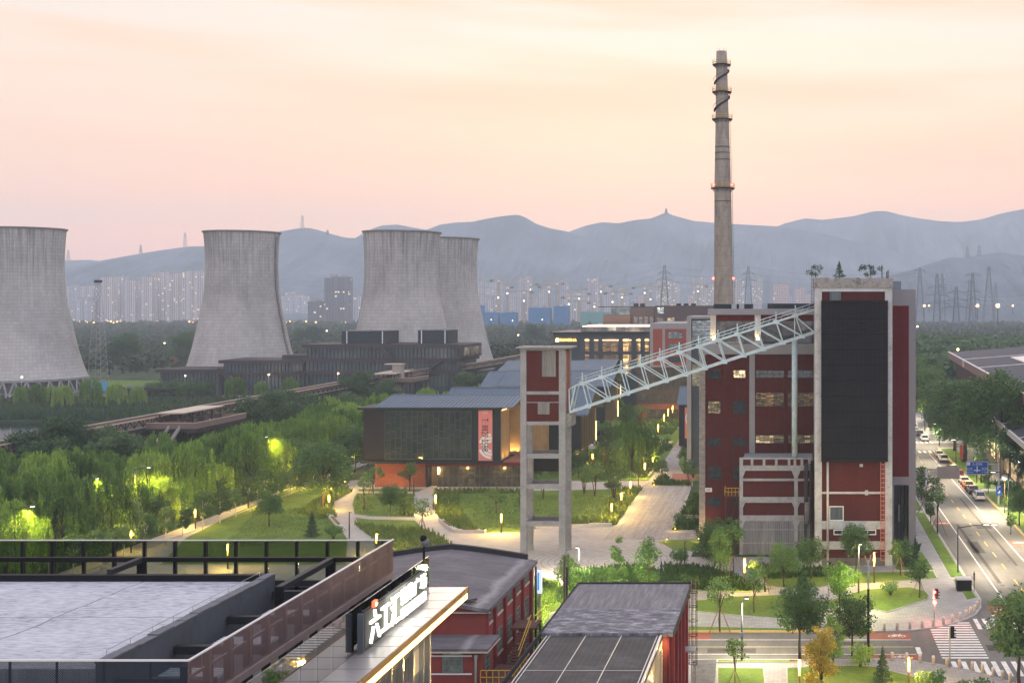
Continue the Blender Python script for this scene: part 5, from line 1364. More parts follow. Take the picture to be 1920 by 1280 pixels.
for i in range(n):
 x1 = -19.75 - i * 1.48; x0 = x1 - 1.48
 p_ = MB().box(x0 + 0.09, x1 - 0.09, 57.0, 57.02, 22.5, 24.38).build('glass_panel', RAILGL, ml)
 po = MB().box(x1 - 0.06, x1 + 0.06, 56.94, 57.12, 21.5, 24.36).build('rail_post', BLACK, ml)
MB().box(-70, RX, 56.98, 57.06, 24.39, 24.43).build('coping', WHITEGL, ml)
MB().box(-70, RX, 56.9, 57.14, 22.2, 22.48).build('sill', STEEL_D, ml)
MB().box(-70, RX, 57.2, 57.35, 15, 22.1).build('rear_fascia', MALLW, ml)
MESH = MESHC.m; MESH2 = MESH.copy(); MESH2.name = 'perforated_mesh_darkened'; MESH2.node_tree.nodes['Principled BSDF'].inputs['Base Color'].default_value = (0.035, 0.045, 0.06, 1)  # same mesh, with the dark building behind it put into its colour
nF = 30
MB().box(-70, RX - 0.04, 37.96, 37.985, 22.55, ZR - 0.03).build('mesh_screen', MESH2, ml)
MB().box(RX - 0.025, RX, 38.0, 57.3, 22.85, ZR - 0.03).build('mesh_screen', MESH, ml)
m = MB().box(-70, RX + 0.03, 37.93, 38.02, ZR - 0.028, ZR + 0.02); m.box(RX - 0.05, RX + 0.03, 38.022, 57.35, ZR - 0.028, ZR + 0.02); m.build('coping', WHITEGL, ml)
for i in range(14): MB().box(RX - 0.085, RX - 0.03, 38.0 + i * 1.47, 38.05 + i * 1.47, 22.85, ZR - 0.03).build('mesh_post', M('mauve_steel', (0.30, 0.23, 0.22), 0.15, 2, 0.5, 0.3), ml)
for i in range(12): MB().box(-20.9 - i * 1.52, -20.84 - i * 1.52, 38.0, 38.05, 22.55, ZR - 0.03).build('mesh_post', STEEL_D, ml)
m = MB()
for i in range(13): m.box(RX - 0.16, RX - 0.1, 38.2 + i * 1.47, 39.25 + i * 1.47, 23.72, 23.82)
m.box(-70, RX - 0.15, 38.1, 38.16, 23.0, 23.08); m.build('mesh_bracket', STEEL_G, ml)
for i in range(13): MB().box(RX - 0.62, RX - 0.42, 38.6 + i * 1.47, 38.95 + i * 1.47, 21.5, 24.0).build('frame_post', STEEL_D, ml)
MB().box(RX - 0.2, RX + 0.02, 38.0, 57.3, 22.55, 22.82).build('gutter', M('gutter_steel', (0.26, 0.20, 0.19), 0.2, 1, 0.6), ml)
GXp = -17.45
for i in range(17):
 y0 = 31.2 + i * 1.46
 MB().box(GXp - 0.02, GXp, y0 + 0.012, y0 + 1.448, 22.05, 23.87).build('parapet_glass', CLEARGL, ml)
MB().box(-19.2, -19.1, 31, 57.0, 22.0, 22.5).build('inner_wall', M('inner_wall_paint', (0.42, 0.39, 0.37), 0.25, 0.5), ml)
MB().box(-19.1, GXp - 0.05, 31, 56.2, 22.0, 22.04).build('gutter_floor', CONC, ml)
CANO = M('canopy_metal', (0.50, 0.47, 0.45), 0.12, 0.7, 0.32, 0.55)
MB().box(GXp + 0.0, -16.02, 30, 57.4, 21.86, 22.04).build('canopy', CANO, ml)
MB().box(-19.1, GXp - 0.003, 56.25, 57.4, 21.86, 22.035).build('canopy', CANO, ml)
m = MB()
for i in range(19): m.box(GXp + 0.02, -16.03, 30 + i * 1.46, 30.02 + i * 1.46, 22.0405, 22.046)
m.build('canopy_joint', CONC_D, ml)
m = MB().box(-16.018, -15.96, 30, 57.45, 21.80, 22.07); m.build('fascia', M('bronze_fascia', (0.22, 0.12, 0.06), 0.1, 1, 0.4, 0.5), ml)
MB().box(-16.09, -15.98, 30, 57.3, 21.52, 21.795).build('led_strip', EMIT('canopy_led', (1.0, 0.56, 0.15), 4.5), ml)
FAC = PANE('mall_facade_glass', (0.05, 0.055, 0.06), (1.0, 0.72, 0.35), 0.30, 0.35, 0.08)
MB().box(-19.3, -17.62, 30, 56.0, 0, 21.5).build('facade_glass', FAC, ml)
m = MB()
for i in range(18): m.box(-17.62, -17.4, 30.2 + i * 1.46, 30.28 + i * 1.46, 0, 21.4)
m.build('facade_fin', M('glass_fin', (0.42, 0.44, 0.46), 0.15, 1, 0.25, 0.6), ml)
MB().box(-17.9, -17.38, 55.85, 56.1, 0, 21.85).build('corner_post', M('corner_steel', (0.34, 0.35, 0.37), 0.1, 1, 0.35, 0.5), ml)
for i, (yy, z0) in enumerate(((50.9, 15.2), (49.8, 15.0), (48.4, 15.3), (46.9, 15.4))):
 MB().box(-17.61, -17.55, yy, yy + 0.07, z0, z0 + 1.6).build('interior_lamp', EMIT('interior_lamp_light', (1.0, 0.65, 0.25), 6), ml)
SX = -17.0
rs = thing('rooftop_sign', 'glowing white shop sign lettering standing on the lit canopy', 'sign', (SX, 50, 22.05))
LET = EMIT('white_letters', (1.0, 1.0, 0.88), 1.5)
def sgn(txt, y0, y1, z0, z1, bold=0.0):
 t = text_mesh('lettering', txt, 1.2, LET, rs, 0.05, fit=(y1 - y0, z1 - z0), bold=bold); place(t, (SX, (y0 + y1) / 2, (z0 + z1) / 2), (R(90), 0, R(90)))
sgn('六工汇', 47.0, 50.55, 22.28, 23.55); sgn('购物广场', 50.75, 54.1, 22.87, 23.55); sgn('LIUGONGHUI PLAZA', 50.75, 54.1, 22.28, 22.70)
m = MB()
for yy in np.arange(46.8, 54.4, 1.5): m.box(SX - 0.3, SX - 0.24, yy, yy + 0.06, 22.045, 23.7)
for z in (22.25, 22.95, 23.62): m.box(SX - 0.23, SX - 0.17, 46.7, 54.3, z, z + 0.05)
m.build('frame', STEEL_D, rs)
MB().box(SX - 0.165, SX - 0.12, 46.75, 54.25, 22.15, 23.62).build('added_backing', M('reflection_blocker', (0.10, 0.10, 0.085), 0.2, 1), rs)  # added panel, hides the mirror image of the letters in the glass
MB().box(SX - 0.34, SX - 0.1, 46.5, 46.62, 22.1, 23.62).build('control_box', M('grey_cabinet', (0.10, 0.115, 0.125), 0.1, 1), rs)
lamp('AREA', (SX + 0.25, 50.5, 22.95), 60, (1, 0.98, 0.88), rs, 2.6, rot=(0, R(75), 0))
pt = thing('red_box_lamp', 'small red lit arrow box above the left end of the roof sign', 'lamp', (SX, 47.6, 23.7))
MB().box(SX - 0.1, SX + 0.02, 47.45, 47.8, 23.63, 23.88).build('box', EMIT('red_box', (1.0, 0.12, 0.04), 1.3), pt)
MB().extr([(47.54, 23.67), (47.74, 23.755), (47.54, 23.84)], 'x', SX + 0.022, SX + 0.05).build('arrow', EMIT('arrow_light', (1.0, 0.8, 0.5), 4), pt)
cc = thing('security_camera', 'dome security camera on a black post at the mall roof corner', 'camera', (X(795, 56.6), 56.6, 22))
MB().tube([(X(795, 56.6), 56.6, 22.0), (X(795, 56.6), 56.6, Z(1003, 56.6))], 0.06, 8).build('post', BLACK, cc)
MB().sphere((X(796, 56.6) + 0.05, 56.55, Z(1016, 56.6)), 0.2, 12, 8).build('dome', M('camera_shell', (0.13, 0.135, 0.15), 0.1, 2, 0.3), cc)
MB().sphere((X(795, 56.6), 56.5, Z(1008, 56.6)), 0.17, 10, 6).build('lens', BLACK, cc)
bf = thing('brick_factory', 'red brick factory with shallow vaulted bitumen roof behind the mall', 'building', (-31, 90, 0))
BIT = NT('bitumen_roof'); o = BIT.obj(); s = BIT.sep(o)
nA = BIT.noise(BIT.comb(BIT.math('MULTIPLY', s[0], 0.25), BIT.math('MULTIPLY', s[1], 1.6), 0.0), 1.0, 6, 0.7)
nB = BIT.noise(o, 0.35, 5, 0.7)
c = BIT.ramp(BIT.math('ADD', BIT.math('MULTIPLY', nA, 0.55), BIT.math('MULTIPLY', nB, 0.45)), [(0.3, (0.075, 0.07, 0.078)), (0.5, (0.12, 0.11, 0.12)), (0.7, (0.19, 0.18, 0.185))])
edge = BIT.ramp(BIT.math('ADD', s[0], BIT.math('MULTIPLY', nB, 1.2)), [(0.0, (0, 0, 0)), (1.0, (0, 0, 0))])
c = BIT.mix(BIT.ramp(BIT.math('ADD', BIT.math('MULTIPLY', BIT.math('SUBTRACT', s[0], 6.2), 0.9), BIT.math('MULTIPLY', BIT.math('SUBTRACT', nB, 0.5), 1.6)), [(0.0, (0, 0, 0)), (0.5, (0.55, 0.55, 0.55)), (0.95, (0, 0, 0))]), c, (0.36, 0.34, 0.34))
BIT.base(c); BIT.bump(nA, 0.35, 0.05); BIT.set(0.8)
RXF, RYN, RYF = -23.6, 89.5, 106.0
MB().box(-38.4, RXF, RYN, RYF, 0, 12.35).build('wall', REDP, bf)
prof = [(-31 + 7.75 * t, 12.6 + 1.1 * (1 - abs(t) ** 1.25)) for t in np.linspace(-1, 1, 19)]
m = MB(); m.extr(prof + [(p[0], p[1] - 0.28) for p in prof[::-1]], 'y', RYN - 0.3, RYF + 0.1); r_ = m.build('roof', BIT.m, bf); recalc(r_)
m = MB(); m.extr([(p[0], p[1] + 0.42) for p in prof[1:-1]] + [(p[0], p[1] - 0.1) for p in prof[1:-1][::-1]], 'y', RYF - 0.25, RYF + 0.2); r_ = m.build('roof_kerb', M('black_kerb', (0.03, 0.03, 0.033), 0.25, 1), bf); recalc(r_)
m = MB(); m.extr([(p[0], p[1] - 0.01) for p in prof] + [(p[0], 12.3) for p in prof[::-1]], 'y', RYN + 0.02, RYN + 0.3); recalc(m.build('gable_wall', REDP, bf))
MB().box(-38.7, RXF + 0.38, RYN - 0.28, RYN + 0.0, 12.3, 12.36).build('cream_fascia', CREAM, bf)
MB().box(RXF + 0.0, RXF + 0.3, RYN - 0.2, RYF, 12.36, 12.5).build('eaves', M('black_kerb'), bf)
m = MB();
for q in range(7): m.beam((-25.2 + random.uniform(-.8, .8), RYN + random.uniform(0, 1.2), 13.0), (-25.0 + random.uniform(-1.2, 1.2), RYN + random.uniform(0, 1.3), 13.05), 0.12, 0.05)
m.build('torn_felt', BLACK, bf)
for y0, bay in ((90.5, 0), (93.7, 1), (96.9, 2), (99.9, 3), (103.1, 4)):
 MB().box(RXF + 0.002, RXF + 0.22, y0 + 1.35, y0 + 1.85, 0, 12.2).build('pilaster', M('maroon_pilaster', (0.19, 0.035, 0.035), 0.2, 0.7), bf)
 for z0, z1, nz in ((11.25, 11.95, 2), (8.1, 10.0, 4), (4.9, 6.9, 4)):
  f = window(bf, y0 - 0.75, y0 + 0.75, z0, z1, RXF, 4, nz, PANE('factory_pane', (0.035, 0.045, 0.04)), M('grey_green_frame', (0.16, 0.19, 0.17), 0.15, 2), 'right')
  MB().box(RXF + 0.004, RXF + 0.12, y0 - 0.9, y0 + 0.9, z0 - 0.14, z0 - 0.01).build('sill', CREAM, f)
MB().box(RXF + 0.002, RXF + 0.22, RYN, RYN + 0.35, 0, 12.2).build('pilaster', M('maroon_pilaster'), bf)
MB().tube([(RXF + 0.3, 105.6, 0), (RXF + 0.3, 105.6, 12.2)], 0.09, 6).build('downpipe', BLACK, bf)
AXR = -23.0; AYN = 86.2
MB().box(-38.4, AXR, AYN, RYN - 0.002, 0, 10.38).build('annex_wall', REDP, bf)
MB().box(-38.6, AXR + 0.55, AYN - 0.4, RYN - 0.003, 10.42, 10.62).build('annex_roof', BIT.m, bf)
MB().box(-38.6, AXR + 0.56, AYN - 0.42, RYN - 0.003, 10.3, 10.418).build('cream_fascia', CREAM, bf)
wz1, wz0 = Z(1221.6, AYN), Z(1260, AYN)
window(bf, X(829.7, AYN), X(868, AYN), wz0, wz1, AYN, 3, 3, PANE('factory_pane_lit', (0.08, 0.10, 0.085), (0.9, 0.95, 0.7), 0.5, 0.8), M('grey_green_frame'))
for z in (10.0, wz0 - 0.1): MB().box(-38.3, X(885, AYN), AYN - 0.07, AYN - 0.003, z - 0.05, z + 0.05).build('white_band', WHITE, bf)
MB().tube([(X(893, AYN), AYN - 0.15, 0), (X(893, AYN), AYN - 0.15, 9.7), (X(893, AYN), AYN - 0.1, 10.1)], [0.09, 0.09, 0.16], 8).build('downpipe', M('sage_pipe', (0.30, 0.33, 0.28), 0.15, 2), bf)
window(bf, 87.0, 88.4, 8.4, 10.0, AXR, 3, 4, PANE('factory_pane'), M('grey_green_frame'), 'right')
est = thing('escape_stair', 'yellow railed steel escape stair beside the brick factory wall', 'staircase', (-21, 87, 0))
m = MB(); rl = MB()
m.box(-22.9, -20.6, 85.5, 90.5, 7.9, 8.05); m.box(-22.9, -20.9, 94.5, 97, 9.6, 9.72)
for q in range(12): m.box(-22.3, -21.3, 90.5 + q * 0.36, 90.86 + q * 0.36, 8.05 + q * 0.13, 8.1 + q * 0.13)
for a, b in (((-20.65, 85.5), (-20.65, 90.5)), ((-22.9, 85.5), (-20.65, 85.5))):
 for hh in (0.15, 0.6, 1.1): rl.beam((*a, 8.05 + hh), (*b, 8.05 + hh), 0.05, 0.05)
 for q in range(6):
  f = q / 5; x_, y_ = a[0] + (b[0] - a[0]) * f, a[1] + (b[1] - a[1]) * f; rl.beam((x_, y_, 8.05), (x_, y_, 9.15), 0.05, 0.05)
for hh in (0.6, 1.1): rl.beam((-21.3, 90.5, 8.05 + hh), (-21.3, 94.8, 9.6 + hh), 0.05, 0.05); rl.beam((-20.9, 94.6, 9.6 + hh), (-20.9, 97, 9.6 + hh), 0.05, 0.05)
for x_, y_, z_ in ((-20.7, 85.6, 7.9), (-20.7, 90.4, 7.9), (-21, 96.8, 9.6)): m.beam((x_, y_, 0), (x_, y_, z_), 0.14, 0.14)
m.build('stair_steel', M('rusty_steel'), est); rl.build('railing', OCHRE, est)
blb = thing('lightbox_sign', 'slim blue and white light box sign at the far factory corner', 'sign', (-23, 106, 9))
MB().box(-23.3, -22.88, 106.15, 106.3, 9.6, 11.7).build('panel', EMIT('lightbox_white', (0.75, 0.85, 1.0), 0.5), blb)
MB().box(-23.27, -23.1, 106.13, 106.148, 9.9, 11.5).build('blue_stripe', EMIT('lightbox_blue', (0.05, 0.25, 0.9), 0.6), blb)
MB().box(-23.2, -23.0, 106.31, 106.36, 0, 11.75).build('post', STEEL_G, blb)
wsx0, wsx1 = -19.9, -9.55
wsh = thing('workshop', 'low red workshop with worn grey roof and large dark roof panels', 'building', (-15, 95, 0))
WRF = NT('worn_felt_roof'); o = WRF.obj(); s = WRF.sep(o)
nA = WRF.noise(WRF.comb(WRF.math('MULTIPLY', s[0], 3.0), WRF.math('MULTIPLY', s[1], 0.25), 0.0), 1.0, 6, 0.7)
nB = WRF.noise(WRF.comb(WRF.math('MULTIPLY', s[0], 0.6), WRF.math('MULTIPLY', s[1], 1.3), 0.0), 1.1, 6, 0.75)
seam = WRF.math('LESS_THAN', WRF.math('FRACT', WRF.math('MULTIPLY', s[1], 1.0 / 0.95)), 0.05)
c = WRF.ramp(nA, [(0.3, (0.11, 0.105, 0.115)), (0.5, (0.17, 0.16, 0.17)), (0.72, (0.27, 0.255, 0.26))])
c = WRF.mix(WRF.math('MULTIPLY', seam, 0.4), c, (0.08, 0.078, 0.085))
zone = WRF.ramp(WRF.math('ADD', WRF.math('MULTIPLY', WRF.math('SUBTRACT', 4.4, s[1]), 0.35), WRF.math('MULTIPLY', nB, 0.35)), [(0.1, (0, 0, 0)), (0.25, (1, 1, 1))])
ptc = WRF.ramp(nB, [(0.36, (0.075, 0.075, 0.085)), (0.5, (0.15, 0.147, 0.16)), (0.60, (0.31, 0.305, 0.32)), (0.70, (0.46, 0.45, 0.46))])
c = WRF.mix(zone, c, ptc)
WRF.base(c); WRF.bump(nB, 0.3, 0.04); WRF.set(0.8)
MB().box(wsx0 + 0.3, wsx1 - 0.35, 92.2, 107.8, 0, 9.7).build('wall', REDP, wsh)
MB().box(wsx0, wsx1, 92.1, 108.1, 9.72, 10.0).build('felt_roof', WRF.m, wsh)
m = MB(); m.box(wsx0 - 0.08, wsx0 - 0.001, 80, 108.2, 9.7, 10.12); m.box(wsx0, wsx1, 108.102, 108.25, 9.7, 10.15); m.box(wsx1 + 0.001, wsx1 + 0.1, 92.1, 108.2, 9.68, 10.1); m.build('verge', M('black_kerb'), wsh)
px0, px1 = -19.55, -10.35
MB().box(px0, px1, 79, 92.0, 9.55, 9.8).build('panel_frame', M('panel_frame_dark', (0.06, 0.065, 0.072), 0.2, 1), wsh)
PNL = NT('roof_panel'); nn = PNL.noise(PNL.obj(), 0.35, 4, 0.65)
sp = PNL.sep(PNL.obj()); gl_ = PNL.math('LESS_THAN', PNL.math('FRACT', PNL.math('MULTIPLY', sp[0], 2.4)), 0.06)
PNL.base(PNL.mix(PNL.math('MULTIPLY', gl_, 0.5), PNL.ramp(nn, [(0.35, (0.016, 0.017, 0.022)), (0.55, (0.030, 0.032, 0.038)), (0.7, (0.065, 0.068, 0.075))]), (0.10, 0.10, 0.11))); PNL.set(0.6, 0.0, 0.12)
wdt = (px1 - px0 - 0.8) / 3
for r_ in range(2):
 for i in range(3):
  y1 = 91.9 - r_ * 8.75
  MB().box(px0 + 0.4 + i * wdt + 0.07, px0 + 0.4 + (i + 1) * wdt - 0.07, max(79.2, y1 - 8.6), y1 - 0.08, 9.802, 9.84).build('roof_panel', PNL.m, wsh)
m = MB()
for i in range(4): m.box(px0 + 0.4 + i * wdt - 0.035, px0 + 0.4 + i * wdt + 0.035, 79.1, 91.95, 9.803, 9.88)
m.box(px0 + 0.3, px1 - 0.3, 83.12, 83.19, 9.804, 9.87); m.box(px0 + 0.1, px0 + 0.18, 79.1, 91.9, 9.803, 9.88); m.box(px1 - 0.2, px1 - 0.02, 79.1, 92.0, 9.803, 9.92)
m.build('panel_rail', M('aluminium_rail', (0.24, 0.245, 0.26), 0.1, 2, 0.35, 0.6), wsh)
MB().box(px1 - 0.25, px1 - 0.03, 79, 92.0, 0, 9.5).build('cream_louvre_wall', CORR('cream_louvre', (0.45, 0.38, 0.26), 0.3, 0.8), wsh)
MB().box(px1 - 0.2, px1 + 0.1, 90.6, 91.0, 4, 9.0).build('lit_column', M('lit_column_paint', (0.55, 0.45, 0.28), 0.1, 1), wsh)
lamp('POINT', (px1 + 0.45, 91.4, 9.0), 60, (1, 0.7, 0.3), wsh, 0.1); lamp('POINT', (px1 + 0.35, 85.5, 8.6), 60, (1, 0.7, 0.3), wsh, 0.1)
MB().box(wsx1 - 0.45, wsx1 - 0.3, 92.0, 92.19, 0, 9.7).build('corner_board', REDD, wsh)
for y0 in (93.2, 96.2, 99.2, 102.2, 105.2):
 MB().box(wsx1 - 0.348, wsx1 - 0.02, y0, y0 + 0.5, 0, 9.68).build('pilaster', M('maroon_pilaster'), wsh)
 for z0 in (1.2, 5.2):
  window(wsh, y0 + 0.85, y0 + 2.6, z0, z0 + 2.6, wsx1 - 0.35, 3, 3, PANE_DARK, M('maroon_frame', (0.12, 0.03, 0.03), 0.1, 1), 'right')
MB().box(wsx1 - 0.34, wsx1 + 0.75, 103.2, 104.6, 5.2, 5.3).build('awning', STEEL_G, wsh)
cl = thing('caged_ladder', 'rusty caged ladder on the far right corner of the workshop', 'ladder', (wsx1 + 0.3, 106.8, 0))
m = MB(); cg = MB()
for dx in (0.1, 0.5): m.beam((wsx1 + dx, 107.4, 0.1), (wsx1 + dx, 107.4, 10.6), 0.06, 0.06)
for z in np.arange(0.4, 10.5, 0.35): m.beam((wsx1 + 0.1, 107.4, z), (wsx1 + 0.5, 107.4, z), 0.03, 0.03)
for z in np.arange(3.0, 10.7, 1.3): cg.tube([(wsx1 + 0.3 + 0.4 * math.cos(a), 107.4 - 0.35 + 0.4 * math.sin(a), z) for a in np.linspace(0, 6.28, 13)], 0.03, 4, False)
for a in (3.6, 4.7, 5.8): cg.beam((wsx1 + 0.3 + 0.4 * math.cos(a), 107.05 + 0.4 * math.sin(a), 3), (wsx1 + 0.3 + 0.4 * math.cos(a), 107.05 + 0.4 * math.sin(a), 10.7), 0.04, 0.04)
m.build('rail', M('rust_yellow', (0.30, 0.20, 0.10), 0.3, 2), cl); cg.build('cage', BLACK, cl)
sh = thing('market_shed', 'long low market shed with mauve fascia and pale roof lights at far right', 'building', (60, 300, 0))
SHR = M('shed_roof', (0.055, 0.053, 0.07), 0.2, 0.2, 0.75, spec=0.15); SHF = M('mauve_fascia', (0.20, 0.12, 0.13), 0.12, 0.3, 0.6); SHW = M('plum_wall', (0.06, 0.028, 0.034), 0.15, 0.3, 0.7)
A0 = Vector((40.5, 150, 0)); A1 = Vector((54.5, 417, 0)); dv = (A1 - A0).normalized(); nv = Vector((dv.y, -dv.x, 0))
def SP(t, w_, z): p = A0 + dv * t + nv * w_; return (p.x, p.y, z)
Ls = (A1 - A0).length
def slab(t0, t1, w0, w1, z0, z1, z0b=None, z1b=None):
 m = MB(); z0b = z0 if z0b is None else z0b; z1b = z1 if z1b is None else z1b
 m.add([SP(t0, w0, z0), SP(t0, w1, z0b), SP(t1, w1, z0b), SP(t1, w0, z0), SP(t0, w0, z1), SP(t0, w1, z1b), SP(t1, w1, z1b), SP(t1, w0, z1)], [(0, 3, 2, 1), (4, 5, 6, 7), (0, 1, 5, 4), (1, 2, 6, 5), (2, 3, 7, 6), (3, 0, 4, 7)])
 return m
slab(0, Ls, 3, 60, 0, 15.8).build('wall', SHW, sh)
slab(0, Ls, 0.4, 30, 17.6, 17.9, 20.0, 20.3).build('roof', SHR, sh)
slab(0, Ls, 30.002, 60, 20.0, 20.3, 17.6, 17.9).build('roof', SHR, sh)
slab(-0.5, Ls + 0.5, 0, 0.38, 15.9, 18.05).build('fascia', SHF, sh)
slab(-0.5, Ls + 0.5, -0.1, 0.5, 18.052, 18.2).build('coping', WHITEGL, sh)
slab(Ls - 62, Ls - 57, -0.06, -0.002, 16.0, 18.0).build('fascia_panel', CREAM, sh)
LITROOF = EMIT('roof_light_glow', (1.0, 0.80, 0.72), 0.55)
for t0, t1, w0, w1 in ((150, 205, 14, 27), (95, 140, 14, 27)):
 za, zb_ = 17.9 + 2.4 * (w0 - 0.4) / 29.6, 17.9 + 2.4 * (w1 - 0.4) / 29.6
 slab(t0, t1, w0, w1, za + 0.01, za + 0.25, zb_ + 0.01, zb_ + 0.25).build('roof_light', M('pale_roof_light', (0.75, 0.66, 0.62), 0.06, 0.3, 0.5), sh)
m = MB()
for t0 in (60, 110, 170, 215): m.beam(SP(t0, 0.5, 18.0), SP(t0, 30, 20.4), 0.5, 0.2)
m.build('roof_ridge_strip', WHITEGL, sh)
slab(0, 150, -3.5, 2.99, 11.2, 11.5, 12.4, 12.7).build('lower_roof', SHR, sh)
slab(-0.3, 150.3, -3.9, -3.502, 10.7, 11.7).build('lower_fascia', WHITEGL, sh)
slab(0, 150, -1.2, 2.98, 0, 10.6).build('shop_wall', SHW, sh)
m = MB()
for t0 in (60, 85, 110): m.beam(SP(t0, -3.4, 11.6), SP(t0, 2.9, 12.8), 0.4, 0.15)
m.build('seam_cap', WHITEGL, sh)
for t0 in np.arange(8, 140, 12):
 f = slab(t0, t0 + 7, -1.32, -1.202, 0.5, 4.2); f.build('shop_window', PANE('shop_lit_pane', (0.1, 0.08, 0.05), (1.0, 0.68, 0.3), 2.2, 0.6), sh)
 f = slab(t0, t0 + 8, -1.30, -1.202, 7.2, 9.2); f.build('upper_window', PANE('shop_upper_pane', (0.08, 0.09, 0.09), (1.0, .75, .4), 0.5, 0.5), sh)
FLOOD = EMIT('flood_white', (0.9, 0.97, 1.0), 12)
for t0 in (74, 82):
 slab(t0, t0 + 1.2, -1.9, -1.34, 5.2, 5.7).build('flood_lamp', FLOOD, sh); lamp('POINT', SP(t0 + 0.6, -2.4, 5.2), 1200, (1, 0.93, 0.8), sh, 0.3)
slab(92, 104, -1.5, -1.31, 5.6, 6.8).build('lit_sign', EMIT('shop_sign_light', (1.0, 0.85, 0.55), 1.4), sh)
for t0, w0 in ((262, 3), (215, 24)):
 z = 18.3 if w0 < 5 else 20.2
 mm = MB(); p = SP(t0, w0, z); mm.sphere((p[0], p[1], z + 0.9), 0.42, 8, 6); mm.build('roof_lamp', EMIT('roof_lamp_glow', (1.0, 0.75, 0.3), 9), sh)
 MB().tube([(p[0], p[1], z - 0.4), (p[0], p[1], z + 0.6)], 0.06, 5).build('lamp_stem', STEEL_D, sh)
asp = NT('asphalt'); o = asp.obj(); s = asp.sep(o)
n1 = asp.noise(asp.comb(asp.math('MULTIPLY', s[0], 0.55), asp.math('MULTIPLY', s[1], 0.06), 0), 1.0, 5, 0.65)
n2 = asp.noise(o, 0.12, 5, 0.7); n3 = asp.noise(o, 9.0, 3, 0.7)
f = asp.math('ADD', asp.math('ADD', asp.math('MULTIPLY', n1, 0.45), asp.math('MULTIPLY', n2, 0.4)), asp.math('MULTIPLY', n3, 0.15))
asp.base(asp.ramp(f, [(0.35, (0.085, 0.082, 0.078)), (0.5, (0.125, 0.12, 0.112)), (0.64, (0.17, 0.16, 0.148))])); asp.bump(n3, 0.2, 0.02); asp.set(0.75)
def pave(name, c1, c2, bw, bh, rings=None, streak=0.0):
 k = NT(name); o = k.obj(); s = k.sep(o)
 b = k.n('ShaderNodeTexBrick'); k.l(o, b.inputs['Vector']); b.inputs['Scale'].default_value = 1
 b.inputs['Brick Width'].default_value = bw; b.inputs['Row Height'].default_value = bh; b.inputs['Mortar Size'].default_value = 0.02
 b.inputs['Color1'].default_value = (*c1, 1); b.inputs['Color2'].default_value = (*c2, 1); b.inputs['Mortar'].default_value = (*[x * 0.55 for x in c2], 1)
 n = k.noise(o, 0.18, 5, 0.7); c = k.mix(k.ramp(n, [(0.35, (0, 0, 0)), (0.7, (0.45, 0.45, 0.45))]), b.outputs['Color'], tuple(x * 0.62 for x in c2))
 if streak:
  st = k.noise(k.comb(k.math('MULTIPLY', s[0], 1.5), k.math('MULTIPLY', s[1], 0.07), 0), 1.0, 4, 0.7)
  c = k.mix(k.ramp(st, [(0.42, (0, 0, 0)), (0.62, (streak, streak, streak))]), c, tuple(x * 0.55 for x in c2))
 if rings:
  dx = k.math('SUBTRACT', s[0], rings[0]); dy = k.math('SUBTRACT', s[1], rings[1])
  r = k.math('SQRT', k.math('ADD', k.math('MULTIPLY', dx, dx), k.math('MULTIPLY', dy, dy)))
  ln = k.math('LESS_THAN', k.math('FRACT', k.math('MULTIPLY', r, 1 / 0.9)), 0.22)
  inside = k.math('LESS_THAN', r, 10.5)
  c = k.mix(k.math('MULTIPLY', k.math('MULTIPLY', ln, inside), 0.5), c, tuple(x * 0.45 for x in c2))
 k.base(c); k.set(0.8); return k.m
PLZ = pave('plaza_paving', (0.48, 0.44, 0.39), (0.39, 0.36, 0.325), 0.9, 0.45, G(1128, 1052), 0.0)
PROM = pave('promenade_paving', (0.43, 0.395, 0.365), (0.33, 0.31, 0.29), 0.45, 1.2, None, 0.5)
SIDE = pave('pavement_slabs', (0.36, 0.35, 0.35), (0.28, 0.275, 0.28), 0.8, 0.4)
REDPAVE = pave('red_paving', (0.36, 0.16, 0.12), (0.28, 0.12, 0.09), 0.6, 0.3)
gr = NT('lawn_grass'); o = gr.obj()
n1 = gr.noise(o, 0.14, 5, 0.7); n2 = gr.noise(o, 2.2, 4, 0.75); n3 = gr.noise(o, 12.0, 2, 0.7)
f = gr.math('ADD', gr.math('ADD', gr.math('MULTIPLY', n1, 0.42), gr.math('MULTIPLY', n2, 0.36)), gr.math('MULTIPLY', n3, 0.22))
gr.base(gr.ramp(f, [(0.33, (0.05, 0.095, 0.018)), (0.46, (0.10, 0.165, 0.03)), (0.60, (0.16, 0.225, 0.045)), (0.72, (0.24, 0.25, 0.08))])); gr.bump(n3, 0.8, 0.12); gr.set(0.95, 0, 0.1)
LAWN = gr.m
WMARK = M('road_white', (0.66, 0.65, 0.62), 0.22, 1.2, 0.7, col2=(0.38, 0.37, 0.35)); YMARK = M('road_yellow', (0.62, 0.42, 0.06), 0.2, 1.5, 0.7, col2=(0.36, 0.26, 0.07))
RMARK = M('cycle_red', (0.27, 0.085, 0.06), 0.25, 0.8, 0.8)
KERB = M('kerb_stone', (0.34, 0.33, 0.32), 0.2, 1.5); YKERB = M('yellow_kerb', (0.60, 0.40, 0.05), 0.25, 2)
def gpoly(pts): return [G(*p) for p in pts]
def slabp(name, poly, z0, z1, mat):
 o = MB().prism(poly, z0, z1).build(name, mat); recalc(o); return tag(o, kind='structure')
struct(MB().prism([(22.3, 60), (60, 60), (60, 141), (35.2, 141), (35.2, 470), (22.3, 470)], -0.2, 0.02), 'road', asp.m)
struct(MB().prism([(-70, 117.7), (9.5, 117.7), (22.298, 96), (22.298, 142), (9.5, 127.7), (-70, 127.7)], -0.2, 0.019), 'road', asp.m)
struct(MB().prism([(35.202, 289), (60, 289), (60, 297), (35.202, 297)], -0.2, 0.018), 'road', asp.m)
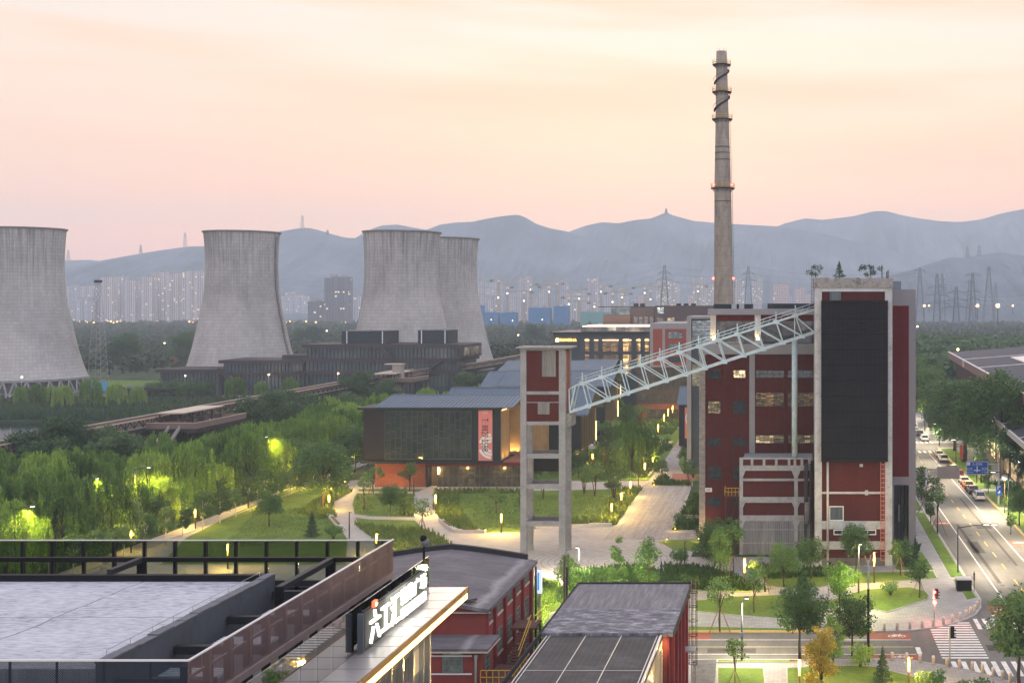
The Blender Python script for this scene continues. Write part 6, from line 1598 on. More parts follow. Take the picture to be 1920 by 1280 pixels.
def mark(name, rects, z=0.028, mat=WMARK):
 m = MB()
 for x0, x1, y0, y1 in rects: m.box(x0, x1, y0, y1, z - 0.006, z)
 return struct(m, name, mat)
mark('lane_marking', [(25.1, 25.25, 135.2, 420), (31.75, 31.9, 135.2, 278), (31.75, 31.9, 303, 420)])
mark('lane_marking', [(28.35, 28.5, y, y + 3.2) for y in np.arange(158, 272, 7.4)] + [(28.35, 28.5, 135.5, 152)], mat=YMARK)
mark('lane_marking', [(-60, 12.4, 124.85, 124.98), (-60, 12.4, 119.75, 119.88)])
mark('lane_marking', [(-60, 12.4, 122.3, 122.42)], mat=M('road_cream', (0.6, 0.52, 0.30), 0.2, 1.5))
mark('stop_line', [(12.55, 13.05, 119.95, 122.25), (22.6, 35.0, 134.35, 134.75)])
mark('crosswalk_marking', [(14.9 + 0.0 * i, 19.6, 118.4 + i * 0.92, 118.84 + i * 0.92) for i in range(15)])
mark('crosswalk_marking', [(20.2 + i * 0.98, 20.68 + i * 0.98, 129.0, 133.2) for i in range(16)])
mark('crosswalk_marking', [(15.6 + i * 1.0, 16.1 + i * 1.0, 112.8, 117.4) for i in range(22)])
mark('crosswalk_marking', [(24.6 + i * 1.25, 25.25 + i * 1.25, 279, 283.0) for i in range(9)])
mark('crosswalk_marking', [(24.6 + i * 1.25, 25.25 + i * 1.25, 298, 302.5) for i in range(9)])
mark('cycle_patch', [(22.6, 25.0, 134.9, 138.6), (22.6, 25.0, 189, 191.8), (32.0, 35.0, 173.5, 176.5), (32, 35, 226, 229), (31.95, 35, 270, 277)], 0.027, RMARK)
mark('cycle_patch', [(7.8, 12.45, 125.05, 127.5), (7.8, 12.5, 117.9, 119.7), (-14, -9, 125.05, 127.4)], 0.027, RMARK)
def bike(cx_, cy_, s_, rot=0.0):
 m = MB();
 def P(u, v): return (cx_ + s_ * (u * math.cos(rot) - v * math.sin(rot)), cy_ + s_ * (u * math.sin(rot) + v * math.cos(rot)), 0.036)
 for c0 in (-0.55, 0.55):
  for i in range(16):
   a0, a1 = i * math.pi / 8, (i + 1) * math.pi / 8
   m.add([P(c0 + r_ * math.cos(a), r_ * math.sin(a)) for r_, a in ((0.30, a0), (0.42, a0), (0.42, a1), (0.30, a1))], [(0, 1, 2, 3)])
 for a, b in (((-0.55, 0), (-0.25, 0.5)), ((-0.25, 0.5), (0.4, 0.5)), ((-0.25, 0.5), (0.05, 0)), ((0.05, 0), (0.4, 0.5)), ((0.55, 0), (0.38, 0.7)), ((-0.35, 0.68), (-0.12, 0.68)), ((0.05, 0), (-0.55, 0))):
  d = Vector((b[0] - a[0], b[1] - a[1])).normalized() * 0.06; n = (-d.y, d.x)
  m.add([P(a[0] + n[0], a[1] + n[1]), P(a[0] - n[0], a[1] - n[1]), P(b[0] - n[0], b[1] - n[1]), P(b[0] + n[0], b[1] + n[1])], [(0, 1, 2, 3)])
 struct(m, 'bicycle_marking', WMARK)
bike(23.8, 136.7, 1.0); bike(24, 190.4, 1.0); bike(33.5, 175, 1.0); bike(11.0, 126.3, 1.0); bike(10.9, 118.8, 0.85)
for i, (x_, y_) in enumerate(((26.4, 149), (29.8, 163), (27.1, 181), (30.3, 197), (26.7, 222), (2, 121), (-6, 123.6), (17, 123), (24, 127))):
 struct(MB().tube([(x_, y_, 0.0), (x_, y_, 0.027)], 0.36, 14), 'manhole_cover', M('cast_iron', (0.05, 0.048, 0.045), 0.3, 4, 0.6))
PATCH = M('tar_patch', (0.055, 0.053, 0.05), 0.35, 1.2, 0.8)
for x0, x1, y0, y1 in ((25.6, 27.4, 168, 176), (29, 31.4, 186, 188.5), (26, 26.5, 150, 190), (30.1, 30.5, 160, 215), (-9, -4, 120.3, 121.8), (2, 8, 123, 124.2), (20, 26, 121, 123), (23, 24.2, 110, 128)):
 struct(MB().box(x0, x1, y0, y1, 0.0, 0.0235), 'road_patch', PATCH)
corner = gpoly([(1641, 1184), (1706, 1182.5), (1748, 1177.5), (1785, 1169.5), (1811, 1161), (1829, 1151.5), (1838, 1139), (1838, 1124)])
corner = [(x, min(max(y, 127.75), 146)) for x, y in corner]
nw = [(-70, 127.75)] + corner + [(22.25, 150), (22.25, 470), (17.9, 470), (17.9, 165), (-10, 165), (-10, 146), (-70, 146)]
slabp('pavement', nw, -0.1, 0.12, SIDE)
slabp('plaza', [(-94, 146.001), (-10.001, 146.001), (-10.001, 165.001), (-14.6, 165.001), (-14.6, 196), (-26, 196), (-26.0, 235), (-94, 235)], -0.1, 0.121, PLZ)
pr = gpoly([(1153, 990), (1205, 916), (1240, 872), (1262, 840), (1290, 800), (1303, 800), (1282, 840), (1272, 870), (1296, 915), (1281, 960), (1257, 1013), (1130, 1013)])
slabp('promenade', pr, 0.122, 0.135, PROM)
slabp('path', gpoly([(1262, 1000), (1313, 998), (1313, 1012), (1250, 1013)]), 0.122, 0.137, PROM)
def kerbline(name, pts, w_, h, mat):
 m = MB()
 for a, b in zip(pts[:-1], pts[1:]): m.beam((a[0], a[1], h / 2 - 0.03), (b[0], b[1], h / 2 - 0.03), w_, h + 0.06)
 return struct(m, name, mat)
kerbline('kerb', [(-70, 127.7)] + corner[:1], 0.3, 0.15, YKERB)
kerbline('kerb', corner + [(22.3, 150), (22.3, 470)], 0.24, 0.15, KERB)
south = [(-70, 117.7), (5, 117.7)] + gpoly([(1633, 1236), (1706, 1238.5), (1758, 1247), (1811, 1256.5), (1863, 1270), (1915, 1287)]) + [(24, 100), (24, 60), (-70, 60)]
slabp('pavement', south, -0.1, 0.12, SIDE)
kerbline('kerb', south[:8], 0.24, 0.15, KERB)
slabp('pavement', [(35.2, 141.2), (60, 141.2), (60, 288.8), (35.2, 288.8)], -0.1, 0.12, SIDE); slabp('pavement', [(35.2, 297.2), (60, 297.2), (60, 470), (35.2, 470)], -0.1, 0.12, SIDE)
kerbline('kerb', [(35.2, 141.2), (35.2, 288.8)], 0.24, 0.15, YKERB)
lawns = [
 [(816, 921), (975, 922), (1205, 917), (1180, 950), (1155, 986), (1010, 990), (980, 1000), (905, 1000), (850, 996), (826, 978), (812, 956)],
 [(669, 926), (779, 927), (776, 940), (775, 956), (778, 971), (693, 969), (664, 965), (660, 947), (664, 932)],
 [(665, 971), (691, 975), (779, 977), (788, 986), (799, 995), (817, 1002), (845, 1024), (860, 1040), (860, 1060), (700, 1060), (702, 1012), (687, 1002), (671, 986)],
 [(663, 919), (643, 933), (627, 942), (623, 956), (630, 972), (644, 1000), (652, 1012), (650, 1060), (300, 1060), (348, 1010), (448, 960), (540, 918), (620, 907)],
 [(670, 918), (794, 918), (786, 923), (672, 922)],
 [(1261, 996), (1312, 995), (1312, 977), (1270, 980)], [(1275, 967), (1312, 968), (1312, 926), (1296, 928)],
 [(1223, 912), (1298, 912.5), (1298, 906), (1256, 904), (1250, 893), (1237, 894)],
 [(1233, 1017), (1257, 1013.5), (1319, 1012), (1319, 1036), (1264, 1034)],
 [(1303, 1128), (1380, 1120), (1456, 1117), (1500, 1118), (1520, 1150), (1500, 1163), (1456, 1161), (1380, 1155), (1303, 1148)],
 [(1530, 1135), (1621, 1107), (1706, 1102), (1735, 1110), (1743, 1118), (1739, 1125), (1664, 1149), (1639, 1145)],
 [(1590, 1096), (1614, 1075), (1750, 1072), (1758, 1086), (1617, 1096)],
 [(1245, 1062), (1335, 1068), (1450, 1107), (1400, 1112), (1310, 1110), (1245, 1096)],
 [(1400, 1062), (1590, 1072), (1580, 1096), (1500, 1108), (1440, 1100)],
 [(1060, 1075), (1180, 1062), (1232, 1070), (1290, 1120), (1290, 1140), (1060, 1140)],
 [(1000, 1080), (1050, 1090), (1070, 1140), (1000, 1160)],
 [(1290, 1176), (1480, 1180), (1480, 1184), (1290, 1184)],
 [(1345, 1239), (1500, 1240), (1498, 1244), (1345, 1244)],
 [(1345, 1254), (1432, 1255), (1436, 1300), (1345, 1300)], [(1475, 1254), (1600, 1250), (1640, 1252), (1740, 1278), (1760, 1300), (1476, 1300)],
]
for q in lawns:
 P_ = gpoly(q); slabp('lawn', P_, 0.122, 0.19, LAWN)
 struct_k = MB()
 for a, b in zip(P_, P_[1:] + P_[:1]): struct_k.beam((a[0], a[1], 0.155), (b[0], b[1], 0.155), 0.16, 0.09)
 struct(struct_k, 'lawn_edging', KERB)
slabp('lawn', [(20.4, 153), (22.0, 153), (22.0, 199), (20.4, 199)], 0.122, 0.17, LAWN); slabp('lawn', [(20.4, 202), (22.0, 202), (22.0, 268), (20.4, 268)], 0.122, 0.17, LAWN)
slabp('lawn', [(20.5, 147.6), (22.0, 147.6), (22.0, 151.5), (20.5, 151.5)], 0.122, 0.17, LAWN); slabp('lawn', [(20.8, 141.5), (22.0, 142.5), (22.0, 146), (20.8, 146)], 0.122, 0.17, LAWN)
slabp('lawn', [(13.6, 157.2), (18.6, 157.2), (18.2, 168), (13.6, 168)], 0.122, 0.17, LAWN)
slabp('lawn', [(35.6, 205), (40, 205), (40, 222), (35.6, 222)], 0.122, 0.17, LAWN); slabp('lawn', [(35.6, 160), (38.5, 160), (38.5, 202), (35.6, 202)], 0.122, 0.17, LAWN); slabp('lawn', [(35.6, 225), (39, 225), (39, 286), (35.6, 286)], 0.122, 0.17, LAWN)
for q in ([(1100, 905), (1215, 900), (1238, 862), (1262, 822), (1130, 830), (1100, 860)], [(1110, 822), (1262, 815), (1290, 785), (1180, 790)], [(1285, 812), (1308, 790), (1312, 840), (1290, 840)]):
 slabp('lawn', gpoly(q), 0.122, 0.18, LAWN)
slabp('garden', [(-75, 235.001), (-14, 235.001), (-14, 287), (-26, 400), (-75, 400)], -0.1, 0.119, LAWN)
for q in ([(1100, 897), (1218, 893), (1230, 878), (1105, 883)], [(1115, 845), (1255, 838), (1262, 828), (1115, 834)], [(1215, 800), (1300, 806), (1302, 800), (1215, 794)], [(1085, 842), (1165, 842), (1165, 830), (1085, 830)]):
 slabp('path', gpoly(q), 0.182, 0.195, PLZ)
slabp('path', gpoly([(1256, 903.5), (1298, 905), (1312, 890), (1262, 888)]), 0.122, 0.138, REDPAVE)
slabp('path', [(-97.5, 150), (-94.2, 150), (-94.2, 285), (-97.5, 285)], -0.05, 0.05, PLZ); slabp('road', [(-109, 130), (-100.5, 130), (-100.5, 330), (-109, 330)], -0.05, 0.03, asp.m)
slabp('path', gpoly([(540, 912), (700, 898), (720, 903), (620, 913)]), 0.0, 0.15, PLZ)
m = MB(); m.box(-94.19, -94.0, 150, 285, 0, 0.25); struct(m, 'kerb', KERB)
slabp('gravel_bed', gpoly([(1300, 1239), (1344, 1238), (1338, 1300), (1294, 1300)]), 0.1, 0.16, M('dark_gravel', (0.09, 0.09, 0.095), 0.6, 1.2, col2=(0.03, 0.03, 0.035), bump=0.8))
def bench(label, a, b, lit=False):
 a3, b3 = G(*a), G(*b); t = thing('stone_bench', label, 'bench', (a3[0], a3[1], 0.12))
 MB().beam((*a3, 0.36), (*b3, 0.36), 0.75, 0.48).build('base', M('pale_stone_bench', (0.46, 0.44, 0.41), 0.12, 1.2), t)
 f0, f1 = 0.2, 0.7
 A_ = Vector((*a3, 0.63)); B_ = Vector((*b3, 0.63))
 MB().beam(A_.lerp(B_, f0), A_.lerp(B_, f1), 0.5, 0.06).build('seat', M('timber_slat', (0.10, 0.07, 0.05), 0.3, 3), t)
 return t
bench('pale stone bench along the curving path left of the plaza lawn', (827, 979), (853, 998)); bench('pale stone bench on the plaza edge left of the headframe', (856, 999), (910, 1000));
bench('long low stone bench wall behind the headframe legs', (1003, 990), (1147, 987)); bench('narrow stone bench on the far left path', (617, 969), (644, 999))
lamp('AREA', (G(1075, 990)[0], G(1075, 990)[1] - 0.9, 0.5), 120, (1, 0.75, 0.4), None, 9).rotation_euler = (R(60), 0, 0)
wt = NT('lake_water'); n = wt.noise(wt.obj(), 0.25, 4, 0.6); wt.base((0.012, 0.02, 0.022)); wt.bump(n, 0.12, 0.2); wt.set(0.08, 0, 0.5)
struct(MB().prism([(-330, 180), (-149, 180), (-149, 318), (-165, 338), (-220, 352), (-330, 352)], -0.2, 0.03), 'water', wt.m)
bk = M('lake_bank', (0.045, 0.07, 0.028), 0.4, 0.3, 0.95)
bank = MB();
bank.prism([(-330, 352.001), (-220, 352.001), (-165, 338.001), (-147, 338.001), (-147, 420), (-330, 420)], 0, 0.5); recalc(struct(bank, 'bank', bk))
slabp('path', [(-330, 375), (-200, 370), (-150, 366), (-150, 368), (-200, 372.2), (-330, 377.2)], 0.45, 0.54, PLZ)
slabp('path', [(-360, 428), (-120, 428), (-120, 431), (-360, 431)], 0.0, 0.1, M('pale_concrete_path', (0.55, 0.52, 0.49), 0.1, 0.5))
slabp('lawn', [(-300, 470), (-215, 470), (-215, 520), (-330, 540)], 0.0, 0.1, LAWN)
fw = thing('basin_wall', 'low pale wall running below the cooling towers and trees', 'wall', (-200, 433, 0))
MB().box(-320, -118, 433, 433.5, 0, 1.3).build('wall', M('pale_wall', (0.52, 0.50, 0.48), 0.1, 0.4), fw)
MB().box(-320.1, -117.9, 432.9, 433.6, 1.302, 1.42).build('coping', CONC, fw)
hd = thing('site_hoarding', 'bright blue site hoarding behind the legs of the leftmost tower', 'fence', (-250, 500, 0))
m = MB()
for q in range(15): m.box(-335 + q * 4, -331.1 + q * 4, 470 + 0.05 * (q % 2), 470.2, 0, 4.0)
m.build('panel', M('hoarding_blue', (0.10, 0.32, 0.50), 0.15, 0.5), hd)
LEDG = EMIT('park_led', (1.0, 0.60, 0.13), 2.0); LEDS = EMIT('street_led', (1.0, 0.9, 0.72), 5)
AMBER = (1.0, 0.62, 0.13)
def park_lamp(x, y, label, h=3.6, lit=True, e=110, lit_frac=0.45, col=None, arm=0.35, z=0.19, d=0.075):
 t = thing('park_lamp', label, 'lamp', (x, y, z), 'slim park lamp posts')
 post = M('lamp_post_bronze', (0.05, 0.035, 0.028), 0.2, 2, 0.5, 0.3)
 MB().box(x - d, x + d, y - d, y + d, z, z + h * (1 - lit_frac)).build('post', post, t)
 m = MB().box(x - d * .75, x + d * .75, y - d * .75, y + d * .75, z + h * (1 - lit_frac) + .002, z + h - 0.05).build('light_tube', LEDG if lit else post, t)
 MB().box(x - d, x + arm, y - d, y + d, z + h - 0.048, z + h).build('cap', post, t)
 if lit: lamp('POINT', (x, y - 0.35, z + h * 0.85), e * 9, col or AMBER, t, 0.2)
 return t
def pl(px, py, label, **k):
 x, y = G(px, py, 0.19); return park_lamp(x, y, label, **k)
pl(940, 998, 'glowing amber lamp post on the lawn left of the headframe', h=2.9, e=260)
pl(1396, 1105, 'glowing amber lamp post in front of the concrete annex', h=3.9, e=170, d=0.1)
pl(1639, 1092, 'glowing amber lamp post on the lawn below the screened tower', h=3.9, e=200, d=0.1)
pl(706, 1040, 'amber lamp post rising behind the corner of the mall mesh', h=3.0, e=260)
pl(647, 919, 'lit lamp post beside the far end of the left garden path', h=2.8, e=170)
pl(621, 931, 'thin lit lamp post left of the garden path, behind the single tree', h=2.3, e=120)
pl(617, 956, 'thin lamp post beside the tree trunk on the left lawn', h=2.6, e=130)
pl(655, 1009, 'dark unlit lamp post with short arm on the left path', h=4.0, lit=False)
pl(817, 962, 'thin lit lamp post at the left edge of the central lawn', h=3.2, e=260)
pl(776, 927, 'dark lamp post by the brick base of the gallery', h=3.2, lit=False)
pl(1147, 974, 'lit lamp post at the near end of the promenade lawn edge', h=2.6, e=230)
pl(1165, 953, 'second lit lamp post along the promenade lawn edge', h=2.7, e=230)
pl(1182, 931, 'third lit lamp post along the promenade lawn edge', h=2.8, e=200)
pl(1197, 915, 'dark lamp post where the promenade meets the cross path', h=3.2, lit=False)
pl(1209, 895, 'lit lamp post beyond the cross path on the promenade', h=3.0, e=200)
pl(1224, 880, 'small lit lamp post farther up the promenade', h=3.0, e=160)
pl(1234, 826, 'far lit lamp post on the garden path, first of the distant four', h=4.2, e=160)
pl(1245, 806, 'far lit lamp post on the garden path, second of the distant four', h=4.4, e=160)
pl(1253, 796, 'far lit lamp post on the garden path, third of the distant four', h=4.6, e=160)
pl(1261, 790, 'far lit lamp post on the garden path, last of the distant four', h=4.8, e=160)
pl(1111, 873, 'lit lamp post among the small trees right of the headframe', h=2.6, e=140)
pl(1284, 1062, 'dark lamp post beside the diagonal path near the annex', h=3.4, lit=False)
pl(1499, 1300, 'lit lamp post at the bottom edge by the yellowing tree', h=3.1, e=200, z=0.19, arm=-0.9)
pl(1704, 1290, 'lit lamp post at the bottom edge below the crossing', h=2.9, e=200)
pl(427, 1066, 'amber lamp post seen through the smoked glass balustrade', h=3.4, e=260)
for px, py in ((1266, 994), (1250, 1014), (1226, 911), (1310, 1013)):
 x, y = G(px, py, 0.2); t = thing('ground_spotlight', {1266: 'small ground spotlight in the bed corner beside the promenade', 1250: 'small ground spotlight at the tip of the triangular lawn', 1226: 'small ground spotlight at the corner of the far hedge bed', 1310: 'small ground spotlight at the foot of the stone pilaster'}[px], 'spotlight', (x, y, 0.19))
 MB().tube([(x, y, 0.19), (x, y, 0.4)], 0.08, 6).build('body', BLACK, t); MB().sphere((x, y, 0.46), 0.09, 6, 5).build('bulb', LEDG, t); lamp('POINT', (x, y - 0.1, 0.8), 60, AMBER, t, 0.1)
for zz_ in (0.5,):
 lamp('SPOT', (X(1316, 174), 174.2, 0.4), 900, (1, 0.68, 0.32), None, 0.15, 60, rot=(R(176), 0, 0))
lamp('SPOT', (X(1330, 174), 173.0, 0.4), 500, (1, 0.5, 0.25), None, 0.2, 70, rot=(R(168), 0, 0))
def street_lamp(label, x, y, h, armx, army=0.0, lit=True, e=16000, col=(1.0, 0.84, 0.58), mat=None, spot=150, head=0.9, heads=1, name='street_lamp', group='street lamps', r0=0.11):
 t = thing(name, label, 'street lamp', (x, y, 0.12), group)
 mt_ = mat or M('lamp_pole_grey', (0.07, 0.075, 0.08), 0.15, 1, 0.6, 0.0)
 MB().tube([(x, y, 0.12), (x, y, h)], [r0, r0 * 0.65], 8).build('pole', mt_, t)
 a = MB().tube([(x, y, h - 0.25), (x + armx * 0.5, y + army * 0.5, h + 0.12), (x + armx, y + army, h + 0.22)], [0.07, 0.06, 0.05], 6).build('arm', mt_, t)
 for q in range(heads):
  f = 1 - q * 0.22
  hx_, hy_ = x + armx * f, y + army * f
  hd = MB().box(hx_ - head * .5, hx_ + head * .5, hy_ - 0.18, hy_ + 0.18, h + 0.2, h + 0.34).build('lamp_head', mt_, t)
  MB().box(hx_ - head * .42, hx_ + head * .42, hy_ - 0.15, hy_ + 0.15, h + 0.15, h + 0.196).build('lens', LEDS if lit else WHITE, hd)
  if lit: lamp('SPOT', (hx_, hy_, h + 0.05), e, col, t, 0.25, spot)
 return t
x, y = G(1796, 1073, 0.12); street_lamp('camera and lamp mast with long arm over the avenue, two bright lamps', x, y, 6.3, 4.8, 0.0, True, 3800, heads=2)
street_lamp('black curved street lamp by the parking sign', X(1893, 196), 197, 7.2, -2.6, 0.0, True, 16000, mat=BLACK)
for i, yy in enumerate((232, 262, 292, 325, 360)):
 street_lamp(['avenue lamp hidden in the big roadside tree, nearest', 'avenue lamp in front of the first far crosswalk', 'avenue lamp between the two far crosswalks', 'avenue lamp beyond the far crosswalk', 'farthest avenue lamp above the parked cars'][i], 36.0, yy, 8.5, -4.6, 0, True, 10000)
street_lamp('pavement lamp just outside the right frame edge on the avenue', 38.6, 172, 8.5, -4.4, 0, True, 13000)  # unseen lamp added to brighten this stretch of road
street_lamp('pavement lamp across the junction at the right edge', 36.0, 126, 8.5, -4.0, 0, True, 3500)
x, y = G(1391, 1238, 0.12); street_lamp('slim grey lamp post on the near kerb of the cross street', x, y, 6.1, 0.45, 0.3, True, 5500, spot=165, head=0.5)
MB().box(x - 0.16, x + 0.16, y - 0.25, y - 0.1, 2.6, 3.0).build('notice', M('notice_blue', (0.12, 0.2, 0.35), 0.1, 1), bpy.data.objects[[o_.name for o_ in COL.objects if o_.get('label') == 'slim grey lamp post on the near kerb of the cross street'][0]])
x, y = G(1610, 1112, 0.12); street_lamp('thin tall lamp pole left of the amber post below the tower', x, y, 6.0, 0.2, 0, True, 1500, spot=160, head=0.35)
x, y = G(1086, 1085, 0.12); street_lamp('thin lamp post with lit head behind the workshop roof', x, y, 4.0, -0.25, 0, True, 9000, spot=170, head=0.4)
for x, y, h, lb in ((-103.2, 170, 10.2, 'lamp mast above the brightest yellow willow'), (-104.2, 199, 10.2, 'lamp mast above the small lit willow near the platform'), (-103.0, 224, 10.0, 'lamp mast at the far end of the willow grove'), (-99, 149, 9.8, 'lamp mast over the lit willows at far left'), (-112, 158, 10.4, 'lamp mast in the middle of the left willow cluster'), (-103.5, 184, 9.8, 'lamp mast between the two brightest willow patches')):
 street_lamp(lb, x, y, h, 2.2 if x > -105 else -2.0, 0, True, 8500 if y > 152 else 6000, col=(1.0, 0.78, 0.13), spot=165, head=0.45, group='lamps in the willow grove')
x, y = G(313, 1078, 0);
street_lamp('pale lamp seen through the left end of the glass balustrade', X(52, 118), 118, 4.6, -0.6, 0, True, 1200, spot=150, head=0.5)
for i, yy in enumerate((168, 186, 204, 224, 246)):
 park_lamp(-95.0, yy, f'short lamp post on the pale path beside the grove, {["nearest", "second", "third", "fourth", "farthest"][i]}', h=3.2, e=150, z=0.05)  # posts added to brighten the path, none of them seen
x, y = G(1628, 1240, 0.12)
t = thing('signal_mast', 'tall black pole with pale top beside the two dark trees', 'pole', (x, y, 0.12))
MB().tube([(x, y, 0.12), (x, y, 0.5), (x, y, 7.4)], [0.2, 0.14, 0.12], 10).build('pole', BLACK, t)
MB().tube([(x, y, 7.402), (x, y, 10.3)], [0.11, 0.08], 10).build('pole_top', M('blue_grey_pole', (0.2, 0.25, 0.34), 0.2, 1), t)
m = MB(); m.tube([(x, y, 9.8), (x - 0.35, y, 10.7)], 0.05, 5); m.tube([(x, y, 9.8), (x + 0.3, y, 10.8)], 0.05, 5); m.build('stub', M('timber_stub', (0.4, 0.28, 0.16), 0.2, 2), t)
x, y = G(1279 + 0, 1130, 0.12)
t = thing('flag_pole', 'thin dark pole rising behind the workshop roof', 'pole', (X(1059, 112), 112, 0.12))
MB().tube([(X(1059, 112), 112, 0.12), (X(1058, 112), 112, Z(1040, 112))], [0.12, 0.09], 8).build('pole', M('rust_brown_pole', (0.10, 0.06, 0.045), 0.2, 2), t)
t = thing('flag_pole', 'grey pole beside the brown one behind the workshop roof', 'pole', (X(1063, 109), 109, 0.12))
MB().tube([(X(1062, 109), 109, 0.12), (X(1063, 109), 109, Z(1063, 109))], [0.11, 0.09], 8).build('pole', STEEL_D, t)
BOL = M('bollard_stone', (0.42, 0.38, 0.34), 0.2, 2)
def bollard():
 t = thing('bollard', None, 'bollard');
 MB().lathe([(0.17, 0), (0.165, 0.62), (0.15, 0.66)], 12).build('shaft', BOL, t)
 MB().lathe([(0.175, 0.66), (0.178, 0.70), (0.15, 0.86), (0.08, 0.90)], 12).build('cap', M('bollard_cap', (0.55, 0.48, 0.40), 0.15, 2), t)
 return t
bp_ = bollard(); firstb = True
far_b = [(1658, 1182), (1682, 1180.6), (1706, 1178.8), (1729, 1176.7), (1750, 1173.4), (1769, 1170.2), (1786, 1165.5), (1800, 1161), (1811.5, 1156.5), (1820, 1151.2), (1827.5, 1146.8), (1832, 1140.3), (1835.5, 1133.8)]
near_b = [(1673, 1238), (1700, 1239.2), (1725, 1241.3), (1750, 1245), (1775.5, 1248.3), (1799, 1252.3), (1823, 1256), (1842, 1261.3), (1862, 1267.3), (1879.6, 1273), (1894.5, 1278.2), (1909, 1284)]
ordn = ['first', 'second', 'third', 'fourth', 'fifth', 'sixth', 'seventh', 'eighth', 'ninth', 'tenth', 'eleventh', 'twelfth', 'thirteenth']
for lst, nm in ((far_b, 'far'), (near_b, 'near')):
 for i, (px, py) in enumerate(lst):
  x, y = G(px, py, 0.12)
  lb = f'stone bollard, {ordn[i]} from the left along the {nm} kerb of the junction'
  if firstb: bp_.location = (x, y, 0.12); bp_['label'] = lb; bp_['group'] = 'bollards round the junction'; firstb = False
  else: copy_tree(bp_, (x, y, 0.12), 0, None, lb, 'bollards round the junction')
SIGR = EMIT('signal_red', (1.0, 0.05, 0.03), 25);
def signal(label, px, py, h, flip=1, red=True, heads=1, lamps=None):
 x, y = G(px, py, 0.12); t = thing('traffic_light', label, 'traffic light', (x, y, 0.12), 'traffic lights at the junction')
 MB().tube([(x, y, 0.12), (x, y, h)], 0.075, 8).build('pole', STEEL_G, t)
 b = MB().box(x + 0.08 * flip, x + 0.42 * flip, y - 0.15, y + 0.2, h - 1.0, h + 0.1)
 b = b.build('signal_head', BLACK, t)
 v = MB()
 for q in range(3): v.box(x + 0.42 * flip, x + 0.62 * flip, y - 0.13, y + 0.18, h - 0.28 - q * 0.34, h - 0.24 - q * 0.34)
 v.build('visor', BLACK, b)
 MB().box(x - 0.14, x - 0.08, y - 0.1, y + 0.1, h - 1.0, h + 0.05).build('back_plate', WHITE, t)
 if red:
  for q, zz2 in enumerate((h - 0.2, h - 1.35)):
   MB().sphere((x, y - 0.2, zz2), 0.2 if q else 0.14, 10, 6).build('red_lamp', SIGR, t)
  lamp('POINT', (x, y - 0.6, h - 1.3), 330, (1, 0.22, 0.15), t, 0.2)
 return t
signal('traffic light showing bright red on the far pavement corner', 1752, 1165, 3.7, 1, True)
signal('black traffic light seen from behind at the near crossing', 1781, 1250, 4.0, 1, False)
signal('traffic light half hidden behind the bright green tree', 1553, 1118, 4.2, 1, False)
x0, y0 = G(1795, 1108, 0.12); x1 = G(1822, 1108, 0.12)[0]
t = thing('utility_cabinet', 'black utility cabinet with pale lid beside the avenue kerb', 'cabinet', (x0, y0, 0.12))
MB().box(x0, x1, y0, y0 + 1.5, 0.12, 1.5).build('body', BLACK, t); MB().box(x0 - 0.08, x1 + 0.08, y0 - 0.1, y0 + 1.6, 1.502, 1.62).build('lid', M('pale_lid', (0.48, 0.46, 0.44), 0.1, 1), t)
t = thing('kerb_sign_post', 'thin dark sign post beside the utility cabinet', 'sign', (x1 + 0.3, y0, 0.12))
MB().tube([(x1 + 0.3, y0, 0.12), (x1 + 0.3, y0, 2.6)], 0.05, 6).build('post', BLACK, t); MB().box(x1 + 0.2, x1 + 0.4, y0 - 0.04, y0 + 0.04, 1.5, 2.4).build('plate', BLACK, t)
def gantry(label, xp, y, h, x0, x1, z0, z1, mat, name='road_sign'):
 t = thing(name, label, 'road sign', (xp, y, 0.12))
 pm = M('gantry_steel', (0.40, 0.42, 0.43), 0.1, 1, 0.4, 0.4)
 MB().tube([(xp, y, 0.12), (xp, y, 0.5), (xp, y, h)], [0.28, 0.17, 0.14], 10).build('post', pm, t)
 a = MB(); xe = x1 if abs(x1 - xp) > abs(x0 - xp) else x0
 for z in (z0 + (z1 - z0) * 0.3, z0 + (z1 - z0) * 0.78): a.tube([(xp, y + .1, z), (xe, y + 0.1, z)], 0.09, 6)
 a.build('arm', pm, t)
 p = MB().box(x0, x1, y - 0.06, y + 0.0, z0, z1).build('panel', mat, t)
 return t, p
D1 = 207.0
BLUE = M('sign_blue', (0.02, 0.10, 0.42), 0.06, 0.5, 0.5)
t, p = gantry('blue direction sign with white crossroads arrow over the avenue', X(1872.5, D1), D1, Z(868, D1), X(1811.5, D1), X(1852.5, D1), Z(889, D1), Z(864.5, D1), BLUE)
sx, sz = (X(1811.5, D1) + X(1852.5, D1)) / 2, (Z(889, D1) + Z(864.5, D1)) / 2; w2, h2_ = (X(1852.5, D1) - X(1811.5, D1)) / 2, (Z(864.5, D1) - Z(889, D1)) / 2
m = MB()
for a, b, c_, d_ in ((-w2, w2, -h2_, -h2_ + .07), (-w2, w2, h2_ - .07, h2_), (-w2, -w2 + .07, -h2_ + .07, h2_ - .07), (w2 - .07, w2, -h2_ + .07, h2_ - .07)): m.box(sx + a, sx + b, D1 - 0.075, D1 - 0.062, sz + c_, sz + d_)
m.build('border', WHITE, p)
m = MB();
for a, b, c_, d_ in ((-0.09, 0.09, -0.75, 0.3), (-0.6, -0.091, -0.5, -0.34), (0.091, 0.6, -0.5, -0.34)): m.box(sx + a, sx + b, D1 - 0.075, D1 - 0.062, sz + c_, sz + d_)
m.build('arrow', WHITE, p)
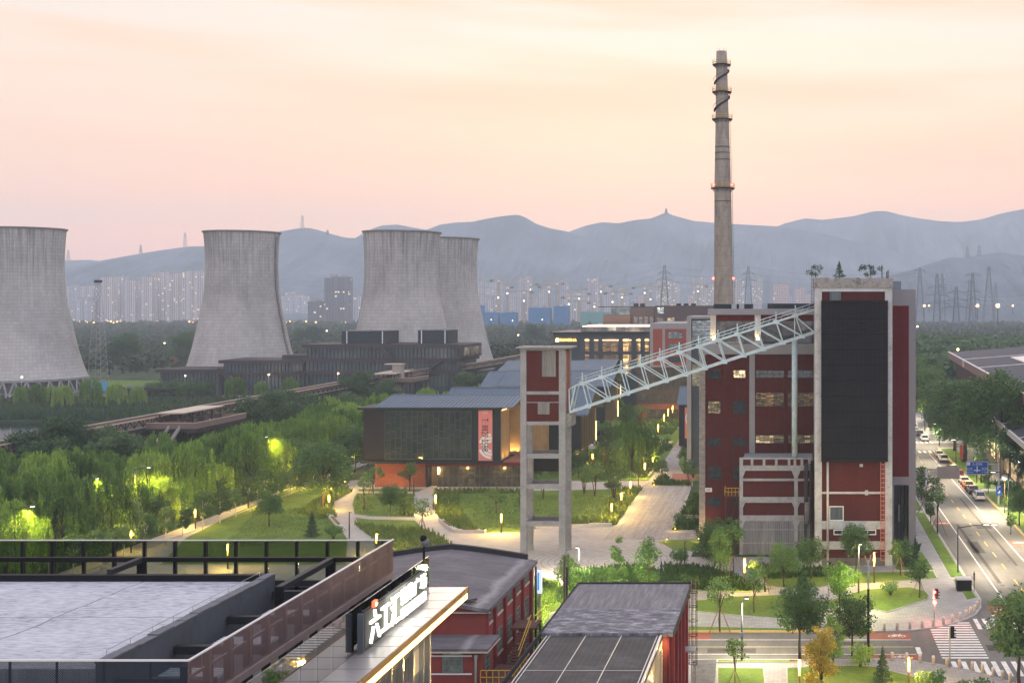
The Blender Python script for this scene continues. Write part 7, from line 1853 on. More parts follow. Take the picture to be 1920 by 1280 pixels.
for tx_, u, v, fw_, fh in (('五一剧场南路', 0.05, 0.72, 1.75, 0.36), ('动力街', -1.35, -0.1, 1.1, 0.36), ('动力街', 1.35, -0.1, 1.1, 0.36), ('群明湖北路', -1.3, -0.75, 1.2, 0.22), ('五一剧场', 1.3, -0.75, 1.1, 0.22), ('WUYI JUCHANG S RD', 0.0, 0.42, 1.7, 0.13), ('DONGLI ST', -1.35, -0.42, 1.1, 0.14), ('DONGLI ST', 1.35, -0.42, 1.1, 0.14)):
 l_ = text_mesh('lettering', tx_, 0.4, WHITE, p, 0.004, fit=(fw_, fh)); place(l_, (sx + u, D1 - 0.07, sz + v), (R(90), 0, 0))
MB().box(sx - w2 + 0.15, sx - w2 + 0.7, D1 - 0.075, D1 - 0.062, sz + 0.45, sz + 1.02).build('corner_plate', WHITE, p)
t2 = thing('parking_sign', 'blue parking sign with white letter P on the gantry post', 'sign', (X(1872.5, D1), D1 - 0.3, Z(917, D1)))
pp = MB().box(X(1867, D1), X(1878, D1), D1 - 0.36, D1 - 0.3, Z(927.5, D1), Z(907, D1)).build('panel', BLUE, t2)
l_ = text_mesh('lettering', 'P', 0.8, WHITE, pp, 0.004, fit=(0.5, 0.72)); place(l_, (X(1872.5, D1), D1 - 0.37, Z(912.5, D1)), (R(90), 0, 0))
m = MB(); cxx, czz = X(1872.5, D1), Z(922, D1); m.box(cxx - 0.02, cxx + 0.2, D1 - 0.375, D1 - 0.362, czz + 0.05, czz + 0.3); m.box(cxx - 0.22, cxx + 0.16, D1 - 0.375, D1 - 0.362, czz - 0.1, czz + 0.04); m.box(cxx - 0.1, cxx + 0.05, D1 - 0.375, D1 - 0.362, czz - 0.22, czz - 0.11); m.build('camera_symbol', WHITE, pp)
D2 = 201.5
t, p = gantry('back of a pale lattice road sign reaching over the avenue from the left', X(1736.5, D2), D2, Z(878, D2), X(1757, D2), X(1799, D2), Z(897, D2), Z(874.5, D2), M('sign_back', (0.40, 0.34, 0.30), 0.1, 1), 'road_sign')
m = MB()
for i in range(12): m.box(X(1757 + 42 * i / 11.5, D2), X(1757 + 42 * i / 11.5, D2) + 0.05, D2 - 0.12, D2 - 0.062, Z(897, D2), Z(874.5, D2))
m.build('stiffener', M('sign_back_rib', (0.5, 0.44, 0.40), 0.1, 1), p)
D3 = 199.0; x = X(1883.5, D3)
t = thing('round_sign', 'round grey sign on a brown post behind the parking sign', 'sign', (x, D3, 0.12))
MB().tube([(x, D3, 0.12), (x, D3, Z(898, D3))], 0.07, 6).build('post', M('rust_brown_pole'), t); m = MB().tube([(x, D3 - 0.1, Z(894, D3)), (x, D3 - 0.04, Z(894, D3))], 0.5, 16); m.build('disc', M('disc_grey', (0.4, 0.42, 0.42), 0.1, 1), t)
D4 = 262; x = X(1802.5, D4)
t = thing('red_banner', 'small red upright banner on the pavement behind parked cars', 'banner', (x + 3.2, D4, 0.12)); MB().box(x - 0.35, x + 0.35, D4, D4 + 0.05, 0.8, 4.0).build('cloth', M('banner_red', (0.5, 0.08, 0.08), 0.1, 1), t); MB().tube([(x + 0.4, D4, 0.12), (x + 0.4, D4, 4.1)], 0.04, 5).build('pole', STEEL_G, t)
t = thing('green_signal', 'far traffic light showing green in the roadside trees', 'traffic light', (X(1762, 305), 305, 0.1))
MB().tube([(X(1762, 305), 305, 0.1), (X(1762, 305), 305, Z(795, 305))], 0.08, 6).build('pole', STEEL_D, t); MB().sphere((X(1762, 305), 304.7, Z(797, 305)), 0.3, 8, 6).build('green_lamp', EMIT('signal_green', (0.05, 1.0, 0.4), 8), t)
TYRE = M('tyre', (0.015, 0.015, 0.016), 0.2, 3, 0.9); RIMM = M('wheel_rim', (0.45, 0.46, 0.47), 0.1, 3, 0.3, 0.7)
CGL = M('car_glass', (0.012, 0.015, 0.018), 0.1, 1, 0.08, spec=0.7); TAIL = EMIT('tail_lamp', (0.35, 0.02, 0.015), 0.5); PLATE = M('number_plate', (0.5, 0.55, 0.6), 0.05, 1); TRIM = M('bumper_trim', (0.03, 0.03, 0.032), 0.1, 2)
def car(kind, paint):
 """seen from behind: nose towards +Y, origin on the road under the middle"""
 suv = kind == 'suv'; L, W, Hh = (4.6, 1.86, 1.68) if suv else (4.7, 1.82, 1.46)
 t = thing('parked_car', None, 'car')
 b = MB(); zb = 0.28; zs = 0.98 if suv else 0.92
 secs = [(-L / 2, 0.80, 0.42, zs - 0.22), (-L / 2 + 0.10, 0.93, 0.32, zs - 0.06), (-L / 2 + 0.5, 1.0, zb, zs), (-0.6, 1.0, zb, zs), (0.9, 1.0, zb, zs - 0.02), (L / 2 - 0.9, 0.98, zb, zs - 0.08), (L / 2 - 0.2, 0.90, 0.3, zs - 0.2), (L / 2, 0.72, 0.4, zs - 0.34)]
 vs = []; n = 10
 for (y, w_, z0, z1) in secs:
  hw = W / 2 * w_
  prof = [(-hw * 0.92, z0), (-hw, z0 + 0.14), (-hw, (z0 + z1) / 2), (-hw * 0.985, z1 - 0.12), (-hw * 0.9, z1), (hw * 0.9, z1), (hw * 0.985, z1 - 0.12), (hw, (z0 + z1) / 2), (hw, z0 + 0.14), (hw * 0.92, z0)]
  vs += [(px_, y, pz) for px_, pz in prof]
 fs = []
 for i in range(len(secs) - 1):
  for k_ in range(n): fs.append((i * n + k_, i * n + (k_ + 1) % n, (i + 1) * n + (k_ + 1) % n, (i + 1) * n + k_))
 fs += [tuple(range(n)), tuple(range((len(secs) - 1) * n, len(secs) * n))[::-1]]
 b.add(vs, fs, True)
 r0, r1 = (-L / 2 + 0.55, 0.35) if suv else (-L / 2 + 1.15, 0.25)
 hw = W / 2 * 0.78
 b.add([(-hw, r0, Hh - 0.05), (hw, r0, Hh - 0.05), (hw, r1, Hh - 0.03), (-hw, r1, Hh - 0.03), (-hw * 0.94, r0 + 0.1, Hh), (hw * 0.94, r0 + 0.1, Hh), (hw * 0.94, r1 - 0.1, Hh), (-hw * 0.94, r1 - 0.1, Hh)],
          [(4, 5, 6, 7), (0, 1, 5, 4), (1, 2, 6, 5), (2, 3, 7, 6), (3, 0, 4, 7), (3, 2, 1, 0)])
 bo = b.build('body', paint, t); recalc(bo)
 g = MB(); yb, yf = (-L / 2 + 0.12, 1.35) if suv else (-L / 2 + 0.55, 1.3)
 hb = W / 2 * 0.9
 g.add([(-hb, yb, zs), (hb, yb, zs), (hb, yf, zs - 0.05), (-hb, yf, zs - 0.05), (-hw, r0, Hh - 0.051), (hw, r0, Hh - 0.051), (hw, r1, Hh - 0.031), (-hw, r1, Hh - 0.031)], [(0, 1, 5, 4), (1, 2, 6, 5), (2, 3, 7, 6), (3, 0, 4, 7)])
 go_ = g.build('windows', CGL, t); recalc(go_)
 for sx_ in (-1, 1):
  for q in (((sx_ * hb * 1.0, yb, zs), (sx_ * hw * 1.005, r0, Hh - 0.05), 0.09, 0.09), ((sx_ * hb, yf, zs - 0.05), (sx_ * hw, r1, Hh - 0.03), 0.07, 0.07), ((sx_ * hb * 1.005, (yb + yf) / 2, zs - .02), (sx_ * hw * 1.01, (r0 + r1) / 2, Hh - 0.04), 0.07, 0.07)):
   MB().beam(*q).build('pillar', paint, t)
 for sx_ in (-1, 1):
  MB().box(sx_ * W * 0.34, sx_ * W * 0.45, -L / 2 - 0.01, -L / 2 + 0.14, zs - 0.22, zs - 0.06).build('tail_light', TAIL, t)
  MB().box(sx_ * (W / 2 - 0.02), sx_ * (W / 2 + 0.16), 0.95, 1.08, zs - 0.02, zs + 0.14).build('wing_mirror', paint, t)
 MB().box(-0.24, 0.24, -L / 2 - 0.02, -L / 2 + 0.03, 0.6, 0.73).build('plate', PLATE, t)
 MB().box(-W * 0.43, W * 0.43, -L / 2 - 0.03, -L / 2 + 0.1, 0.3, 0.46).build('bumper', TRIM, t)
 for sx_ in (-1, 1):
  for yy in (-L / 2 + 0.85, L / 2 - 0.85):
   x0 = sx_ * (W / 2 - 0.2); x1 = sx_ * (W / 2 + 0.01)
   wh = MB().tube([(x0, yy, 0.33), (x1, yy, 0.33)], 0.33, 14).build('wheel', TYRE, t); MB().tube([(x1, yy, 0.33), (x1 + sx_ * 0.012, yy, 0.33)], 0.21, 12).build('rim', RIMM, wh)
 return t
def paint(n, c): return M('car_paint_' + n, c, 0.04, 1, 0.28, spec=0.6)
cars = {}
def put_car(kind, pn, pc, x, y, label, rot=0.0):
 key = (kind, pn)
 if key in cars: return copy_tree(cars[key], (x, y, 0.02), rot, None, label, 'cars parked along the avenue')
 c = car(kind, paint(pn, pc)); cars[key] = c; c.location = (x, y, 0.02); c.rotation_euler = (0, 0, rot); c['label'] = label; c['group'] = 'cars parked along the avenue'; return c
white, black, orange, tan, red, silver = (0.7, 0.69, 0.66), (0.02, 0.022, 0.026), (0.60, 0.22, 0.03), (0.36, 0.33, 0.28), (0.22, 0.02, 0.025), (0.40, 0.40, 0.38)
X0 = 33.5
for kind, pn, pc, py, lb in (('suv', 'white', white, 940, 'white hatchback parked nearest, rear towards the viewer'), ('sedan', 'black', black, 927, 'black car parked just ahead of the white hatchback'),
 ('sedan', 'orange', orange, 918, 'orange taxi in the row of parked cars'), ('sedan', 'tan', tan, 909.5, 'pale tan car parked ahead of the orange taxi'), ('suv', 'red', red, 898, 'dark red car parked under the blue direction sign'),
 ('sedan', 'black', black, 886.5, 'dark car partly hidden behind the lattice sign'), ('suv', 'silver', silver, 867, 'silver car parked just before the far crosswalk'), ('sedan', 'tan', tan, 858, 'tan car parked in front of the silver one'),
 ('suv', 'white', white, 828, 'white car parked just beyond the far crosswalk'), ('sedan', 'black', black, 818.5, 'black car second beyond the far crosswalk'), ('sedan', 'silver', silver, 811.5, 'silver sedan third beyond the far crosswalk'),
 ('suv', 'silver', silver, 805.5, 'silver SUV fourth beyond the far crosswalk'), ('sedan', 'red', red, 800.5, 'red car at the far end of the parked row')):
 D = 79200 / (py - CY); put_car(kind, pn, pc, X0, D + 2.3, lb)
put_car('sedan', 'silver', silver, 24.0, 328, 'silver sedan at the left kerb far up the avenue')
x, y = G(1108, 838); c_ = put_car('sedan', 'white', white, x, y, 'white sedan parked behind the small trees right of the headframe', R(70));
def bicycle():
 t = thing('bicycle', None, 'bicycle'); fr = MB()
 for yy in (-0.52, 0.52):
  MB().tube([(0.02 * math.sin(0), yy + 0.33 * math.cos(a), 0.33 + 0.33 * math.sin(a)) for a in np.linspace(0, 2 * math.pi, 15)], 0.025, 4, False).build('wheel', TYRE, t)
 for a, b in (((-0.52, .33), (-0.1, .3)), ((-0.1, .3), (-0.22, .85)), ((-0.52, .33), (-0.2, .78)), ((-0.2, .75), (0.38, .78)), ((-0.1, .3), (0.38, .72)), ((0.52, .33), (0.36, 1.0))): fr.beam((0, a[0], a[1]), (0, b[0], b[1]), 0.04, 0.04)
 fr.beam((-0.28, 0.35, 1.0), (0.28, 0.35, 1.0), 0.03, 0.03); fr.build('frame', M('bike_frame', (0.35, 0.30, 0.12), 0.2, 1), t)
 MB().box(-0.07, 0.07, -0.36, -0.1, 0.85, 0.91).build('saddle', BLACK, t); return t
bk_ = bicycle()
for i, (px, py) in enumerate(((1836, 900), (1841, 901), (1847, 900), (1858, 900), (1863, 902))):
 x, y = G(px, py, 0.12); lb = f'shared bicycle parked beneath the blue sign, {ordn[i]} from the left'
 if i == 0: bk_.location = (x, y, 0.12); bk_['label'] = lb; bk_['group'] = 'bicycles on the pavement'
 else: copy_tree(bk_, (x, y, 0.12), R(10 * i - 20), None, lb, 'bicycles on the pavement')
rw = random.Random(11)
pts = []
y = 147.0
while y < 322:
 step = 6.0 + (y - 147) * 0.008
 xr = -99.0; xlft = max(-0.69 * y - 6, -141.5)
 x = xr - rw.random() * 2
 while x > xlft:
  px_, py_ = x + rw.uniform(-1.4, 1.4), y + rw.uniform(-1.6, 1.6)
  if not (-110 < px_ < -101.5 and rw.random() < 0.45): pts.append((px_, py_))
  x -= step
 y += step * 0.9
LAMPS_W = [(-103.2, 170), (-104.2, 199), (-103, 224), (-98, 148), (-112, 158), (-103.5, 184)]
for i, (x, y) in enumerate(pts):
 near = min(((x - a) ** 2 + (y - b) ** 2) ** 0.5 for a, b in LAMPS_W)
 if near < 6.5: lb, gp_ = 'weeping willow lit yellow by a lamp in the left grove', 'willows lit by lamps'
 elif y < 165: lb, gp_ = 'weeping willow in the front rows of the left grove, just above the glass balustrade', 'front row willows'
 elif x > -104: lb, gp_ = 'weeping willow on the right edge of the grove, beside the pale path', 'willows along the pale path'
 elif x < -128: lb, gp_ = 'weeping willow at the walkway side of the left grove', 'willows beside the walkway'
 elif y > 255: lb, gp_ = 'weeping willow at the far end of the left grove, below the second platform', 'willows at the far end of the grove'
 else: lb, gp_ = 'weeping willow in the middle of the dense left grove', 'willows in the middle of the grove'
 put(WIL[rw.randrange(3)], x, y, lb, gp_, rw.uniform(0.72, 1.2) * (0.68 if x < -117 and 225 < y < 285 else 1), rot=rw.random() * 6.28)
for i in range(20):
 yy = 152 + i * 5.4
 put(STREETTREE[i % 2], -93.2 + rw.uniform(-.3, .3), yy, 'small street tree with whitewashed trunk in the row along the pale path', 'whitewashed street trees', rw.uniform(0.85, 1.15))
for i in range(16):
 yy = 155 + i * 6.6
 put(STREETTREE[(i + 1) % 2], -98.3 + rw.uniform(-.3, .3), yy, 'small street tree on the grove side of the pale path', 'street trees on the grove side', rw.uniform(0.9, 1.2))
for x, y, s, lb in ((-127, 212, 1.2, 'dark round tree in front of the walkway at far left'), (-134, 216, 1.15, 'dark spreading tree covering the walkway left of the stairs'), (-132, 233, 0.7, 'dark round tree just below the walkway stairs'), (-139, 209, 1.15, 'dark tree at the left frame edge under the walkway'), (-133, 196, 0.85, 'low dark tree over the timber deck'),
 (-132, 292, 1.05, 'dark tree right of the first canopied platform'), (-126, 300, 1.1, 'broad dark tree in front of the walkway, middle of the clump'), (-122, 288, 0.85, 'low dark tree under the walkway middle'), (-134, 312, 0.95, 'dark tree behind the clump right of the first platform'), (-118, 310, 0.9, 'dark tree at the right end of the clump by the walkway'),
 (-134, 358, 1.1, 'large round tree left of the second platform'), (-131, 374, 0.85, 'lower round tree beside the second platform stairs'), (-116, 350, 0.6, 'tree in front of the second platform'), (-105, 392, 0.9, 'tree below the curving ramp of the walkway'), (-112, 402, 0.9, 'tree between the second platform and the ramp')):
 put(BIGTREE[rw.randrange(2)], x, y, lb, None, s)
x, y = G(606, 955); put(BIGTREE[2], x, y, 'large single tree on the lawn left of the garden path', None, 0.78)
for px, py, lb in ((585, 918, 'leafy tree behind the large single lawn tree, left'), (640, 905, 'leafy tree behind the large single lawn tree, right'), (665, 885, 'leafy tree at the left end of the gallery'), (630, 880, 'leafy tree farther back left of the gallery'), (560, 900, 'leafy tree by the far end of the pale path'), (690, 872, 'leafy tree behind the gallery brick base')):
 x, y = G(px, py); put(MIDTREE[rw.randrange(3)], x, y, lb, None, rw.uniform(1.0, 1.3))
for px, py, lb in ((715, 800, 'green tree behind the gallery, nearest the ramp'), (640, 815, 'green tree left behind the gallery roof'), (600, 812, 'green tree second left behind the gallery roof'), (660, 800, 'pale green tree by the second platform'), (760, 795, 'pale tree behind the gallery ridge, left'), (800, 793, 'pale tree behind the gallery ridge, right'), (840, 790, 'tree in front of the ramp behind the gallery')):
 x, y = G(px, py); put([WIL[0], WIL[1], MIDTREE[1]][rw.randrange(3)], x, y, lb, None, rw.uniform(0.85, 1.1))
x, y = G(905, 775); put(WIL[2], x, y, 'tree lit bright yellow below the curving ramp', None, 0.9); lamp('POINT', (x + 3.5, y - 3, 6), 2600, (1, 0.85, 0.2), None, 0.3)  # bare light without a fixture, added for this tree
L = [(505, 985, MIDTREE[1], 0.8, 'bushy young tree on the left lawn behind the balustrade'), (585, 1006, CONI[0], 0.95, 'dark conifer on the left lawn'), (625, 1010, SHRUB[0], 1.6, 'leafy shrub right of the dark conifer'), (732, 968, MIDTREE[0], 0.72, 'round staked tree in the middle of the oval lawn'), (760, 965, POPLAR[1], 0.68, 'slim bushy tree on the right of the oval lawn'), (682, 955, YOUNG[1], 1.25, 'thin sparse tree beside the left garden path'),
     (792, 1000, YOUNG[0], 1.25, 'bare thin tree where the two garden paths meet'), (930, 962, YOUNG[2], 1.1, 'sparse grey tree in the middle of the central lawn'), (700, 925, YOUNG[2], 1.3, 'staked tree against the brick base, left'), (768, 921, YOUNG[2], 1.45, 'staked tree against the brick base, right'),
     (975, 952, POPLAR[1], 0.5, 'dark bush at the right end of the central lawn, by the headframe'), (1018, 935, MULTI[0], 0.9, 'small tree seen between the headframe legs'), (1095, 925, MULTI[1], 1.1, 'multi stemmed tree right of the headframe, first of three'), (1115, 930, MULTI[0], 1.15, 'multi stemmed tree right of the headframe, second of three'), (1150, 938, MULTI[1], 1.1, 'multi stemmed tree right of the headframe, third of three'),
     (1240, 905, MULTI[0], 0.85, 'small tree in the hedge bed beside the promenade'), (1290, 912, YOUNG[0], 1.2, 'staked thin tree by the red paving'), (1283, 985, SHRUB[1], 1.7, 'small tree in the near bed left of the stone pilaster'), (1301, 968, SHRUB[2], 1.3, 'bush in the near bed against the stone pilaster'),
     (1275, 1060, SHRUB[0], 1.7, 'small open tree beside the diagonal path'), (1350, 1090, POPLAR[0], 0.92, 'slender staked tree left of the diagonal path'), (1376, 1085, YOUNG[1], 1.6, 'slender tree lit by the amber post near the annex'), (1414, 1148, YOUNG[0], 1.2, 'young staked tree on the small lawn'), (1350, 1182, YOUNG[0], 1.35, 'young staked tree near the yellow kerb'), (1435, 1108, YOUNG[2], 1.2, 'thin tree right of the amber lamp post'),
     (1470, 1100, MIDTREE[1], 0.8, 'leafy tree in front of the annex corrugated wall'), (1520, 1085, MIDTREE[0], 0.72, 'dark tree at the foot of the annex, right'), (1605, 1072, MIDTREE[0], 0.85, 'dark tree in front of the screened tower base'), (1688, 1078, YOUNG[2], 1.25, 'staked round tree right of the screened tower'), (1724, 1120, YOUNG[2], 1.2, 'staked tree in the middle of the corner lawn'), (1670, 1116, SHRUB[0], 1.3, 'small open shrub on the corner lawn'),
     (1698, 1062, CONI[1], 0.95, 'dark narrow conifer beside the grey block, left'), (1716, 1068, CONI[1], 0.8, 'dark narrow conifer beside the grey block, right'), (1340, 1060, MIDTREE[0], 0.85, 'dark ivy clad tree against the red block corner'), (1365, 1052, MIDTREE[2], 0.7, 'dark tree left of the annex column'), (1325, 1045, SHRUB[1], 2.2, 'dark bush at the foot of the stone pilaster'),
     (1575, 1134, LITTREE, 0.86, 'bright lit green tree in front of the screened tower'), (1500, 1232, MIDTREE[0], 1.0, 'largest dark street tree on the cross street kerb'), (1508, 1140, MIDTREE[2], 0.5, 'leafy tree rising behind the largest dark street tree'), (1598, 1236, MIDTREE[0], 0.86, 'second dark street tree left of the black pole'), (1562, 1262, POPLAR[1], 0.95, 'thin pale tree between the two dark street trees'), (1540, 1325, YELLOWTREE, 1.0, 'yellow leaved tree at the bottom edge'),
     (1612, 1250, SHRUB[2], 1.5, 'small upright shrub beside the black pole'), (1655, 1278, CONI[0], 0.8, 'small pointed conifer on the near lawn'), (1750, 1300, SHRUB[0], 1.6, 'bare reddish shrub at the bottom edge below the crossing'), (1820, 1312, SHRUB[1], 1.8, 'dark shrub at the bottom edge near the bollards'), (1378, 1300, YOUNG[1], 1.1, 'young sapling on the bottom lawn beside the gravel bed'), (1912, 1300, MIDTREE[0], 1.3, 'bright green tree cut by the right frame edge'),
     (1745, 980, POPLAR[1], 0.8, 'slim young tree in the avenue verge, nearest'), (1758, 1000, YOUNG[1], 1.5, 'thin staked tree in the avenue verge'), (1738, 962, YOUNG[2], 1.6, 'staked tree behind the lattice road sign'), (1728, 935, YOUNG[2], 1.5, 'staked tree in the verge beside the grey block'),
     (1895, 1000, POPLAR[1], 0.75, 'columnar dark shrub on the right pavement'), (1912, 985, MIDTREE[0], 0.8, 'dark tree at the right edge beside the avenue'), (1905, 955, SHRUB[2], 1.8, 'bushy shrub at the right edge by the pavement'), (1853, 925, POPLAR[0], 0.7, 'slim tree behind the parking sign'), (1840, 905, MIDTREE[2], 0.8, 'tree trunked street tree behind the blue sign')]
for px, py, pr_, s, lb in L:
 x, y = G(px, py, 0.15); put(pr_, x, y, lb, None, s, z=0.15)
x, y = G(1575, 1134, 0.15); lamp('POINT', (x + 2.8, y - 2.8, 5.2), 1500, (1.0, 0.95, 0.4), None, 0.3); lamp('POINT', (x + 0.8, y - 4.5, 3.0), 500, (1.0, 0.95, 0.4), None, 0.3)  # two bare lights added to brighten the tree, no fixtures
for px, py, pr_, s, lb in ((1062, 1155, POPLAR[0], 0.9, 'lit leafy tree behind the workshop roof corner'), (1158, 1122, POPLAR[1], 1.05, 'tall open shrub tree behind the workshop, left of centre'), (1215, 1124, POPLAR[0], 0.95, 'tall narrow tree behind the workshop, right of centre'), (1240, 1120, CONI[1], 0.8, 'dark pointed conifer behind the workshop roof'), (1128, 1118, SHRUB[1], 1.6, 'dark bush in the bed behind the workshop, first'), (1180, 1122, SHRUB[1], 1.5, 'dark bush between the two tall trees'),
 (1105, 1128, LITSHRUB, 1.2, 'lit pale bush behind the workshop, left'), (1140, 1130, LITSHRUB, 1.3, 'lit pale bush behind the workshop, second'), (1172, 1130, LITSHRUB, 1.4, 'lit yellow green bush behind the workshop, third'), (1195, 1128, LITSHRUB, 1.25, 'lit pale bush behind the workshop, right'), (1262, 1115, SHRUB[1], 1.7, 'bush at the right end behind the workshop'), (1290, 1110, SHRUB[0], 1.6, 'bush by the caged ladder'),
 (1012, 1175, LITTREE, 0.72, 'bright shrub tree between the factory and the workshop, near'), (1024, 1150, LITTREE, 0.66, 'bright shrub tree between the factory and the workshop, far'), (1010, 1215, LITSHRUB, 2.0, 'bright bush low between the factory and the workshop')):
 x, y = G(px, py, 0.15); put(pr_, x, y, lb, None, s, z=0.15)
for px, py, e in ((1120, 1142, 900), (1170, 1142, 900), (1030, 1190, 900), (1085, 1130, 500), (1225, 1142, 500)):
 x, y = G(px, py); lamp('POINT', (x, y - 1.5, 2.6), e * 2.2, (1, 0.88, 0.35), None, 0.3)  # bare lights added for the bushes, no fixtures
for px, py, pr_, s, lb in ((1160, 892, POPLAR[0], 1.0, 'feathery tall tree in the garden clump right of the headframe'), (1185, 885, WIL[1], 0.95, 'feathery willow in the garden clump, middle'), (1205, 880, WIL[0], 0.9, 'feathery willow in the garden clump, right'), (1175, 868, WIL[2], 0.9, 'feathery willow at the back of the garden clump'), (1135, 870, MULTI[0], 1.2, 'light tree left of the garden clump'), (1150, 845, MULTI[1], 1.2, 'tree beside the lamplit hall end, near'), (1130, 835, MULTI[0], 1.2, 'tree beside the lamplit hall end, far'), (1180, 815, POPLAR[0], 1.1, 'tree at the far end of the garden, left'), (1200, 800, MULTI[1], 1.3, 'tree at the far end of the garden, middle'), (1165, 800, POPLAR[1], 1.3, 'slender tree at the far end of the garden'), (1250, 845, SHRUB[1], 1.6, 'shrub beside the far path'), (1285, 880, MULTI[0], 0.9, 'small tree below the coral banner'), (1300, 895, SHRUB[0], 1.5, 'shrub near the red paving'), (1085, 895, MIDTREE[0], 0.75, 'dark tree directly right of the headframe leg'), (1225, 770, MULTI[1], 1.2, 'small tree in front of the cafe glass')):
 x, y = G(px, py, 0.15); put(pr_, x, y, lb, None, s, z=0.15)
for x, y, s, lb, q in ((42.0, 238, 1.42, 'huge round tree by the avenue right of the parked cars', 2), (38.0, 262, 1.4, 'huge dark tree left of the biggest avenue tree', 0), (45.0, 222, 1.15, 'big tree in front of the market shed windows', 1), (38.5, 282, 1.05, 'big tree beyond the first far crosswalk', 2), (42.0, 312, 1.15, 'big tree beside the far end of the shed', 0), (38.5, 335, 1.1, 'tall tree above the far parked cars', 2), (44, 350, 1.1, 'tree behind the tall tree above the far cars', 1), (40, 385, 1.2, 'tree closing the far end of the avenue, right', 2), (27, 405, 1.25, 'tree closing the far end of the avenue, middle', 0), (18, 390, 1.2, 'tree closing the far end of the avenue, left', 1), (33, 430, 1.3, 'tall tree behind the end of the avenue', 2)):
 put(BIGTREE[q], x, y, lb, None, s)
for y in (250, 275, 300, 330): lamp('POINT', (37.0, y, 5.2), 700, (1, 0.9, 0.35), None, 0.3)  # bare lights added under the avenue trees, no fixtures
for px, py, s, lb in ((38, 765, 0.85, 'round tree on the lake shore at far left'), (120, 772, 0.9, 'willow like shore tree below the leftmost tower'), (170, 770, 1.0, 'largest shore tree below the leftmost tower'), (218, 768, 1.0, 'shore tree right of the leftmost tower'), (70, 762, 0.8, 'shore tree in front of the leaning legs, left'), (95, 760, 0.7, 'shore tree in front of the leaning legs, right'), (258, 765, 0.7, 'low shore tree below the lattice mast'), (440, 760, 0.95, 'pale willow in front of the long dark building, left'), (520, 745, 0.9, 'pale willow in front of the long dark building, middle'), (560, 745, 1.0, 'pale willow in front of the long dark building, right'), (545, 752, 0.9, 'pale willow beside the walkway and the dark building'), (608, 742, 0.7, 'small pale tree in front of the long dark building'), (490, 755, 0.8, 'pale willow where the walkway meets the dark building')):
 x, y = G(px, py); put(WIL[rw.randrange(3)], x, y, lb, None, s)
for i, px in enumerate((283, 300, 318, 331, 345, 362, 378, 392)):
 x, y = G(px, 752); put(MIDTREE[i % 2 * 2], x, y, 'young tree in the row before the low glass wing', 'row of trees before the glass wing', 0.95)
for px, py, s, lb in ((230, 700, 1.55, 'large dark round tree between the two left cooling towers'), (340, 690, 1.5, 'dark round tree left of the second cooling tower'), (205, 702, 1.2, 'dark tree beside the lattice mast')):
 x, y = G(px, py); put(BIGTREE[0], x, y, lb, None, s)
for i, px in enumerate((180, 205, 228, 252, 278, 304, 328)):
 x, y = G(px, 694 + (i % 2) * 2); put(RUSTTREE, x, y, 'rust tinted tree in the row behind the green lawn', 'rust tinted tree row', 1.35)
for i, (px, py0, py1) in enumerate(((40, 745, 707), (347, 745, 704), (503, 745, 702), (633, 742, 700))):
 D_ = 432; x = X(px, D_); t = thing('path_lamp', ['small lamp standard before the leftmost tower', 'small lamp standard before the low glass wing', 'small lamp standard before the long dark building, left', 'small lamp standard before the long dark building, right'][i], 'street lamp', (x, D_, 0))
 MB().tube([(x, D_, 0), (x, D_, Z(py1, D_))], 0.08, 6).build('pole', STEEL_G, t); MB().sphere((x + 0.2, D_, Z(py1, D_)), 0.3, 8, 6).build('lamp_head', EMIT('path_lamp_glow', (1.0, 0.78, 0.42), 7), t)
def tufts(name, polys, n, h, mat, seed, wd=0.16, z=0.16, lean=0.35):
 rng = np.random.RandomState(seed); P = []
 for poly in polys:
  q = np.array(gpoly(poly)) if len(poly[0]) == 2 and max(p[1] for p in poly) > 560 and max(abs(p[0]) for p in poly) > 480 else np.array(poly)
  mn, mx = q.min(0), q.max(0); area = 0.5 * abs(np.dot(q[:, 0], np.roll(q[:, 1], 1)) - np.dot(q[:, 1], np.roll(q[:, 0], 1)))
  m_ = int(n * area); got = []
  while len(got) < m_:
   c = mn + (mx - mn) * rng.rand(max(200, m_ * 2), 2)
   ins = np.zeros(len(c), bool); j = len(q) - 1
   for i in range(len(q)):
    cond = ((q[i, 1] > c[:, 1]) != (q[j, 1] > c[:, 1])) & (c[:, 0] < (q[j, 0] - q[i, 0]) * (c[:, 1] - q[i, 1]) / (q[j, 1] - q[i, 1] + 1e-9) + q[i, 0])
    ins ^= cond; j = i
   got += list(c[ins][:m_ - len(got)])
  P += got
 P = np.array(P); m_ = len(P)
 a = rng.rand(m_) * 6.28; hh = h * (0.5 + 0.8 * rng.rand(m_)); w_ = wd * (0.6 + 0.8 * rng.rand(m_))
 dx, dy = np.cos(a) * w_, np.sin(a) * w_; lx, ly = rng.randn(m_) * lean * hh, rng.randn(m_) * lean * hh
 V = np.stack([np.stack([P[:, 0] - dx, P[:, 1] - dy, np.full(m_, z)], 1), np.stack([P[:, 0] + dx, P[:, 1] + dy, np.full(m_, z)], 1),
                  np.stack([P[:, 0] + lx + dx * .3, P[:, 1] + ly + dy * .3, z + hh], 1), np.stack([P[:, 0] + lx - dx * .3, P[:, 1] + ly - dy * .3, z + hh], 1)], 1).reshape(-1, 3)
 return tag(np_mesh(name, V, np.arange(4 * m_).reshape(-1, 4), mat), kind='stuff')
L_GRASS = LEAF('tall_grass_blade', (0.047, 0.095, 0.022), (0.115, 0.176, 0.041), (0.257, 0.297, 0.081), 0.4)
L_HEDGE = LEAF('hedge_leaf', (0.027, 0.068, 0.016), (0.068, 0.128, 0.030), (0.135, 0.203, 0.054), 0.3)
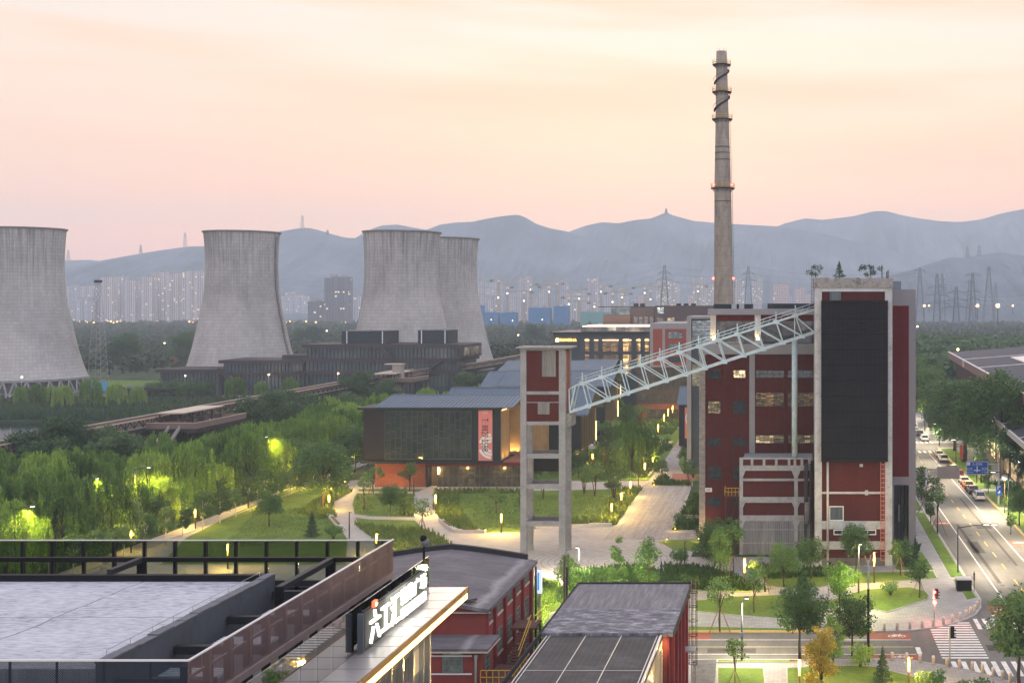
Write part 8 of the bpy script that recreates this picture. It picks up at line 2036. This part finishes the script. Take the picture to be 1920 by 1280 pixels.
tufts('ornamental_grass', [[(816, 921), (860, 922), (862, 950), (880, 985), (905, 1000), (850, 996), (826, 978), (812, 956)], [(1150, 920), (1205, 917), (1180, 950), (1155, 986), (1010, 990), (1010, 982), (1120, 975), (1140, 950)], [(860, 921), (975, 922), (975, 927), (860, 927)],
 [(663, 922), (643, 933), (627, 942), (624, 956), (631, 972), (600, 975), (560, 965), (600, 935), (640, 918)], [(665, 985), (700, 990), (790, 996), (815, 1003), (845, 1024), (850, 1045), (740, 1050), (700, 1012)], [(755, 940), (776, 940), (776, 969), (750, 969)]], 9.0, 0.75, L_GRASS, 4)
tufts('lawn_grass', [[(669, 926), (779, 927), (776, 969), (693, 969), (664, 965)], [(860, 930), (1150, 930), (1120, 980), (900, 995)], [(480, 960), (620, 950), (640, 1000), (400, 1040)]], 5.0, 0.22, L_GRASS, 5, 0.1)
tufts('hedge_planting', [[(1261, 996), (1312, 995), (1312, 979), (1272, 981)], [(1277, 966), (1311, 967), (1311, 928), (1297, 930)], [(1224, 911), (1296, 911), (1296, 907), (1256, 905), (1250, 894), (1238, 895)], [(1246, 1063), (1335, 1069), (1430, 1105), (1400, 1110), (1310, 1108), (1246, 1094)], [(1062, 1076), (1180, 1064), (1230, 1072), (1286, 1118), (1286, 1138), (1062, 1138)], [(1402, 1064), (1588, 1074), (1580, 1082), (1440, 1088)]], 14.0, 0.7, L_HEDGE, 6, 0.2)
tufts('bed_planting', [[(1105, 900), (1212, 897), (1236, 862), (1258, 825), (1130, 832), (1100, 860)], [(1112, 822), (1260, 815), (1286, 787), (1182, 790)]], 3.0, 0.7, L_HEDGE, 7, 0.25)
tufts('grove_undergrowth', [[(-141, 150), (-98, 150), (-98, 320), (-141, 320)]], 1.6, 1.1, L_WILLOW, 8, 0.35, 0.0)
tufts('reeds', [[(-328, 353), (-220, 352), (-165, 338), (-148, 338), (-148, 350), (-220, 362), (-328, 362)], [(-149, 180), (-146, 180), (-146, 336), (-149, 336)]], 5.0, 2.2, LEAF('reed_blade', (0.027, 0.061, 0.027), (0.061, 0.115, 0.047), (0.121, 0.176, 0.074), 0.3), 9, 0.3, 0.3, 0.12)
tufts('bank_shrubbery', [[(-325, 378), (-150, 370), (-148, 425), (-325, 425)]], 1.2, 1.6, LEAF('bank_leaf', (0.041, 0.068, 0.027), (0.074, 0.115, 0.047), (0.135, 0.162, 0.068), 0.3), 10, 0.5, 0.5)
tufts('roadside_hedge', [[(39, 205), (44, 205), (44, 230), (39, 230)], [(17, 168), (18, 168), (18, 210), (17, 210)]], 12.0, 0.8, L_HEDGE, 12, 0.2)
def woods(name, pts, seed, mat, per=90, leaf=1.5):
 rng = np.random.RandomState(seed); Vs = []; n0 = 0
 for (x, y, h, r) in pts:
  m_ = per
  v = rng.randn(m_, 3); v /= np.linalg.norm(v, axis=1, keepdims=True); v[:, 2] = np.abs(v[:, 2]) * 1.0 - 0.25
  rr = (0.55 + 0.45 * rng.rand(m_) ** 0.5)[:, None]
  C = np.array([x, y, h * 0.5]) + v * rr * np.array([r, r, h * 0.55]) * (1 + 0.2 * rng.randn(m_, 1).clip(-1, 1))
  V, F = leaf_quads(C, leaf * (r / 4.5), rng, 0.75, v * 0.8)
  Vs.append(V)
 V = np.concatenate(Vs)
 return tag(np_mesh(name, V, np.arange(len(V)).reshape(-1, 4), mat), kind='stuff')
rf = np.random.RandomState(5)
L_FAR = LEAF('far_leaf', (0.020, 0.034, 0.016), (0.040, 0.060, 0.028), (0.07, 0.09, 0.045), 0.15)
pts = []
for y in np.arange(545, 1750, 15):
 dens = 11 + (y - 545) * 0.012
 x = -0.72 * y - 40
 while x < 0.24 * y + 40:
  x += dens * (0.7 + 0.7 * rf.rand())
  yy = y + rf.uniform(-7, 7)
  if -0.60 * y - 20 < x < -0.50 * y + 4 and y < 640: continue   # open lawn behind the mast
  h = rf.uniform(5.5, 10.5) * (1.0 if y < 900 else 0.95); pts.append((x, yy, h, rf.uniform(3.6, 6.5)))
woods('far_woodland', pts, 3, L_FAR, 42, 2.6)
pts = []
for y in np.arange(440, 760, 13):
 x = 8.0
 while x < 0.22 * y + 30:
  x += 9 * (0.7 + 0.6 * rf.rand()); pts.append((x, y + rf.uniform(-6, 6), rf.uniform(13, 20) if y < 600 else rf.uniform(12, 18), rf.uniform(5, 8)))
woods('dense_woodland', pts, 4, L_DARK, 260, 1.9)
pts = [(X(px, D_) + rf.uniform(-2, 2), D_ + rf.uniform(-15, 15), rf.uniform(10, 15), rf.uniform(4, 6.5)) for px in range(885, 1060, 9) for D_ in (560, 600, 640)]
woods('middle_woodland', pts, 6, L_FAR, 200, 1.8)
pts = [(rf.uniform(-330, -150), rf.uniform(540, 700), rf.uniform(7, 12), rf.uniform(4, 6.5)) for _ in range(150)]
woods('park_woodland', pts, 7, L_FAR, 160, 1.8)
for px, py, D_, s, lb in ((652, 575, 760, 1.1, 'pair of dark far trees between the towers, left'), (1200, 600, 900, 1.4, 'lone dark far tree above the woodland near the blue sheds'), (592, 600, 900, 1.3, 'dark far tree right of the second cooling tower'), (566, 602, 900, 1.2, 'dark far tree beside the second cooling tower')):
 put(BIGTREE[0], X(px if px != 1200 else 1003, D_), D_, lb, None, s)
def city_mat(name, wall, band, floor_h=3.0, bay=3.4, lit=0.035, warm=(1.0, 0.78, 0.45), strength=1.0):
 if name in MATS: return MATS[name]
 k = NT(name); s = k.sep(k.obj()); oi = k.n('ShaderNodeObjectInfo')
 u = k.math('ADD', k.math('ADD', s[0], s[1]), 500.0)
 fu = k.math('FRACT', k.math('DIVIDE', u, bay)); fz = k.math('FRACT', k.math('DIVIDE', s[2], floor_h))
 cell = k.comb(k.math('FLOOR', k.math('DIVIDE', u, bay)), k.math('FLOOR', k.math('DIVIDE', s[2], floor_h)), k.math('MULTIPLY', oi.outputs['Random'], 91.0))
 wn = k.n('ShaderNodeTexWhiteNoise'); k.l(cell, wn.inputs['Vector'])
 win = k.math('MULTIPLY', k.math('MULTIPLY', k.math('GREATER_THAN', fu, 0.3), k.math('LESS_THAN', fu, 0.85)), k.math('MULTIPLY', k.math('GREATER_THAN', fz, 0.25), k.math('LESS_THAN', fz, 0.85)))
 col = k.math('FRACT', k.math('DIVIDE', u, bay * 4)); strip = k.math('LESS_THAN', col, 0.28)
 c = k.mix(strip, wall, band); c = k.mix(k.math('MULTIPLY', win, 0.8), c, (0.05, 0.06, 0.075))
 k.base(c)
 on = k.math('MULTIPLY', win, k.math('GREATER_THAN', wn.outputs[0], 1 - lit))
 k.b.inputs['Emission Color'].default_value = (*warm, 1); k.l(k.math('MULTIPLY', on, strength), k.b.inputs['Emission Strength'])
 MATS[name] = k.set(0.8); return k.m
CM1 = city_mat('apartment_beige', (0.57, 0.49, 0.51), (0.71, 0.62, 0.62), lit=0.045, strength=1.1); CM2 = city_mat('apartment_grey', (0.48, 0.46, 0.54), (0.61, 0.57, 0.66), lit=0.05); CM3 = city_mat('unfinished_grey', (0.55, 0.52, 0.56), (0.48, 0.46, 0.51), lit=0.012); CM4 = city_mat('office_dark', (0.15, 0.15, 0.18), (0.18, 0.17, 0.22), lit=0.06, bay=4); CM5 = city_mat('apartment_rose', (0.67, 0.46, 0.45), (0.57, 0.45, 0.45), lit=0.015); CM6 = city_mat('apartment_lit', (0.48, 0.45, 0.47), (0.55, 0.52, 0.55), lit=0.10, strength=1.1)  # pale wall tones put part of the distance haze into the colour
def block(px0, px1, pyt, D, mat, label, roof=True, group='far city blocks'):
 x0, x1, z = X(px0, D), X(px1, D), Z(pyt, D)
 t = thing('apartment_block', label, 'building', ((x0 + x1) / 2, D, 0), group)
 m = MB(); w_ = x1 - x0; n = max(2, int(w_ / 9))
 for i in range(n):   # bays step in and out so the facade has relief
  m.box(x0 + w_ * i / n, x0 + w_ * (i + 1) / n, D - (1.2 if i % 2 else 0), D + 16, 0, z - (0 if i % 3 else 1.5))
 m.build('facade', mat, t)
 if roof:
  [MB().box(x0 + w_ * a, x0 + w_ * b, D + 3, D + 9, z - 1.6, z + h).build('roof_house', M('roof_house_paint', (0.3, 0.29, 0.29), 0.1, 0.2), t) for a, b, h in ((.2, .45, 4), (.65, .85, 3))]
 return t
for a in ((122, 178, 536, 2150, CM2, 'wide pale slab block right behind the leftmost cooling tower'), (134, 177, 561, 2000, CM2, 'lower block in front of the wide pale slab at far left'), (188, 214, 519, 1980, CM1, 'tall apartment block, first right of the lattice mast'), (215.5, 231, 518.5, 2020, CM2, 'narrow grey tower beside the first tall apartment block'), (234, 254, 525, 1960, CM1, 'apartment block with pale ribs, third right of the mast'), (256, 264, 531, 2100, CM2, 'thin grey block between two taller apartment blocks'),
          (266, 286, 518, 1940, CM1, 'apartment block just left of the tallest cluster'), (287, 311, 510.5, 2000, CM1, 'second tallest apartment block near the second cooling tower'), (312, 337, 513, 1960, CM1, 'apartment block between the two tallest ones'), (339, 384, 508.5, 1940, CM1, 'tallest broad apartment block beside the second cooling tower'),
          (528, 575, 554, 2400, CM2, 'pale low block right of the second cooling tower'), (577, 607, 563.5, 1750, CM4, 'dark low office block between the cooling towers'), (608, 654, 519, 1700, CM4, 'dark office tower with lit floors between the cooling towers'), (655, 679, 556, 1900, CM2, 'grey block right of the dark office tower'),
          (894, 909, 525, 2000, CM3, 'grey block right beside the rearmost cooling tower'), (918, 939, 528, 2300, CM3, 'pale unfinished block behind the first crane'), (915, 940, 560, 1900, CM2, 'short grey block above the first blue shed'), (952, 972, 549, 2000, CM3, 'short unfinished block left of the tall grey slab'), (972.5, 995, 519, 2050, CM2, 'tall grey slab among the cranes'), (1008, 1028, 543, 2200, CM3, 'pale block behind the blue sheds'), (1044, 1064, 529, 1950, CM2, 'grey tower with crane jib across its top'), (1067, 1100, 566, 1900, CM3, 'low pale construction block right of the grey tower'), (1086, 1099, 546, 2250, CM3, 'narrow unfinished block right of the grey tower'), (1102, 1121, 521, 2050, CM2, 'tall bluish tower left of the orange lit crane'), (1134, 1143, 536, 2250, CM3, 'thin tower behind the orange lit crane'), (1160, 1176, 556, 2300, CM3, 'low hazy block left of the big pylon'), (1233, 1255, 523, 2200, CM6, 'tower with many white lights behind the big pylon'), (1256, 1274, 531, 2300, CM6, 'lit tower right of the big pylon'), (1297, 1322, 520, 2150, CM6, 'lit apartment tower left of the chimney'), (1324, 1338, 532, 2300, CM6, 'lit tower just left of the chimney'), (1380, 1395, 523, 2300, CM6, 'lit tower right of the chimney'), (1410, 1430, 522, 2350, CM6, 'second lit tower right of the chimney'), (1450, 1480, 532, 2400, CM5, 'hazy rose block right of the second pylon'), (1490, 1510, 540, 2450, CM5, 'hazy rose block left of the screened tower'),
          (1716, 1735, 545, 2300, CM6, 'lit tower right of the grey block'), (1792, 1813, 524, 2350, CM5, 'rose tower behind the right pylons'), (1848, 1858, 542, 2350, CM5, 'thin rose tower between the right pylons'), (1872, 1880, 545, 2400, CM2, 'thin grey tower at the right'), (1888, 1906, 526, 2400, CM5, 'rose tower at the right edge'), (1908, 1925, 540, 2300, CM5, 'low rose block at the right edge')):
 block(*a)
rb_ = random.Random(9)
for lo, hi, n_, lb in ((900, 1240, 15, 'hazy far tower block in the dense skyline behind the cranes'), (1270, 1520, 9, 'hazy far tower block in the skyline around the chimney foot'), (1722, 1925, 8, 'hazy far tower block behind the right pylons'), (524, 690, 5, 'hazy far block low behind the middle cooling towers')):
 for i in range(n_):
  px = lo + (hi - lo) * (i + rb_.random() * .7) / n_; block(px, px + rb_.uniform(8, 19), rb_.uniform(538, 562), rb_.uniform(2500, 2900), rb_.choice((CM3, CM2, CM5, CM6)), lb, False, lb.split(' ', 1)[1])
for px0, px1, y0, y1, c_, lb in ((905, 934, 585, 602, 'b', 'blue netted shed beside the rearmost cooling tower'), (939, 968, 585, 602, 'b', 'second blue netted shed right of the rear tower'), (991, 1031, 576, 602, 'b', 'large blue netted building below the cranes'), (1038, 1065, 573, 602, 'b', 'tall blue netted building right of the large one'), (1088, 1141, 584, 602, 'g', 'wide green netted building beside the hotel'), (896, 905, 572, 602, 'b', 'narrow blue netted block behind the rear tower edge')):
 D_ = 1500; x0, x1, z = X(px0, D_), X(px1, D_), Z(y0, D_)
 t = thing('netted_building', lb, 'building', ((x0 + x1) / 2, D_, 0))
 mt_ = M('blue_netting', (0.03, 0.16, 0.36), 0.2, 0.15) if c_ == 'b' else M('green_netting', (0.10, 0.30, 0.28), 0.15, 0.15)
 m = MB(); n = max(2, int((x1 - x0) / 6))
 for i in range(n): m.box(x0 + (x1 - x0) * i / n, x0 + (x1 - x0) * (i + 1) / n, D_ - 0.4 * (i % 2), D_ + 12, 0, z - random.random() * 0.8)
 m.build('netting', mt_, t)
 for i in range(2): MB().box(x0 + (x1 - x0) * (0.2 + i * 0.45), x0 + (x1 - x0) * (0.35 + i * 0.45), D_ + 2, D_ + 6, z - 1, z + 2.2).build('scaffold', STEEL_G, t)
CR = M('crane_steel', (0.42, 0.33, 0.24), 0.15, 0.3); FL = EMIT('site_flood', (1.0, 0.95, 0.82), 4); FLO = EMIT('site_flood_orange', (1.0, 0.6, 0.25), 4)
def crane(px, pyt, D, jl, cj, lampy, label, lampm=None, up=0.02):
 x = X(px, D); z = Z(pyt, D)
 t = lattice_mast(label, x, D, z, 2.6, 2.2, 0, 0.45, 16, 'tower_crane', 'crane', (), CR, 'tower cranes')
 m = MB(); m.beam((x, D, z), (x + jl, D, z + abs(jl) * up), 1.2, 1.5); m.beam((x, D, z), (x + cj, D, z), 1.4, 1.5); m.beam((x, D, z), (x, D, z + 7), 1.0, 1.0); m.beam((x, D, z + 7), (x + jl * .7, D, z + 1 + abs(jl) * up * .7), 0.4, 0.4); m.beam((x, D, z + 7), (x + cj, D, z + 1), 0.4, 0.4); m.build('jib', CR, t)
 MB().box(x + cj - 2.5, x + cj + 2.5, D - 1, D + 1, z - 3, z).build('counterweight', CONC_D, t)
 MB().box(x - 1.6, x + 1.6, D - 1.8, D, z - 3.5, z - 0.5).build('cab', WHITE, t)
 if lampy: MB().sphere((x, D - 2, Z(lampy, D)), 0.9, 8, 6).build('flood_lamp', lampm or FL, t)
for a in ((935, 524, 1600, 28, -10, 558, 'orange tower crane nearest the rearmost cooling tower'), (952, 537, 1650, -8, 6, 550, 'short crane with white lamp left of the grey slab'), (983, 546, 1600, -22, 10, 564, 'crane with lamp in front of the tall grey slab'), (995, 531, 1700, -24, 9, 543, 'crane with bright white lamp beside the grey slab'), (1030, 536, 1650, 12, -14, 547, 'crane with bright white lamp above the blue building'), (1045, 530, 1700, -20, 8, 0, 'crane whose jib crosses the grey tower top'), (1067, 556, 1550, 12, -8, 570, 'low crane with white lamp right of the blue buildings'), (1086, 549, 1650, -20, 14, 560, 'orange lit crane behind the low pale block', None), (1115, 566, 1600, 10, -8, 575, 'low lit crane above the green netted building'), (1127, 535, 1700, -20, 14, 547, 'orange lit crane right of the bluish tower'), (1149, 548, 1600, 20, -10, 566, 'crane with lamp left of the hotel roof'), (1167, 549, 1650, -26, 12, 558, 'crane with lamp behind the hotel penthouse'), (1209, 538, 1650, 22, -16, 549, 'crane left of the big pylon, jib to the right'), (1220, 543, 1700, 26, -8, 561, 'crane with orange lamp at the foot of the big pylon'), (1309, 535, 1700, -16, 12, 546, 'crane with bright lamp left of the chimney')):
 crane(*a[:7])
def pylon(px, pyt, D, w0, label, arms=((0.70, 7), (0.80, 9), (0.90, 7)), group='electricity pylons', z0=0.0, r=0.3):
 return lattice_mast(label, X(px, D), D, Z(pyt, D) - z0, w0, 1.6, z0, r, 12, 'pylon', 'pylon', arms, M('pylon_steel', (0.12, 0.135, 0.16), 0.1, 0.2), group)
for a in ((1246, 497, 1300, 13, 'large electricity pylon left of the chimney'), (1403, 499, 1350, 13, 'large electricity pylon right of the chimney'), (1725, 502, 1300, 11, 'tall pylon just right of the grey block', ((0.97, 6),)), (1757, 513, 1150, 9, 'wide armed pylon, second right of the grey block', ((0.55, 13), (0.68, 11), (0.80, 9))), (1767, 512, 1500, 9, 'faint pylon behind the wide armed one', ((0.8, 6), (0.9, 5))), (1793, 537, 1100, 8, 'lower wide armed pylon in the middle of the right group', ((0.62, 13), (0.75, 11), (0.9, 9))), (1818, 525, 1500, 12, 'splayed pylon behind the forked one', ((0.97, 5),)), (1824, 512, 1200, 9, 'pylon with forked head in the right group', ((0.6, 7), (0.72, 7), (0.98, 8))), (1854, 500, 1400, 16, 'tall splayed pylon at the right', ((0.97, 4),)), (1867, 530, 1700, 8, 'thin faint pylon at far right', ((0.9, 4),))):
 pylon(*a)
for a in ((347, 436, 3000, 8, 'tiny pylon on the ridge behind the second cooling tower', ((0.75, 4.5), (0.88, 4)), 'ridge pylons', Z(463, 3000), 0.22), (567, 404, 3003, 8, 'tiny pylon on the peak between the cooling towers', ((0.75, 5), (0.88, 4.5)), 'ridge pylons', Z(429, 3003), 0.22), (614, 431, 3003, 6, 'thin mast on the slope right of the peak pylon', (), 'ridge pylons', Z(438, 3003), 0.35), (128, 468, 3680, 9, 'thin mast on the low ridge at far left', (), 'ridge pylons', Z(490, 3680), 0.4), (264, 459, 3003, 6, 'thin mast left of the ridge pylon', (), 'ridge pylons', Z(475, 3003), 0.35), (1814, 462, 2375, 8, 'small pylon on the near right hill, left', ((0.85, 5),), 'ridge pylons', Z(484, 2375), 0.25), (1836, 459, 2375, 8, 'small pylon on the near right hill, right', ((0.85, 5),), 'ridge pylons', Z(480, 2375), 0.25)):
 pylon(*a)
def wire(p, q, sag, label):
 a, b = Vector(p), Vector(q); pts = [a.lerp(b, i / 16) - Vector((0, 0, sag * 4 * (i / 16) * (1 - i / 16))) for i in range(17)]
 o_ = MB().tube(pts, 0.13, 4, False).build('power_line', M('wire_grey', (0.10, 0.11, 0.13), 0.1, 1)); tag(o_, label, 'cable', 'power lines')
P1 = (X(1246, 1300), 1300); P2 = (X(1403, 1350), 1350)
for i, (dz, nm) in enumerate(((500, 'top'), (512, 'middle'), (525, 'lower'))):
 wire((P1[0], 1300, Z(dz, 1300)), (P2[0], 1350, Z(dz + 1, 1350)), 4, f'{nm} power line between the pylons on either side of the chimney')
 wire((P1[0], 1300, Z(dz, 1300)), (X(880, 1500), 1500, Z(dz + 22, 1500)), 14, f'{nm} power line running left from the large pylon over the cranes')
 wire((X(1757, 1150), 1150, Z(545 + i * 8, 1150)), (X(1960, 1150), 1150, Z(548 + i * 9, 1150)), 5, f'{nm} power line through the right pylon group')
 wire((P2[0], 1350, Z(dz, 1350)), (X(1725, 1300), 1300, Z(505 + i * 6, 1300)), 8, f'{nm} power line from the chimney pylon to the right group')
 wire((X(520, 1700), 1700, Z(520 + i * 8, 1700)), (X(690, 1700), 1700, Z(522 + i * 8, 1700)), 6, f'{nm} power line between the two middle cooling towers')
GLOW = EMIT('far_street_glow', (1.0, 0.50, 0.14), 6); GLOWW = EMIT('far_street_white', (1.0, 0.80, 0.45), 5)
def far_lamp():
 t = thing('far_street_lamp', None, 'street lamp'); MB().tube([(0, 0, 0), (0, 0, 9)], 0.25, 5).build('pole', STEEL_D, t); MB().sphere((0, 0, 9.4), 1.0, 8, 6).build('lamp_head', GLOW, t); return t
fl = far_lamp(); ff_ = True
rl_ = random.Random(3)
spots = [(px, 604 + rl_.uniform(-1.5, 2)) for px in (150, 156, 159, 164, 176, 203, 208, 213, 220, 226, 292, 297, 333, 338, 344, 355, 361, 366, 371, 260, 536, 544, 552, 560, 568, 574, 586, 592, 612, 618, 626, 634, 641, 648, 1733, 1742, 1830, 1833, 1871, 1899)]
for i, (px, py) in enumerate(spots):
 D_ = 1700 if px < 1000 else 1250; s = rl_.uniform(0.8, 1.3) * (1.9 if px in (159, 297, 1833, 1871) else 1)
 x = X(px, D_); z = Z(py if px < 1000 else 573, D_)
 lb = 'glowing far street lamp below the left apartment blocks' if px < 400 else ('glowing far street lamp in the row between the middle cooling towers' if px < 700 else 'glowing far street lamp among the right pylons');
 g = 'far street lamps, left' if px < 400 else ('far street lamps, middle' if px < 700 else 'far street lamps, right')
 if ff_: fl.location = (x, D_, z - 9.4 * s); fl.scale = (s,) * 3; fl['label'] = lb; fl['group'] = g; ff_ = False
 else: copy_tree(fl, (x, D_, z - 9.4 * s), 0, s, lb, g)
for px, py, D_, lb in ((921, 599, 1100, 'white lamp in the woodland below the first blue shed'), (961, 601, 1000, 'yellow lamp in the woodland below the second blue shed'), (1017, 599, 1000, 'white lamp in the woodland below the large blue building'), (972, 628, 700, 'yellow lamp among the trees right of the rear tower'), (613, 620, 700, 'pale lamp among the trees between the towers'), (309, 643, 700, 'amber lamp beside the dark round tree at left'), (1720, 612, 600, 'greenish lamp in the wood right of the grey block')):
 x, z = X(px, D_), Z(py, D_); t = thing('woodland_lamp', lb, 'lamp', (x, D_, 0)); MB().tube([(x, D_, 0), (x, D_, z)], 0.12, 5).build('pole', STEEL_D, t); MB().sphere((x, D_ - 0.3, z), 0.4, 8, 6).build('lamp_head', GLOWW, t)
for lst in (WIL, STREETTREE, BIGTREE, MIDTREE, YOUNG, MULTI, POPLAR, CONI, SHRUB, RP, [YELLOWTREE, RUSTTREE, LITTREE, LITSHRUB]):
 for o_ in lst:
  if o_.name not in USED:
   for c_ in list(o_.children): bpy.data.objects.remove(c_)
   bpy.data.objects.remove(o_)
